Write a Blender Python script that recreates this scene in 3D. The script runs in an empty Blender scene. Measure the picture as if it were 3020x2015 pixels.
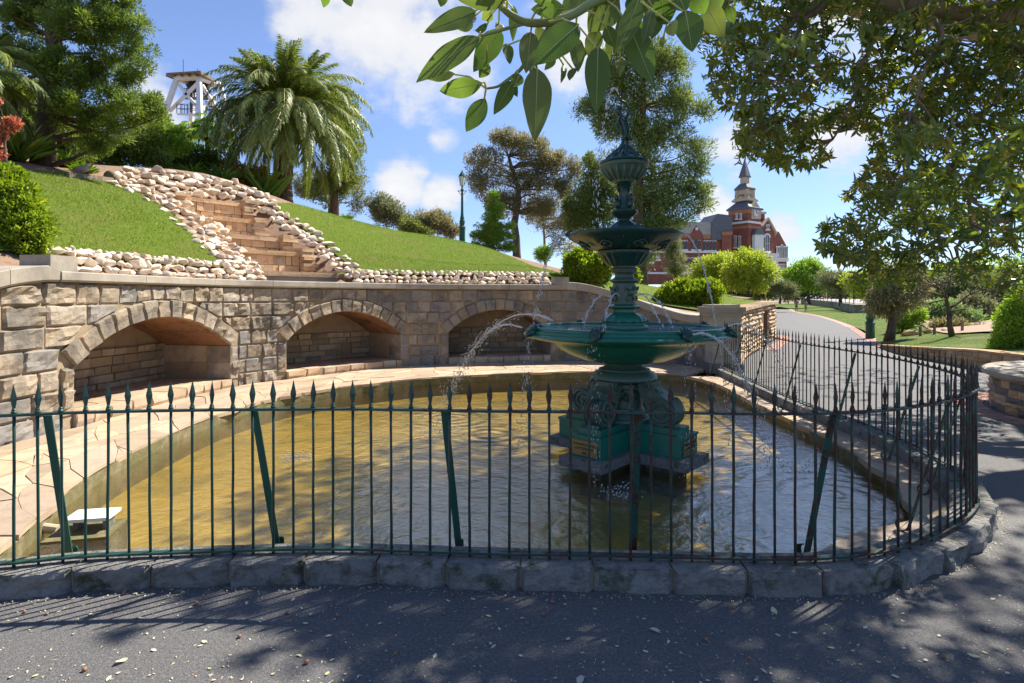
import bpy, bmesh, math, random
import numpy as np
from mathutils import Vector, Matrix, noise
from mathutils.geometry import delaunay_2d_cdt

R = random.Random(11)
rng = np.random.default_rng(11)
rad = math.radians
scene = bpy.context.scene
COL = scene.collection

# ------------------------------------------------------------------ camera, sky, sun, exposure
F, YH, CX, EYE = 1678.0, 876.0, 1510.0, 1.65      # focal length / horizon / centre in photo pixels, eye height
cam_d = bpy.data.cameras.new('camera')
cam = bpy.data.objects.new('camera', cam_d)
COL.objects.link(cam)
cam.location = (0, 0, EYE)
cam.rotation_euler = (rad(90), 0, 0)
cam_d.sensor_width = 36.0
cam_d.lens = 36.0 * F / 3020.0
cam_d.shift_y = -(1007.5 - YH) / 3020.0
cam_d.clip_start = 0.05
cam_d.clip_end = 3000
scene.camera = cam
SUN_EL, SUN_AZ = rad(50), rad(55)
SUN_DIR = Vector((math.sin(SUN_AZ) * math.cos(SUN_EL), math.cos(SUN_AZ) * math.cos(SUN_EL), math.sin(SUN_EL)))

world = bpy.data.worlds.new('World')
scene.world = world
world.use_nodes = True
def build_sky():
    nt = world.node_tree
    nt.nodes.clear()
    N = lambda t: nt.nodes.new(t)
    L = nt.links.new
    out = N('ShaderNodeOutputWorld')
    bg = N('ShaderNodeBackground')
    sky = N('ShaderNodeTexSky')
    sky.sky_type = 'NISHITA'
    sky.sun_disc = False
    sky.sun_elevation = SUN_EL
    sky.sun_rotation = SUN_AZ
    sky.air_density = 0.6
    sky.dust_density = 0.0
    sky.ozone_density = 3.0
    tc = N('ShaderNodeTexCoord')
    sep = N('ShaderNodeSeparateXYZ')
    L(tc.outputs['Generated'], sep.inputs[0])
    def math_(op, a, b=None, c=None, clamp=False):
        n = N('ShaderNodeMath'); n.operation = op; n.use_clamp = clamp
        for i, q in enumerate((a, b, c)):
            if q is None: continue
            if hasattr(q, 'is_linked'): L(q, n.inputs[i])
            else: n.inputs[i].default_value = q
        return n.outputs[0]
    zz = math_('MAXIMUM', sep.outputs[2], 0.0)
    den = math_('ADD', zz, 0.22)
    comb = N('ShaderNodeCombineXYZ')
    L(math_('DIVIDE', sep.outputs[0], den), comb.inputs[0])
    L(math_('DIVIDE', sep.outputs[1], den), comb.inputs[1])
    L(math_('MULTIPLY', zz, 1.5), comb.inputs[2])
    n1 = N('ShaderNodeTexNoise'); n1.inputs['Scale'].default_value = 2.6
    n1.inputs['Detail'].default_value = 9; n1.inputs['Roughness'].default_value = 0.56
    n1.inputs['Distortion'].default_value = 0.15
    L(comb.outputs[0], n1.inputs['Vector'])
    n2 = N('ShaderNodeTexNoise'); n2.inputs['Scale'].default_value = 9
    n2.inputs['Detail'].default_value = 6; n2.inputs['Roughness'].default_value = 0.6
    L(tc.outputs['Generated'], n2.inputs['Vector'])
    # cumulus banks of the photograph, as directions with an angular radius (degrees)
    banks = [(1060, 90, 9.5, 1), (1290, 190, 8.0, 1), (900, 40, 5.5, .9), (1180, 520, 3.6, 1.1), (1300, 560, 3.0, .8), (1310, 405, 2.5, .9), (1225, 500, 2.2, 1),
             (2160, 430, 4, .9), (2480, 420, 5.5, 1), (2110, 615, 2.6, 1), (2300, 680, 2.6, .9), (480, 270, 4.5, 1), (690, 45, 4.0, .5), (2500, 100, 7, .7), (1700, 120, 7, .9)]
    acc = None
    for px, py, r, w in banks:
        d = Vector(((px - CX) / F, 1, -(py - YH) / F)).normalized()
        dp = N('ShaderNodeVectorMath'); dp.operation = 'DOT_PRODUCT'
        L(tc.outputs['Generated'], dp.inputs[0]); dp.inputs[1].default_value = d
        mr = N('ShaderNodeMapRange'); mr.inputs[1].default_value = math.cos(rad(r)); mr.inputs[2].default_value = 1.0
        mr.inputs[3].default_value = 0; mr.inputs[4].default_value = w
        L(dp.outputs['Value'], mr.inputs[0])
        acc = mr.outputs[0] if acc is None else math_('MAXIMUM', acc, mr.outputs[0])
    dens = math_('ADD', math_('MULTIPLY', acc, 0.33), math_('MULTIPLY', n1.outputs[0], 0.66))
    dens = math_('ADD', dens, math_('MULTIPLY', n2.outputs[0], 0.50))
    mr = N('ShaderNodeMapRange'); mr.interpolation_type = 'SMOOTHSTEP'
    mr.inputs[1].default_value = 0.70; mr.inputs[2].default_value = 0.90
    L(dens, mr.inputs[0])
    horizon = N('ShaderNodeMapRange'); horizon.inputs[1].default_value = -0.02; horizon.inputs[2].default_value = 0.04
    L(sep.outputs[2], horizon.inputs[0])
    mask = math_('MULTIPLY', mr.outputs[0], horizon.outputs[0])
    mask = math_('MULTIPLY', mask, 0.92)
    ccol = N('ShaderNodeMix'); ccol.data_type = 'RGBA'
    ccol.inputs[6].default_value = (2.5, 2.65, 2.9, 1)
    ccol.inputs[7].default_value = (3.35, 3.3, 3.25, 1)
    sh = N('ShaderNodeMapRange'); sh.inputs[1].default_value = 0.72; sh.inputs[2].default_value = 1.0
    L(dens, sh.inputs[0]); L(sh.outputs[0], ccol.inputs[0])
    mix = N('ShaderNodeMix'); mix.data_type = 'RGBA'
    hz = N('ShaderNodeMapRange'); hz.inputs[1].default_value = 0.0; hz.inputs[2].default_value = 0.34; hz.inputs[3].default_value = 0.56; hz.inputs[4].default_value = 1.0
    L(sep.outputs[2], hz.inputs[0])
    clear = N('ShaderNodeMix'); clear.data_type = 'RGBA'; clear.blend_type = 'MULTIPLY'; clear.inputs[0].default_value = 1.0
    L(sky.outputs[0], clear.inputs[6]); L(hz.outputs[0], clear.inputs[7])
    tintn = N('ShaderNodeMix'); tintn.data_type = 'RGBA'; tintn.blend_type = 'MULTIPLY'; tintn.inputs[0].default_value = 1.0
    L(clear.outputs[2], tintn.inputs[6]); tintn.inputs[7].default_value = (1.0, .92, .93, 1)
    L(mask, mix.inputs[0]); L(tintn.outputs[2], mix.inputs[6]); L(ccol.outputs[2], mix.inputs[7])
    L(mix.outputs[2], bg.inputs[0])
    bg.inputs[1].default_value = 0.092
    L(bg.outputs[0], out.inputs[0])
build_sky()
sun_d = bpy.data.lights.new('sun', 'SUN')
sun_d.energy = 3.2
sun_d.angle = rad(0.53)
sun_d.color = (1.0, 0.93, 0.82)
sun = bpy.data.objects.new('sun', sun_d)
COL.objects.link(sun)
sun.rotation_euler = (-SUN_DIR).to_track_quat('-Z', 'Y').to_euler()
sun.location = (20, 14, 30)
scene.view_settings.view_transform = 'Standard'
scene.view_settings.look = 'None'
scene.view_settings.exposure = 1.7
scene.view_settings.gamma = 1.0
scene.view_settings.use_curve_mapping = False
scene.cycles.max_bounces = 8
scene.cycles.transparent_max_bounces = 24
scene.cycles.caustics_reflective = False
scene.cycles.caustics_refractive = False

# ------------------------------------------------------------------ pixel <-> place helpers
def P(px, py, D): return Vector(((px - CX) / F * D, D, EYE - (py - YH) / F * D))
def G(px, py, z=0.0): return P(px, py, F * (EYE - z) / (py - YH))
def to_px(v): return (CX + F * v[0] / max(v[1], .01), YH + F * (EYE - v[2]) / max(v[1], .01))

# ------------------------------------------------------------------ mesh and object helpers
class MB:
    def __init__(self): self.v = []; self.f = []; self.m = []
    def add(self, verts, faces, mi=0):
        o = len(self.v); self.v.extend([tuple(q) for q in verts])
        for f in faces: self.f.append(tuple(i + o for i in f)); self.m.append(mi)
        return self
    def hexa(self, p, mi=0):       # 8 corners: bottom 4 ccw, top 4 ccw
        return self.add(p, [(3, 2, 1, 0), (4, 5, 6, 7), (0, 1, 5, 4), (1, 2, 6, 5), (2, 3, 7, 6), (3, 0, 4, 7)], mi)
    def box(self, c, s, rz=0.0, mi=0, M=None):
        pts = [Vector((x * s[0] / 2, y * s[1] / 2, z * s[2] / 2)) for z in (-1, 1) for x, y in ((-1, -1), (1, -1), (1, 1), (-1, 1))]
        T = Matrix.Translation(Vector(c)) @ Matrix.Rotation(rz, 4, 'Z') if M is None else Matrix.Translation(Vector(c)) @ M
        return self.hexa([T @ q for q in pts], mi)
    def bar(self, a, b, w, h, up=(0, 0, 1), mi=0):
        a, b = Vector(a), Vector(b); d = (b - a).normalized(); u = Vector(up)
        s = d.cross(u)
        if s.length < 1e-4: s = d.cross(Vector((1, 0, 0)))
        s.normalize(); u = s.cross(d).normalized(); s *= w / 2; u *= h / 2
        return self.hexa([a - s - u, a + s - u, a + s + u, a - s + u, b - s - u, b + s - u, b + s + u, b - s + u], mi)
    def tube(self, pts, radii, n=6, mi=0, cap=True, up=(0.13, 0.21, 1)):
        pts = [Vector(q) for q in pts]
        if not hasattr(radii, '__len__'): radii = [radii] * len(pts)
        o = len(self.v); prev = None
        for i, q in enumerate(pts):
            d = (pts[min(i + 1, len(pts) - 1)] - pts[max(i - 1, 0)])
            d = d.normalized() if d.length > 1e-9 else Vector((0, 0, 1))
            if prev is None:
                s = d.cross(Vector(up))
                if s.length < 1e-3: s = d.cross(Vector((1, 0, 0)))
            else:
                s = prev - d * prev.dot(d)
                if s.length < 1e-4: s = d.cross(Vector(up))
            s.normalize(); prev = s; t = d.cross(s)
            for k in range(n):
                a = 2 * math.pi * k / n
                self.v.append(tuple(q + (s * math.cos(a) + t * math.sin(a)) * radii[i]))
        for i in range(len(pts) - 1):
            for k in range(n):
                self.f.append((o + i * n + k, o + i * n + (k + 1) % n, o + (i + 1) * n + (k + 1) % n, o + (i + 1) * n + k)); self.m.append(mi)
        if cap:
            self.f.append(tuple(o + k for k in reversed(range(n)))); self.m.append(mi)
            self.f.append(tuple(o + (len(pts) - 1) * n + k for k in range(n))); self.m.append(mi)
        return self
    def lathe(self, prof, n=32, c=(0, 0, 0), mi=0, wob=None, M=None):
        o = len(self.v); c = Vector(c)
        for j, (r, z) in enumerate(prof):
            for k in range(n):
                a = 2 * math.pi * k / n
                rr = r * (wob(a, j) if wob else 1)
                q = Vector((rr * math.cos(a), rr * math.sin(a), z))
                self.v.append(tuple(c + (M @ q if M else q)))
        for j in range(len(prof) - 1):
            for k in range(n):
                self.f.append((o + j * n + k, o + j * n + (k + 1) % n, o + (j + 1) * n + (k + 1) % n, o + (j + 1) * n + k)); self.m.append(mi)
        if prof[0][0] > 1e-4: self.f.append(tuple(o + k for k in reversed(range(n)))); self.m.append(mi)
        if prof[-1][0] > 1e-4: self.f.append(tuple(o + (len(prof) - 1) * n + k for k in range(n))); self.m.append(mi)
        return self
    def ball(self, c, r, s=(1, 1, 1), n=10, rings=6, mi=0, M=None):
        prof = [(math.sin(math.pi * j / rings) * 1.0, -math.cos(math.pi * j / rings)) for j in range(rings + 1)]
        T = (M.to_3x3() if M else Matrix.Identity(3)) @ Matrix.Diagonal((r * s[0], r * s[1], r * s[2]))
        return self.lathe([(max(a, 1e-5), b) for a, b in prof], n, c, mi, None, T)
    def prism(self, poly, z0, z1, mi=0, fn=None):     # poly of (x, y), ccw
        n = len(poly)
        bot = [Vector((x, y, z0)) for x, y in poly]; top = [Vector((x, y, z1)) for x, y in poly]
        return self.add(bot + top, [tuple(range(n - 1, -1, -1)), tuple(range(n, 2 * n))] + [(i, (i + 1) % n, (i + 1) % n + n, i + n) for i in range(n)], mi)
    def extrude(self, pts, off, mi=0):                # planar polygon of 3-D points, extruded by a vector
        n = len(pts); a = [Vector(q) for q in pts]; b = [q + Vector(off) for q in a]
        return self.add(a + b, [tuple(range(n)), tuple(range(2 * n - 1, n - 1, -1))] + [((i + 1) % n, i, i + n, (i + 1) % n + n) for i in range(n)], mi)
    def mesh(self, name, mats, smooth=False):
        me = bpy.data.meshes.new(name)
        me.from_pydata(self.v, [], self.f)
        mats = mats if isinstance(mats, (list, tuple)) else [mats]
        for m in mats: me.materials.append(m)
        if len(mats) > 1: me.polygons.foreach_set('material_index', self.m)
        if smooth:
            me.polygons.foreach_set('use_smooth', [True] * len(me.polygons))
            if smooth == 'auto':
                me.set_sharp_from_angle(angle=rad(38))
        me.update()
        return me
    def build(self, name, mats, parent=None, smooth=False, **kw):
        return put(name, self.mesh(name, mats, smooth), Matrix.Identity(4), parent, **kw)

def put(name, me, M=None, parent=None, label=None, cat=None, group=None, kind=None):
    o = bpy.data.objects.new(name, me)
    COL.objects.link(o)
    if M is not None: o.matrix_basis = M
    if parent is not None:
        o.parent = parent
        o.matrix_parent_inverse = parent.matrix_basis.inverted()   # every matrix_basis is a world matrix
    if label: o['label'] = label
    if cat: o['category'] = cat
    if group: o['group'] = group
    if kind: o['kind'] = kind
    return o
def thing(name, label, cat, loc=(0, 0, 0), group=None, kind=None):
    return put(name, None, Matrix.Translation(Vector(loc)), None, label, cat, group, kind)
def copy_part(o, M, parent):
    c = o.copy(); COL.objects.link(c); c.parent = parent
    c.matrix_parent_inverse = parent.matrix_basis.inverted(); c.matrix_basis = M
    return c

# ------------------------------------------------------------------ materials
def new_mat(name):
    m = bpy.data.materials.new(name); m.use_nodes = True
    nt = m.node_tree; b = nt.nodes['Principled BSDF']
    return m, nt, b, nt.nodes.new, nt.links.new
def ramp(nt, fac, stops):
    r = nt.nodes.new('ShaderNodeValToRGB')
    el = r.color_ramp.elements
    while len(el) < len(stops): el.new(0.5)
    for e, (p, c) in zip(el, stops): e.position = p; e.color = (*c, 1)
    nt.links.new(fac, r.inputs[0]); return r.outputs[0]
def noise_node(nt, scale, detail=6, rough=0.6, vec=None, dist=0):
    n = nt.nodes.new('ShaderNodeTexNoise'); n.inputs['Scale'].default_value = scale
    n.inputs['Detail'].default_value = detail; n.inputs['Roughness'].default_value = rough; n.inputs['Distortion'].default_value = dist
    if vec is None:
        g = nt.nodes.new('ShaderNodeNewGeometry'); vec = g.outputs['Position']
    nt.links.new(vec, n.inputs['Vector']); return n.outputs[0]
def mixc(nt, fac, a, b, mode='MIX'):
    n = nt.nodes.new('ShaderNodeMix'); n.data_type = 'RGBA'; n.blend_type = mode
    for i, q in ((0, fac), (6, a), (7, b)):
        if hasattr(q, 'is_linked'): nt.links.new(q, n.inputs[i])
        else: n.inputs[i].default_value = q if i == 0 else (*q, 1)
    return n.outputs[2]
def mathn(nt, op, a, b=0.5, clamp=False):
    n = nt.nodes.new('ShaderNodeMath'); n.operation = op; n.use_clamp = clamp
    for i, q in enumerate((a, b)):
        if hasattr(q, 'is_linked'): nt.links.new(q, n.inputs[i])
        else: n.inputs[i].default_value = q
    return n.outputs[0]
def mat(name, stops, scale=4, rough=0.85, bump=0.0, bscale=40, spec=0.3, rnd=0.0, dirt=None, metal=0.0, detail=7, stretch=None, dirt_t=(.52, .66), bdist=0.02):
    """stops: list of colours blended by noise; rnd: value variation per object; dirt: (colour, scale)"""
    m, nt, b, N, L = new_mat(name)
    vec = None
    if stretch:
        g = N('ShaderNodeNewGeometry'); mp = N('ShaderNodeMapping'); mp.inputs['Scale'].default_value = stretch
        L(g.outputs['Position'], mp.inputs[0]); vec = mp.outputs[0]
    if len(stops) == 1: stops = [stops[0], tuple(c * 0.82 for c in stops[0])]
    k = len(stops)
    col = ramp(nt, noise_node(nt, scale, detail, 0.62, vec), [(0.32 + 0.36 * i / (k - 1), c) for i, c in enumerate(stops)])
    if rnd:
        oi = N('ShaderNodeObjectInfo'); hs = N('ShaderNodeHueSaturation')
        mr = N('ShaderNodeMapRange'); mr.inputs[3].default_value = 1 - rnd; mr.inputs[4].default_value = 1 + rnd
        L(oi.outputs['Random'], mr.inputs[0]); L(mr.outputs[0], hs.inputs['Value'])
        wn = N('ShaderNodeTexWhiteNoise'); wn.noise_dimensions = '1D'; L(oi.outputs['Random'], wn.inputs['W'])
        mr2 = N('ShaderNodeMapRange'); mr2.inputs[3].default_value = 1 - rnd * 0.9; mr2.inputs[4].default_value = 1 + rnd * 0.5
        L(wn.outputs['Value'], mr2.inputs[0]); L(mr2.outputs[0], hs.inputs['Saturation'])
        L(col, hs.inputs['Color']); col = hs.outputs[0]
    if dirt:
        f = N('ShaderNodeMapRange'); f.inputs[1].default_value, f.inputs[2].default_value = dirt_t
        L(noise_node(nt, dirt[1], 8, 0.65), f.inputs[0])
        col = mixc(nt, f.outputs[0], col, dirt[0])
    L(col, b.inputs['Base Color'])
    b.inputs['Roughness'].default_value = rough; b.inputs['Specular IOR Level'].default_value = spec; b.inputs['Metallic'].default_value = metal
    if bump:
        bp = N('ShaderNodeBump'); bp.inputs['Strength'].default_value = bump; bp.inputs['Distance'].default_value = bdist
        L(noise_node(nt, bscale, 8, 0.65, vec), bp.inputs['Height']); L(bp.outputs[0], b.inputs['Normal'])
    return m
LEAF_GAIN = 2.0
def leafmat(name, c1, c2, trans=0.35, rough=0.5, tcol=None, spec=0.35, c3=None):
    c1, c2, c3 = [tuple(min(.6, v * LEAF_GAIN) for v in c) if c else None for c in (c1, c2, c3)]
    m, nt, b, N, L = new_mat(name)
    at = N('ShaderNodeAttribute'); at.attribute_name = 'tint'
    col = ramp(nt, at.outputs['Fac'], [(0.0, c1), (0.75, c2)] + ([(1.0, c3)] if c3 else [(1.0, c2)]))
    L(col, b.inputs['Base Color']); b.inputs['Roughness'].default_value = rough; b.inputs['Specular IOR Level'].default_value = spec
    tr = N('ShaderNodeBsdfTranslucent'); hs = N('ShaderNodeMix'); hs.data_type = 'RGBA'; hs.blend_type = 'MULTIPLY'; hs.inputs[0].default_value = 1
    L(col, hs.inputs[6]); hs.inputs[7].default_value = (*(tcol or (1.7, 1.75, 0.8)), 1); L(hs.outputs[2], tr.inputs[0])
    mx = N('ShaderNodeMixShader'); mx.inputs[0].default_value = trans
    L(b.outputs[0], mx.inputs[1]); L(tr.outputs[0], mx.inputs[2]); L(mx.outputs[0], nt.nodes['Material Output'].inputs[0])
    return m
M = {}
M['wallstone'] = mat('sandstone_block', [(.26, .21, .15), (.36, .29, .205), (.21, .185, .15)], 3.2, .9, .7, 26, .2, rnd=.24, dirt=((.145, .13, .11), 2.1), dirt_t=(.47, .66))
M['wallgrey'] = mat('bluestone_block', [(.17, .16, .15), (.25, .225, .19), (.14, .135, .14)], 3.2, .9, .5, 26, .2, rnd=.2, dirt=((.30, .24, .16), 2.4), dirt_t=(.55, .72))
M['mortar'] = mat('lime_mortar', [(.40, .31, .20), (.29, .225, .15)], 6, .95, .4, 60, .1)
M['coping'] = mat('coping_stone', [(.43, .375, .295), (.35, .31, .25), (.46, .41, .33)], 2.2, .85, .25, 60, .25, rnd=.08, dirt=((.24, .215, .18), 1.3))
M['flag'] = mat('sandstone_flag', [(.45, .315, .20), (.51, .375, .25), (.40, .27, .17)], 2.4, .8, .35, 24, .3, rnd=.15, dirt=((.36, .27, .18), 4))
M['flagdark'] = mat('worn_flag', [(.36, .27, .185), (.42, .32, .22), (.31, .23, .155)], 2.4, .7, .3, 24, .35, rnd=.15)
M['brickvault'] = mat('brick_vault', [(.26, .13, .075), (.40, .21, .12), (.17, .10, .065)], 4.5, .9, 1.0, 9, .1, stretch=(2, 2, 12), dirt=((.12, .085, .06), 2.5), bdist=.04)
M['rubble'] = mat('niche_rubble', [(.30, .23, .145), (.37, .29, .19), (.23, .18, .125)], 4, .9, .5, 30, .15, rnd=.25)
M['kerb'] = mat('basalt_kerb', [(.19, .185, .17), (.28, .268, .245), (.125, .126, .115)], 9, .82, 1.0, 24, .35, rnd=.12, dirt=((.075, .09, .05), 7), dirt_t=(.55, .66), bdist=.05)
M['quartz'] = mat('quartz_stone', [(.74, .67, .57), (.64, .50, .36), (.80, .76, .69)], 7, .8, .4, 34, .3, rnd=.16, dirt=((.46, .28, .16), 5), dirt_t=(.6, .75))
M['warmstone'] = mat('rough_warm_stone', [(.44, .30, .175), (.52, .38, .235), (.34, .225, .135)], 4, .9, .5, 28, .15, rnd=.22)
M['cascade'] = mat('cascade_stone', [(.50, .32, .175), (.58, .40, .235), (.36, .23, .13)], 3.5, .9, .5, 24, .2, rnd=.2, dirt=((.25, .165, .10), 3), dirt_t=(.58, .72))
M['soil'] = mat('garden_soil', [(.21, .145, .095), (.28, .19, .13), (.14, .095, .062)], 9, .95, .6, 60, .1)
M['grass'] = mat('lawn_turf', [(.100, .155, .013), (.138, .192, .020), (.074, .125, .011)], 14, .9, .9, 130, .12, dirt=((.155, .165, .035), .9), dirt_t=(.48, .7), detail=10, bdist=.03)
M['parkgrass'] = mat('park_turf', [(.065, .115, .014), (.10, .15, .022), (.048, .09, .012)], 9, .9, .9, 90, .12, dirt=((.19, .18, .07), .8), detail=10, bdist=.03)
M['grassblade'] = leafmat('grass_blade', (.042, .078, .006), (.075, .115, .011), .3, .6, c3=(.19, .18, .055))
M['concrete'] = mat('aged_concrete', [(.24, .21, .165), (.31, .275, .215), (.18, .155, .125)], 1.2, .9, .3, 30, .2, dirt=((.13, .115, .09), .9))
M['court'] = mat('pale_court', [(.36, .33, .31), (.40, .37, .345)], .4, .9)
M['brick'] = mat('red_paver', [(.40, .20, .155), (.46, .26, .205), (.33, .16, .125)], 5, .85, .3, 60, .2, rnd=.18)
M['ground'] = mat('dry_ground', [(.17, .15, .07), (.23, .18, .11), (.13, .13, .05)], .2, .95)
def asphalt():
    m, nt, b, N, L = new_mat('asphalt')
    fine = mathn(nt, 'ADD', mathn(nt, 'MULTIPLY', noise_node(nt, 190, 3, .7), .55), mathn(nt, 'MULTIPLY', noise_node(nt, 62, 4, .75), .45))
    big = noise_node(nt, .9, 5, .6)
    col = ramp(nt, fine, [(.40, (.030, .032, .038)), (.50, (.105, .104, .105)), (.57, (.17, .165, .158)), (.66, (.42, .40, .37))])
    col = mixc(nt, mathn(nt, 'MULTIPLY', big, .45), col, (.16, .15, .14))
    L(col, b.inputs['Base Color'])
    # splashed water keeps the asphalt beside the corner of the kerb wet
    g = N('ShaderNodeNewGeometry'); dv = N('ShaderNodeVectorMath'); dv.operation = 'DISTANCE'
    L(g.outputs['Position'], dv.inputs[0]); dv.inputs[1].default_value = (4.2, 3.3, 0)
    wet = N('ShaderNodeMapRange'); wet.inputs[1].default_value = 2.3; wet.inputs[2].default_value = .7
    L(mathn(nt, 'ADD', dv.outputs['Value'], mathn(nt, 'MULTIPLY', big, 1.6)), wet.inputs[0]); 
    rr = N('ShaderNodeMapRange'); rr.inputs[3].default_value = .82; rr.inputs[4].default_value = .38
    L(wet.outputs[0], rr.inputs[0]); L(rr.outputs[0], b.inputs['Roughness'])
    bp = N('ShaderNodeBump'); bp.inputs['Strength'].default_value = .8; bp.inputs['Distance'].default_value = .012
    L(noise_node(nt, 110, 4, .7), bp.inputs['Height']); L(bp.outputs[0], b.inputs['Normal'])
    return m
M['asphalt'] = asphalt()
def iron(name, c_paint, rust0, rough=.42, xgrad=True):
    m, nt, b, N, L = new_mat(name)
    n1 = noise_node(nt, 9, 8, .7); n2 = noise_node(nt, 60, 5, .6)
    t = mathn(nt, 'ADD', n1, mathn(nt, 'MULTIPLY', mathn(nt, 'SUBTRACT', n2, .5), .25))
    if xgrad:      # the run nearest the spray has lost most of its paint
        g = N('ShaderNodeNewGeometry'); sp = N('ShaderNodeSeparateXYZ'); L(g.outputs['Position'], sp.inputs[0])
        mr = N('ShaderNodeMapRange'); mr.inputs[1].default_value = -2.0; mr.inputs[2].default_value = 0.4; mr.inputs[3].default_value = -.14; mr.inputs[4].default_value = .07
        L(sp.outputs[0], mr.inputs[0]); t = mathn(nt, 'ADD', t, mr.outputs[0])
    f = N('ShaderNodeMapRange'); f.inputs[1].default_value = rust0; f.inputs[2].default_value = rust0 + .05; L(t, f.inputs[0])
    rust = ramp(nt, n2, [(.35, (.028, .017, .013)), (.65, (.085, .042, .027))])
    L(mixc(nt, f.outputs[0], mixc(nt, n1, c_paint, tuple(c * 1.25 for c in c_paint)), rust), b.inputs['Base Color'])
    rr = N('ShaderNodeMapRange'); rr.inputs[3].default_value = rough; rr.inputs[4].default_value = .85; L(f.outputs[0], rr.inputs[0]); L(rr.outputs[0], b.inputs['Roughness'])
    bp = N('ShaderNodeBump'); bp.inputs['Strength'].default_value = .5; bp.inputs['Distance'].default_value = .003
    L(t, bp.inputs['Height']); L(bp.outputs[0], b.inputs['Normal'])
    return m
M['iron'] = iron('painted_iron', (.010, .046, .036), .54)
M['staygreen'] = iron('green_stay_paint', (.014, .080, .058), .57)
M['lampgreen'] = iron('lamp_green', (.008, .065, .042), .8, .35, False)
def fountain_paint(name, c, rough, weather):
    m, nt, b, N, L = new_mat(name)
    n1 = noise_node(nt, 7, 8, .65); n2 = noise_node(nt, 3, 8, .7)
    col = mixc(nt, n1, c, tuple(x * 1.5 for x in c))
    f = N('ShaderNodeMapRange'); f.inputs[1].default_value = .5; f.inputs[2].default_value = .72; f.inputs[4].default_value = weather
    L(n2, f.inputs[0]); col = mixc(nt, f.outputs[0], col, (.085, .075, .045))
    L(col, b.inputs['Base Color']); b.inputs['Roughness'].default_value = rough; b.inputs['Specular IOR Level'].default_value = .5
    bp = N('ShaderNodeBump'); bp.inputs['Strength'].default_value = .25; bp.inputs['Distance'].default_value = .004
    L(noise_node(nt, 70, 5, .6), bp.inputs['Height']); L(bp.outputs[0], b.inputs['Normal'])
    return m
M['fgreen'] = fountain_paint('fountain_green', (.012, .125, .086), .24, .12)
M['fdark'] = fountain_paint('fountain_bronze_green', (.011, .045, .038), .27, .4)
M['fworn'] = fountain_paint('fountain_worn_green', (.055, .105, .078), .42, .55)
M['brass'] = mat('brass_plaque', [(.28, .22, .10), (.20, .155, .07)], 8, .42, .2, 60, .5, metal=.6)
M['ink'] = mat('engraved_letter', [(.03, .025, .015)], 8, .6)
def water(name, tint, scale, strength, ripple, ior=2.4):
    m, nt, b, N, L = new_mat(name)
    nt.nodes.remove(b)
    g = N('ShaderNodeNewGeometry')
    h = mathn(nt, 'ADD', noise_node(nt, scale, 3, .55, g.outputs['Position'], .6), mathn(nt, 'MULTIPLY', noise_node(nt, scale * 4.2, 4, .65), .42))
    # rings spread from where the jets and the drips fall
    for c, w in ripple:
        d = N('ShaderNodeVectorMath'); d.operation = 'DISTANCE'; L(g.outputs['Position'], d.inputs[0]); d.inputs[1].default_value = c
        s = mathn(nt, 'SINE', mathn(nt, 'MULTIPLY', d.outputs['Value'], 34.0), 0)
        fall = N('ShaderNodeMapRange'); fall.inputs[1].default_value = 0; fall.inputs[2].default_value = w; fall.inputs[3].default_value = .25; fall.inputs[4].default_value = 0
        L(d.outputs['Value'], fall.inputs[0]); h = mathn(nt, 'ADD', h, mathn(nt, 'MULTIPLY', s, fall.outputs[0]))
    bp = N('ShaderNodeBump'); bp.inputs['Strength'].default_value = strength; bp.inputs['Distance'].default_value = .05; L(h, bp.inputs['Height'])
    gl = N('ShaderNodeBsdfGlossy'); gl.inputs['Roughness'].default_value = .08; L(bp.outputs[0], gl.inputs['Normal'])
    tr = N('ShaderNodeBsdfTransparent'); tr.inputs[0].default_value = (*tint, 1)
    lw = N('ShaderNodeLayerWeight'); lw.inputs['Blend'].default_value = .5; L(bp.outputs[0], lw.inputs['Normal'])
    fac = mathn(nt, 'ADD', mathn(nt, 'MULTIPLY', mathn(nt, 'POWER', lw.outputs['Facing'], ior), .95), .05)
    mx = N('ShaderNodeMixShader'); L(fac, mx.inputs[0]); L(tr.outputs[0], mx.inputs[1]); L(gl.outputs[0], mx.inputs[2])
    L(mx.outputs[0], nt.nodes['Material Output'].inputs[0])
    return m
M['poolfloor'] = mat('ochre_pool_floor', [(.44, .31, .058), (.54, .39, .09), (.30, .235, .05)], 1.1, .9, .3, 9, .2, dirt=((.24, .21, .05), 1.7))
M['poolwall'] = mat('wet_pool_wall', [(.20, .17, .09), (.14, .125, .055), (.27, .22, .14)], 5, .7, .6, 20, .3, dirt=((.09, .10, .03), 4))
def spray():
    m, nt, b, N, L = new_mat('water_spray')
    b.inputs['Base Color'].default_value = (.9, .93, .96, 1); b.inputs['Roughness'].default_value = .08
    b.inputs['Transmission Weight'].default_value = .35; b.inputs['IOR'].default_value = 1.33
    return m
M['spray'] = spray()
M['white'] = mat('white_paint', [(.78, .77, .74), (.70, .69, .66)], 3, .6)
M['redbrick'] = mat('red_brick_wall', [(.22, .080, .058), (.27, .105, .075), (.18, .068, .05)], .6, .9, .2, 9, .2, detail=9)
M['redbrickdark'] = mat('red_brick_trim', [(.42, .20, .11), (.36, .15, .085)], .8, .9)
M['cream'] = mat('cream_trim', [(.50, .42, .30), (.45, .38, .28)], .8, .7)
M['slate'] = mat('slate_roof', [(.085, .095, .115), (.13, .14, .16), (.07, .08, .10)], .8, .6, stretch=(1, 1, 3))
M['slatelight'] = mat('weathered_slate', [(.40, .385, .36), (.30, .29, .275)], .6, .7, stretch=(1, 1, 3))
M['glass'] = mat('window_glass', [(.03, .035, .045)], 1, .12, spec=.6)
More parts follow.
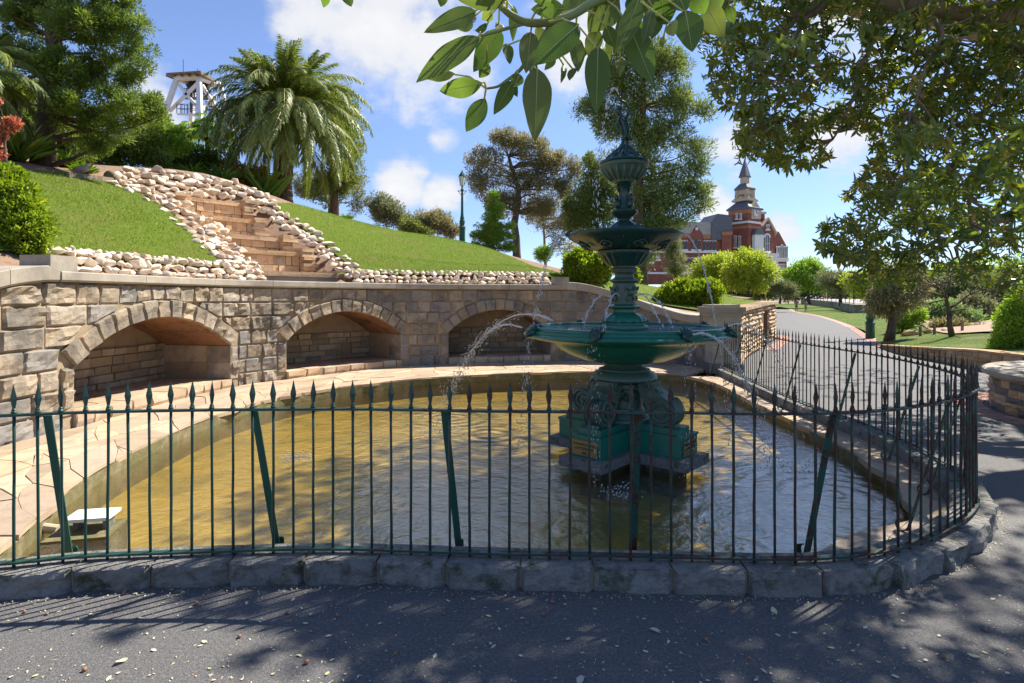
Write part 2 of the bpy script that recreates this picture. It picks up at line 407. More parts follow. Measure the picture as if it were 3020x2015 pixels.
M['steelwhite'] = mat('white_steel', [(.72, .73, .74), (.62, .62, .62)], .8, .6)
M['timber'] = mat('weathered_timber', [(.16, .12, .085), (.24, .19, .14), (.10, .08, .06)], 3, .9, .4, 30, .1)
M['darksteel'] = mat('dark_steel', [(.06, .065, .08)], 1, .6)
M['bark'] = mat('bark', [(.09, .065, .05), (.15, .11, .08), (.05, .038, .03)], 7, .95, .9, 18, .1, stretch=(1, 1, .35), bdist=.04)
M['figbark'] = mat('fig_bark', [(.22, .175, .13), (.30, .25, .19), (.15, .115, .085)], 4, .9, .6, 14, .15, stretch=(1.6, 1.6, .9))
M['palmbark'] = mat('palm_bark', [(.20, .13, .08), (.12, .08, .05), (.26, .18, .12)], 9, .95, .9, 20, .1, bdist=.05)
M['twig'] = mat('green_twig', [(.25, .30, .12), (.20, .25, .09)], 20, .6)
M['skin'] = mat('skin', [(.50, .30, .21)], 5, .6)

# ------------------------------------------------------------------ curves
class Curve:
    def __init__(self, pts, step=0.05, closed=False):
        pts = [Vector((p[0], p[1], 0)) for p in pts]
        ext = [pts[0] * 2 - pts[1]] + pts + [pts[-1] * 2 - pts[-2]]
        out = []
        for i in range(1, len(ext) - 2):
            p0, p1, p2, p3 = ext[i - 1:i + 3]
            t0 = 0; t1 = (p1 - p0).length ** .5; t2 = t1 + (p2 - p1).length ** .5; t3 = t2 + (p3 - p2).length ** .5
            k = max(2, int((p2 - p1).length / step))
            for j in range(k):
                t = t1 + (t2 - t1) * j / k
                a1 = p0 * ((t1 - t) / t1) + p1 * (t / t1); a2 = p1 * ((t2 - t) / (t2 - t1)) + p2 * ((t - t1) / (t2 - t1)); a3 = p2 * ((t3 - t) / (t3 - t2)) + p3 * ((t - t2) / (t3 - t2))
                b1 = a1 * ((t2 - t) / t2) + a2 * (t / t2); b2 = a2 * ((t3 - t) / (t3 - t1)) + a3 * ((t - t1) / (t3 - t1))
                out.append(b1 * ((t2 - t) / (t2 - t1)) + b2 * ((t - t1) / (t2 - t1)))
        out.append(pts[-1])
        self.p = np.array([(q.x, q.y) for q in out]); d = np.linalg.norm(np.diff(self.p, axis=0), axis=1)
        self.s = np.concatenate([[0], np.cumsum(d)]); self.L = self.s[-1]
    def at(self, s):
        return Vector((np.interp(s, self.s, self.p[:, 0]), np.interp(s, self.s, self.p[:, 1]), 0))
    def tan(self, s):
        a, b = self.at(max(0, s - .06)), self.at(min(self.L, s + .06)); return (b - a).normalized()
    def nor(self, s): t = self.tan(s); return Vector((t.y, -t.x, 0))      # right of travel
    def off(self, s, d, z=0): q = self.at(s) + self.nor(s) * d; q.z = z; return q
    def near(self, x, y): return float(self.s[np.argmin((self.p[:, 0] - x) ** 2 + (self.p[:, 1] - y) ** 2)])
    def line(self, s0, s1, d, n): return [self.off(s0 + (s1 - s0) * i / n, d) for i in range(n + 1)]

WALL = Curve([(-5.72, 2.2), (-5.68, 4.5), (-5.6, 6.24), (-5.53, 7.17), (-5.08, 10.29), (-4.49, 11.3), (-2.6, 13.37), (-1.56, 13.85), (.99, 14.42), (2.5, 14.5), (3.75, 14.1), (4.25, 13.4), (4.40, 12.75)])
POOL = Curve([(-3.2, 3.42), (-3.36, 3.88), (-3.79, 4.91), (-4.03, 6.1), (-4.05, 8.29), (-3.54, 9.75), (-1.45, 11.59), (1.03, 12.36), (2.9, 12.3), (3.62, 11.8), (3.86, 10.9), (3.80, 9.4), (3.74, 8.0), (3.6, 6.1), (3.46, 5.09), (3.15, 4.44), (2.57, 3.88), (1.9, 3.52), (1.2, 3.44)])
FENCE = Curve([(-4.6, 3.02), (-3.6, 3.1), (-2.86, 3.18), (-2.49, 3.27), (-1.81, 3.34), (-1.025, 3.374), (-.02, 3.31), (.95, 3.265), (1.716, 3.245), (2.16, 3.33), (2.46, 3.46), (2.82, 3.67), (3.15, 3.92), (3.43, 4.2), (3.78, 4.8), (4.03, 5.62), (4.12, 6.12), (4.16, 6.8), (4.13, 7.58), (4.24, 9.39), (4.38, 10.85), (4.46, 11.99)])
RUBBLE = Curve([(4.95, 12.95), (5.3, 13.5), (5.9, 14.8), (7.3, 17.3), (8.9, 20.1), (10.1, 22.1), (10.9, 24.2), (11.1, 26.2), (10.4, 28)])

# ------------------------------------------------------------------ hillside surface (thin-plate spline through observed points)
class TPS:
    def __init__(self, pts, lam=0.02):
        p = np.array([(q[0], q[1]) for q in pts]); z = np.array([q[2] for q in pts]); n = len(p)
        A = np.zeros((n + 3, n + 3)); A[:n, :n] = self.k(p, p) + lam * np.eye(n); A[:n, n] = 1; A[:n, n + 1:] = p
        A[n, :n] = 1; A[n + 1:, :n] = p.T
        self.w = np.linalg.solve(A, np.concatenate([z, np.zeros(3)])); self.p = p
    def k(self, a, b):
        d2 = ((a[:, None, :] - b[None, :, :]) ** 2).sum(-1); return 0.5 * d2 * np.log(d2 + 1e-9)
    def __call__(self, xy):
        xy = np.atleast_2d(np.asarray(xy, float)); n = len(self.p)
        return self.k(xy, self.p) @ self.w[:n] + self.w[n] + xy @ self.w[n + 1:]
ctrl = []
for i in range(15):
    s = WALL.near(-5.5, 7.3) - 4.5 + i * (WALL.near(.99, 14.42) + 4.5 - WALL.near(-5.5, 7.3)) / 14
    for d, z in ((-.35, 1.93), (-.75, 2.22)):
        q = WALL.off(s, d); ctrl.append((q.x, q.y, z))
STEPS = [(900, 803, 12.9, 1.98), (795, 739, 13.7, 1.55), (741, 695, 14.4, 1.5), (661, 640, 15.1, 1.5), (632, 590, 15.8, 1.5)]
for px, py, D, w in STEPS:
    q = P(px, py, D); ctrl.append((q.x, q.y, q.z - .12))
for px, py, D in ((50, 508, 11), (190, 514, 12), (330, 535, 13.5), (125, 482, 13), (835, 602, 18), (600, 512, 17.3), (400, 500, 15.8), (500, 507, 16.6), (700, 545, 17.6),
                  (1000, 640, 20), (1200, 695, 20.5), (1363, 718, 24), (1363, 724, 21), (1500, 767, 20), (1650, 817, 18), (1180, 760, 16.8), (1400, 790, 17.2), (400, 640, 11), (200, 650, 9.4), (350, 505, 18.5), (450, 516, 20), (600, 528, 20.5), (720, 562, 20.5), (836, 603, 22.5), (600, 575, 26), (450, 560, 25), (760, 610, 26), (950, 636, 22), (250, 500, 17.5), (100, 495, 17)):
    q = P(px, py, D); ctrl.append(tuple(q))
for q in ((3.5, 15.1, 1.5), (4.9, 14.2, 1.2), (2.2, 15.3, 1.85), (6.2, 16, 1.33), (8.3, 19.5, 1.38), (10, 22.6, 1.42), (7, 30, 2.1), (10.7, 27, 1.55), (16, 45, 1.9), (0, 30, 2.6), (-6, 40, 5), (-20, 40, 5.6), (-30, 20, 5.8), (-14, 8, 5.0), (-14, 2, 4.2), (-9, 2, 3.0), (10, 70, 2.0), (-20, 80, 5.5), (30, 90, 2.0), (-40, -5, 5), (-45, 60, 6), (24, 62, 1.5)):
    ctrl.append(q)
HILL = TPS(ctrl)
def zh(x, y): return float(HILL([(x, y)])[0])
def hit(px, py, d0=7.0, d1=60.0):
    """first point of the hillside seen through a photo pixel"""
    D = np.linspace(d0, d1, 700); x = (px - CX) / F * D; z = EYE - (py - YH) / F * D
    h = HILL(np.stack([x, D], 1)); k = np.nonzero(h >= z)[0]
    k = k[0] if len(k) else len(D) - 1
    return Vector((x[k], D[k], h[k]))

def sheet(name, poly, zf, mat_, step=0.5, parent=None, holes=(), jitter=0.0, kind='structure', smooth=True, pts_fn=None, **kw):
    """a filled, finely divided ground sheet inside a polygon; zf(array of xy) -> heights"""
    poly = [Vector((p[0], p[1])) for p in poly]
    dense = []
    for a, b in zip(poly, poly[1:] + poly[:1]):
        k = max(1, int((b - a).length / (step * 1.0)))
        dense += [a + (b - a) * i / k for i in range(k)]
    pa = np.array([(q.x, q.y) for q in dense])
    lo, hi = pa.min(0), pa.max(0)
    gx, gy = np.meshgrid(np.arange(lo[0] + step / 2, hi[0], step), np.arange(lo[1] + step / 2, hi[1], step))
    g = np.stack([gx.ravel(), gy.ravel()], 1) + rng.uniform(-.2, .2, (gx.size, 2)) * step
    g = g[inside(g, pa)]
    d = np.min(np.linalg.norm(g[:, None, :] - pa[None, ::max(1, len(pa) // 400), :], axis=2), axis=1) if len(g) * len(pa) < 4e7 else np.ones(len(g))
    g = g[d > step * .35]
    vs = dense + [Vector(q) for q in g]
    n = len(dense)
    r = delaunay_2d_cdt(vs, [(i, (i + 1) % n) for i in range(n)], [], 1, 1e-5)
    co = np.array([(q.x, q.y) for q in r[0]]); z = zf(co)
    fs = [f if (co[f[1]][0] - co[f[0]][0]) * (co[f[2]][1] - co[f[0]][1]) - (co[f[1]][1] - co[f[0]][1]) * (co[f[2]][0] - co[f[0]][0]) > 0 else f[::-1] for f in r[2]]
    mb = MB(); mb.v = [(a[0], a[1], b) for a, b in zip(co, z)]; mb.f = [tuple(f) for f in fs]; mb.m = [0] * len(fs)
    return mb.build(name, mat_, parent, smooth, kind=kind, **kw)
def inside(p, poly):
    p = np.asarray(p); poly = np.asarray(poly); c = np.zeros(len(p), bool); j = len(poly) - 1
    for i in range(len(poly)):
        a, b = poly[i], poly[j]
        m = ((a[1] > p[:, 1]) != (b[1] > p[:, 1])) & (p[:, 0] < (b[0] - a[0]) * (p[:, 1] - a[1]) / (b[1] - a[1] + 1e-12) + a[0]); c ^= m; j = i
    return c
flat = lambda z: (lambda xy: np.full(len(xy), z))

# ------------------------------------------------------------------ ground, hill, path
MB().add([(-900, -300, -.75), (900, -300, -.75), (900, 1500, -.75), (-900, 1500, -.75)], [(0, 1, 2, 3)]).build('ground', M['ground'], kind='structure')
wl = [(q.x, q.y) for q in WALL.line(0, WALL.L, -.12, 70)]
rl = [(q.x, q.y) for q in RUBBLE.line(0, RUBBLE.L, -.2, 24)]
hill_poly = [(-6.3, -6)] + wl + [(4.7, 12.9)] + rl + [(14, 34), (22.6, 52), (31, 72), (34, 130), (-70, 130), (-70, -6)]
_sp = [P(px, py, D) for px, py, D, w in STEPS]
_so, _st = Vector((.78, -.63, 0)), Vector((.63, .78, 0))
stair_poly = [_sp[0] + _st * -1.15 + _so * .5, _sp[0] + _st * 1.15 + _so * .5, _sp[2] + _st * 1.0, _sp[4] + _st * .95, _sp[4] - _so * .6, _sp[4] - _st * .95, _sp[2] - _st * 1.0]
stair_poly = np.array([(q.x, q.y) for q in stair_poly])
sheet('hillside', hill_poly, lambda xy: HILL(xy) - .03 - .7 * inside(xy, stair_poly), M['soil'], .8)
BORDER_R = Curve([(10.55, 12.14), (10.8, 14.0), (11.0, 15.6), (12.2, 18.97), (14.35, 23.3), (18.35, 31.1), (22.5, 40.1), (27.2, 51.3), (31.3, 63), (37, 76)])
fl = [(q.x, q.y) for q in FENCE.line(0, FENCE.L, .05, 90)]       # kerb stands on the asphalt's edge
rp = [(q.x, q.y) for q in RUBBLE.line(0, RUBBLE.near(10.9, 24.2), .12, 20)]
asph = fl + [(4.6, 12.3), (4.9, 12.6)] + rp + [(14.5, 33.5), (23.3, 52), (32, 72), (37, 78)] + [(q.x, q.y) for q in reversed(BORDER_R.line(0, BORDER_R.L, 0, 40))] + [(12.5, 11), (16, 9), (16, -4), (-9, -4), (-9, 2.9)]
sheet('asphalt_path', asph, flat(0.0), M['asphalt'], 1.2, smooth=False)
PARKC = [(q.x, q.y, .0) for q in BORDER_R.line(BORDER_R.near(12.2, 18.97), BORDER_R.L, .4, 10)]
PARKC += [(10.75, 12.1, .40), (11.1, 14, .32), (11.3, 15.6, .24), (11.9, 17.5, .12), (14.2, 18.4, .36), (20, 20, .55), (16, 14, .5), (30, 30, .5), (45, 15, .6), (31.7, 53, .12), (50, 60, .3), (24, 34, .25), (60, 100, .3), (16, 25, .1), (40, 76, .1)]
PARK = TPS(PARKC, .05)
park_poly = [(q.x + .02, q.y) for q in BORDER_R.line(0, BORDER_R.L, .33, 40)] + [(62, 140), (110, 120), (110, 0), (19, 6), (15.5, 10.6), (12.6, 11.5)]
park_poly = park_poly[::-1]
sheet('park_grass', park_poly, lambda xy: PARK(xy) + .02, M['parkgrass'], 1.6)
# ------------------------------------------------------------------ pool
pool_poly = [(q.x, q.y) for q in POOL.line(0, POOL.L, 0, 110)] + [(q.x, q.y) for q in reversed(FENCE.line(FENCE.near(-3.1, 3.15), FENCE.near(1.2, 3.25), -.2, 30))]
WZ = -.12
def strip(mb, pts, z0, z1, mi=0):
    for a, b in zip(pts, pts[1:] + pts[:1]): mb.add([(a[0], a[1], z0), (b[0], b[1], z0), (b[0], b[1], z1), (a[0], a[1], z1)], [(0, 1, 2, 3)], mi)
sheet('pool_floor', pool_poly[::-1], flat(-.36), M['poolfloor'], .8, smooth=False)
mb = MB(); strip(mb, pool_poly, -.40, -.005); mb.build('pool_wall', M['poolwall'], kind='structure')
FX, FY = 1.223, 6.2
drips = [((-.9, 8.3, WZ), 1.1), ((-.3, 7.3, WZ), .8), ((2.9, 5.1, WZ), 1.2), ((3.0, 7.2, WZ), .8), ((.95, 5.1, WZ), .9), ((-2.3, 6.2, WZ), .35), ((-1.4, 5.2, WZ), .3), ((.4, 4.3, WZ), .3), ((1.6, 4.0, WZ), .3), ((-.6, 4.1, WZ), .25), ((-2.0, 4.6, WZ), .3)]
M['water'] = water('pool_water', (.96, .92, .68), 4.6, .42, drips, 1.85)
M['bowlwater'] = water('bowl_water', (.85, .92, .9), 16, .8, [])
sheet('pool_water', pool_poly[::-1], flat(WZ), M['water'], .8, smooth=False)

# ------------------------------------------------------------------ blocks with a rough face, laid along a curve
def face_block(curve, s0, s1, zb, zt, d_back, d_front, rough, seed, ni=4, nj=3, top_flat=False, bevel=.012):
    """zb, zt: functions of s. The face towards +normal bulges and is rough; returns an MB"""
    mb = MB(); nv = []
    for j in range(nj + 1):
        for i in range(ni + 1):
            u = i / ni; v = j / nj
            if ni > 2: u = (0, .05)[i] if i < 2 else (1 - (0, .05)[ni - i] if ni - i < 2 else .05 + .9 * (i - 1) / (ni - 2))
            if nj > 2: v = (0, .07)[j] if j < 2 else (1 - (0, .07)[nj - j] if nj - j < 2 else .07 + .86 * (j - 1) / (nj - 2))
            s = s0 + (s1 - s0) * u
            z = zb(s) + (zt(s) - zb(s)) * v
            edge = min(u, 1 - u, v, 1 - v)
            n_ = noise.noise(Vector((s * 4.1 + seed, z * 5.3, seed * .37))) * 1.5 + noise.noise(Vector((s * 14 + seed, z * 16, seed))) * 1.1
            d = d_front - bevel if edge < 1e-6 else d_front + rough * (.55 + n_)
            if top_flat and v > .99: d = d_front + rough * .15
            nv.append(curve.off(s, d, z))
    f = []
    w = ni + 1
    for j in range(nj):
        for i in range(ni): f.append((j * w + i, j * w + i + 1, (j + 1) * w + i + 1, (j + 1) * w + i))
    base = len(nv)
    ring = [(i, 0) for i in range(w)] + [(ni, j) for j in range(1, nj + 1)] + [(i, nj) for i in range(ni - 1, -1, -1)] + [(0, j) for j in range(nj - 1, 0, -1)]
    for (i, j) in ring:
        q = nv[j * w + i]; s = s0 + (s1 - s0) * i / ni; nn = curve.nor(s); nv.append(q + nn * (d_back - d_front + bevel))
    k = len(ring)
    for a in range(k):
        i0, j0 = ring[a]; i1, j1 = ring[(a + 1) % k]
        f.append((j1 * w + i1, j0 * w + i0, base + a, base + (a + 1) % k))
    f.append(tuple(base + a for a in range(k)))
    return mb.add(nv, f)
K = lambda c: (lambda s: c)

# ------------------------------------------------------------------ arcaded retaining wall
S0 = WALL.near(-5.53, 6.95); SR = WALL.near(1.35, 14.46)
archs = []
for a, b in (((-5.53, 7.17), (-5.08, 10.29)), ((-4.49, 11.3), (-2.6, 13.37)), ((-1.56, 13.85), (.99, 14.42))):
    sa, sb = WALL.near(*a), WALL.near(*b); hw = (sb - sa) / 2; rise = .565; Rr = (hw * hw + rise * rise) / (2 * rise)
    archs.append(dict(c=(sa + sb) / 2, hw=hw, R=Rr, zc=.765 + rise - Rr, phi=math.asin(hw / Rr), sa=sa, sb=sb))
SPRING, STEP, RING = .765, .17, .27
def smooth(t): t = max(0, min(1, t)); return t * t * (3 - 2 * t)
def wall_top(s):
    if s < S0: return 1.83 - .85 * smooth((S0 - s) / 3.6)
    if s > SR: return 1.83 - .80 * smooth((s - SR) / (WALL.L - SR) / .85)
    return 1.83
def intr(s):
    for A in archs:
        if abs(s - A['c']) < A['hw']: return A['zc'] + math.sqrt(A['R'] ** 2 - (s - A['c']) ** 2)
    return None
def extr(s):     # crown line of the voussoir ring, None away from it
    for A in archs:
        Ro = A['R'] + RING; b = Ro * math.sin(A['phi'])
        if abs(s - A['c']) < b: return A['zc'] + math.sqrt(Ro ** 2 - (s - A['c']) ** 2)
    return None
def skew(s):     # underside of the ring outside the opening
    for A in archs:
        Ro = A['R'] + RING; b = Ro * math.sin(A['phi']); x = abs(s - A['c'])
        if A['hw'] <= x < b: return SPRING + (x - A['hw']) / math.tan(A['phi'])
    return None
wall = thing('arcaded_wall', 'long curved sandstone retaining wall with three arched niches behind the pool', 'wall', WALL.off(archs[1]['c'], -.1), kind='thing')
core = MB(); NS = 420
for i in range(NS):
    sa, sb = WALL.L * i / NS, WALL.L * (i + 1) / NS; sm = (sa + sb) / 2; zi = intr(sm)
    spans = [(-.05, wall_top(sm))] if zi is None else [(-.05, STEP - .03), (zi, wall_top(sm))]
    if zi is None:
        core.add([WALL.off(sa, -.02, -.05), WALL.off(sb, -.02, -.05), WALL.off(sb, -.02, wall_top(sb)), WALL.off(sa, -.02, wall_top(sa))], [(0, 1, 2, 3)])
    else:
        za, zb_ = intr(sa) or SPRING, intr(sb) or SPRING
        core.add([WALL.off(sa, -.02, za), WALL.off(sb, -.02, zb_), WALL.off(sb, -.02, wall_top(sb)), WALL.off(sa, -.02, wall_top(sa))], [(0, 1, 2, 3)])
        core.add([WALL.off(sa, -.06, -.05), WALL.off(sb, -.06, -.05), WALL.off(sb, -.06, STEP - .02), WALL.off(sa, -.06, STEP - .02)], [(0, 1, 2, 3)])
core.build('mortar_bed', M['mortar'], wall)
stones = []
zc = [-.03, .24, .50, .76, 1.03, 1.29, 1.55, 1.83]
s = WALL.near(-5.69, 3.6)
for r in range(7):
    s = WALL.near(-5.69, 3.6) + R.uniform(0, .3)
    while s < WALL.L - .25:
        big = s < archs[0]['sa'] - .2
        w = R.uniform(.34, .66) if big else R.uniform(.27, .52)
        grey = s > SR - 1.2
        if grey: w = R.uniform(.30, .42)
        e = min(s + w, WALL.L - .12)
        for A in archs:      # quoins end at the jambs
            if zc[r] < SPRING - .02 and s < A['sa'] < e + .18: e = A['sa'] - .004
            if zc[r] < SPRING - .02 and A['sa'] - .01 <= s < A['sb']: s = A['sb'] + .002; e = s + w
        z0, z1 = zc[r], min(zc[r + 1], wall_top((s + e) / 2))
        if z1 - z0 < .06: s = e; continue
        g = .011
        def emit(sa, sb, zb, zt, seed):
            if sb - sa < .07: return
            mid = (sa + sb) / 2
            if zt(mid) - zb(mid) < .05: return
            rough = .026 if not grey else .010
            if mid > archs[1]['c'] + .2 and not grey: rough = .017
            mbk = face_block(WALL, sa, sb, zb, zt, -.05, .0, rough * R.uniform(.5, 1.6), seed, 7 if sb - sa > .25 else 5, 6)
            stones.append(mbk.build('stone', M['wallgrey'] if grey or (mid > archs[1]['sb'] and R.random() < .45) or R.random() < .2 else M['wallstone'], wall))
        # above the rings
        ss = np.linspace(s + g, e - g, 13)
        lo = [max(z0 + g, (extr(q) + .012) if extr(q) else -9) for q in ss]
        ok = [l < z1 - g - .05 for l in lo]
        run = []
        for q, k_ in list(zip(ss, ok)) + [(None, False)]:
            if k_: run.append(q)
            else:
                if len(run) > 2 and not (extr((run[0] + run[-1]) / 2) is None and intr((run[0] + run[-1]) / 2)):
                    emit(run[0], run[-1], lambda q, z0=z0: max(z0 + g, min((extr(q) + .012) if extr(q) else -9, z1 - g - .03)), lambda q, z1=z1: min(z1 - g, wall_top(q) - .004), R.uniform(0, 99))
                run = []
        # under the skewbacks
        hi = [(skew(q) - .012) if skew(q) else None for q in ss]
        run = [q for q, h in zip(ss, hi) if h is not None and h > z0 + .07]
        if len(run) > 2 and hi[list(ss).index(run[0])] is not None and any(h is not None and h < z1 + .3 for h in hi):
            if min(skew(q) for q in run) < z1 + .3 and extr(run[0]) and extr(run[0]) > z1:
                emit(run[0], run[-1], lambda q, z0=z0: z0 + g, lambda q, z1=z1: min(z1 - g, (skew(q) or 9) - .012), R.uniform(0, 99))
        s = e
# voussoirs
for ai, A in enumerate(archs):
    nvs = 13
    for k in range(nvs):
        t0 = -A['phi'] + 2 * A['phi'] * k / nvs + .004; t1 = -A['phi'] + 2 * A['phi'] * (k + 1) / nvs - .004
        seed = R.uniform(0, 99); nvv = []; ni, nj = 4, 5
        rough = (.03, .024, .014)[ai] * R.uniform(.7, 1.3); rin, rout = A['R'] + .004, A['R'] + RING * R.uniform(.9, 1.04)
        mbv = MB(); w = ni + 1
        for j in range(nj + 1):
            for i in range(ni + 1):
                u = (0, .07, .5, .93, 1)[i]; v = (0, .05, .35, .65, .95, 1)[j]; t = t0 + (t1 - t0) * u; rr = rin + (rout - rin) * v
                ed = min(u, 1 - u, v, 1 - v)
                d = .012 if ed < 1e-6 else .012 + rough * (.9 + 1.5 * noise.noise(Vector((u * 2.3 + seed, v * 3.7, seed))))
                nvv.append(WALL.off(A['c'] + rr * math.sin(t), d, A['zc'] + rr * math.cos(t)))
        fs = [(j * w + i, j * w + i + 1, (j + 1) * w + i + 1, (j + 1) * w + i) for j in range(nj) for i in range(ni)]
        base = len(nvv); ring = [(i, 0) for i in range(w)] + [(ni, j) for j in range(1, nj + 1)] + [(i, nj) for i in range(ni - 1, -1, -1)] + [(0, j) for j in range(nj - 1, 0, -1)]
        for (i, j) in ring:
            t = t0 + (t1 - t0) * (0, .07, .5, .93, 1)[i]; rr = rin + (rout - rin) * (0, .05, .35, .65, .95, 1)[j]
            nvv.append(WALL.off(A['c'] + rr * math.sin(t), -.22 if j == 0 else -.05, A['zc'] + rr * math.cos(t)))
        kk = len(ring)
        fs += [(ring[(a + 1) % kk][1] * w + ring[(a + 1) % kk][0], ring[a][1] * w + ring[a][0], base + a, base + (a + 1) % kk) for a in range(kk)]
        mbv.add(nvv, fs).build('voussoir', M['wallstone'] if ai < 2 or R.random() < .5 else M['wallgrey'], wall)
# copings
def coping_piece(s0, s1, fn, d0=-.42, d1=.075, h=.135, name='coping_stone', n=5):
    mb = MB(); pts = []
    for i in range(n + 1):
        s = s0 + (s1 - s0) * i / n; z = fn(s)
        pts += [WALL.off(s, d1 - .02, z + .004), WALL.off(s, d1, z + .03), WALL.off(s, d1, z + h - .012), WALL.off(s, d1 - .015, z + h), WALL.off(s, d0, z + h), WALL.off(s, d0, z + .004)]
    f = []
    for i in range(n):
        for k in range(6): f.append((i * 6 + k, (i + 1) * 6 + k, (i + 1) * 6 + (k + 1) % 6, i * 6 + (k + 1) % 6))
    f += [tuple(range(6)), tuple(n * 6 + k for k in range(5, -1, -1))]
    return mb.add(pts, f).build(name, M['coping'], wall)
s = WALL.near(-5.69, 3.2)
while s < WALL.L - .3:
    e = s + R.uniform(1.25, 1.6)
    if s < S0 < e + .3: e = S0
    if s < SR < e + .3: e = SR
    e = min(e, WALL.L - .28)
    sw = s >= SR - .01 or e <= S0 + .01
    coping_piece(s + .004, e - .004, wall_top, h=.135 if not sw else .2, d1=.075 if not sw else .06)
    s = e
    if e > WALL.L - .3: break
for sc_, lab in ((S0 + .05, 0), (SR - .12, 1)):
    mb = MB(); w_ = .19
    z0 = 1.83 + .135
    pts = [WALL.off(sc_ + a, d, z) for z in (z0, z0 + .19) for a, d in ((-w_, .06), (w_, .06), (w_, -.34), (-w_, -.34))]
    mb.hexa(pts).build('end_block', M['coping'], wall)
# niches
for ai, A in enumerate(archs):
    b = -WALL.nor(A['c']) * 1.35; n = 22
    vault = MB(); pts = []
    for i in range(n + 1):
        s = A['sa'] + (A['sb'] - A['sa']) * i / n; z = A['zc'] + math.sqrt(max(0, A['R'] ** 2 - (s - A['c']) ** 2))
        q = WALL.off(s, -.03, z + .002)
        for j in range(5): pts.append(q + b * (j / 4) + Vector((0, 0, 0)))
    vault.add(pts, [(i * 5 + j, i * 5 + j + 1, (i + 1) * 5 + j + 1, (i + 1) * 5 + j) for i in range(n) for j in range(4)])
    vault.build('brick_vault', M['brickvault'], wall, True)
    back = MB(); ring = [pts[i * 5 + 4] - b * .02 for i in range(n + 1)]
    lo_a, lo_b = ring[0].copy(), ring[-1].copy(); lo_a.z = lo_b.z = 0
    back.add([lo_a] + ring + [lo_b], [tuple(range(n + 3))]).build('niche_back', M['mortar'], wall)
    for sgn, se in ((1, A['sa']), (-1, A['sb'])):
        for k, (z0, z1) in enumerate(((STEP + .002, .46), (.465, SPRING))):
            mbj = MB(); q0 = WALL.off(se, -.0, 0); t = WALL.tan(se) * sgn
            for dz0, dz1, f0, f1 in ((z0, z1, .0, .34), (z0, z1, .345, 1.0)):
                a0, a1 = q0 + b * f0, q0 + b * f1
                mbj2 = MB().hexa([Vector((q.x, q.y, z)) for z in (dz0, dz1) for q in (a0 - t * .16, a1 - t * .16, a1 + t * .012, a0 + t * .012)])
                mbj2.build('jamb_stone', M['wallstone'] if f0 < .1 else M['rubble'], wall)
    # rubble courses on the back
    tdir = (ring[-1] - ring[0]); tdir.z = 0; Lb = tdir.length; tdir.normalize(); nb = WALL.nor(A['c'])
    z = STEP
    for row in range(5):
        hgt = R.uniform(.10, .16); x = .02
        while x < Lb - .08:
            wd = min(R.uniform(.16, .46), Lb - x)
            o = ring[0] + tdir * x; o.z = z + .006
            pr = R.uniform(.03, .07)
            h2 = hgt - .014 + R.uniform(-.015, .0)
            p8 = [o + nb * dd + tdir * aa + Vector((0, 0, zz)) for zz in (0, h2) for aa, dd in ((.008, pr + R.uniform(-.01, .01)), (wd - .008, pr), (wd - .008, -.02), (.008, -.02))]
            MB().hexa(p8).build('rubble_stone', M['rubble'], wall)
            x += wd
        z += hgt
    # raised floor and its kerb
    fl_ = MB(); q = [WALL.off(A['sa'] + (A['sb'] - A['sa']) * i / 8, -.1, STEP - .012) for i in range(9)]
    fl_.add(q + [p_ + b for p_ in q], [(i, i + 1, i + 10, i + 9) for i in range(8)]).build('niche_floor', M['mortar'], wall)
    s = A['sa'] + .01
    while s < A['sb'] - .05:
        e = min(s + R.uniform(.26, .5), A['sb'] - .01)
        if A['sb'] - e < .12: e = A['sb'] - .01
        face_block(WALL, s + .006, e - .006, K(-.03), K(STEP + R.uniform(-.008, .012)), -.3, .03, .018, R.uniform(0, 99), 3, 2, True).build('step_stone', M['flag'], wall)
        s = e
def flags(curvemap, nu, nv, z, parent, mats, name='flagstone', gap=.008, thick=.03, jit=.36, tilt=.006):
    """crazy paving: a jittered lattice of irregular slabs, each an object"""
    pts = {}
    for i in range(nu + 1):
        for j in range(nv + 1):
            ju = 0 if i in (0, nu) else R.uniform(-jit, jit); jv = 0 if j in (0, nv) else R.uniform(-jit, jit)
            pts[i, j] = curvemap((i + ju + (.5 * (j % 2) if 0 < i < nu else 0)) / nu, (j + jv) / nv)
    mids = {}
    def mid(a, b):
        k = (min(a, b), max(a, b))
        if k not in mids:
            d = pts[b] - pts[a]; nrm = Vector((-d.y, d.x, 0)); mids[k] = (pts[a] + pts[b]) / 2 + nrm * R.uniform(-.1, .1)
        return mids[k]
    for i in range(nu):
        for j in range(nv):
            c4 = [(i, j), (i + 1, j), (i + 1, j + 1), (i, j + 1)]
            tris = [c4] if R.random() < .7 else [c4[:3], [c4[0], c4[2], c4[3]]]
            for cc in tris:
                ring = []
                for a, b in zip(cc, cc[1:] + cc[:1]): ring += [pts[a], mid(a, b)]
                c = sum(ring, Vector()) / len(ring)
                out = []
                for q in ring:
                    d = q - c
                    out.append(c + d * max(.3, 1 - gap / max(d.length, .03)))
                area = sum(out[k].x * out[(k + 1) % len(out)].y - out[k].y * out[(k + 1) % len(out)].x for k in range(len(out)))
                if area < 0: out = out[::-1]
                zt = z + R.uniform(-tilt, tilt); tx, ty = R.uniform(-.006, .006), R.uniform(-.006, .006)
                n = len(out); top = [Vector((q.x, q.y, zt + tx * (q.x - c.x) + ty * (q.y - c.y))) for q in out]; bot = [q - Vector((0, 0, thick)) for q in top]
                mb = MB().add(bot + top, [tuple(range(n, 2 * n))] + [(k, (k + 1) % n, (k + 1) % n + n, k + n) for k in range(n)])
                mb.build(name, R.choice(mats), parent)
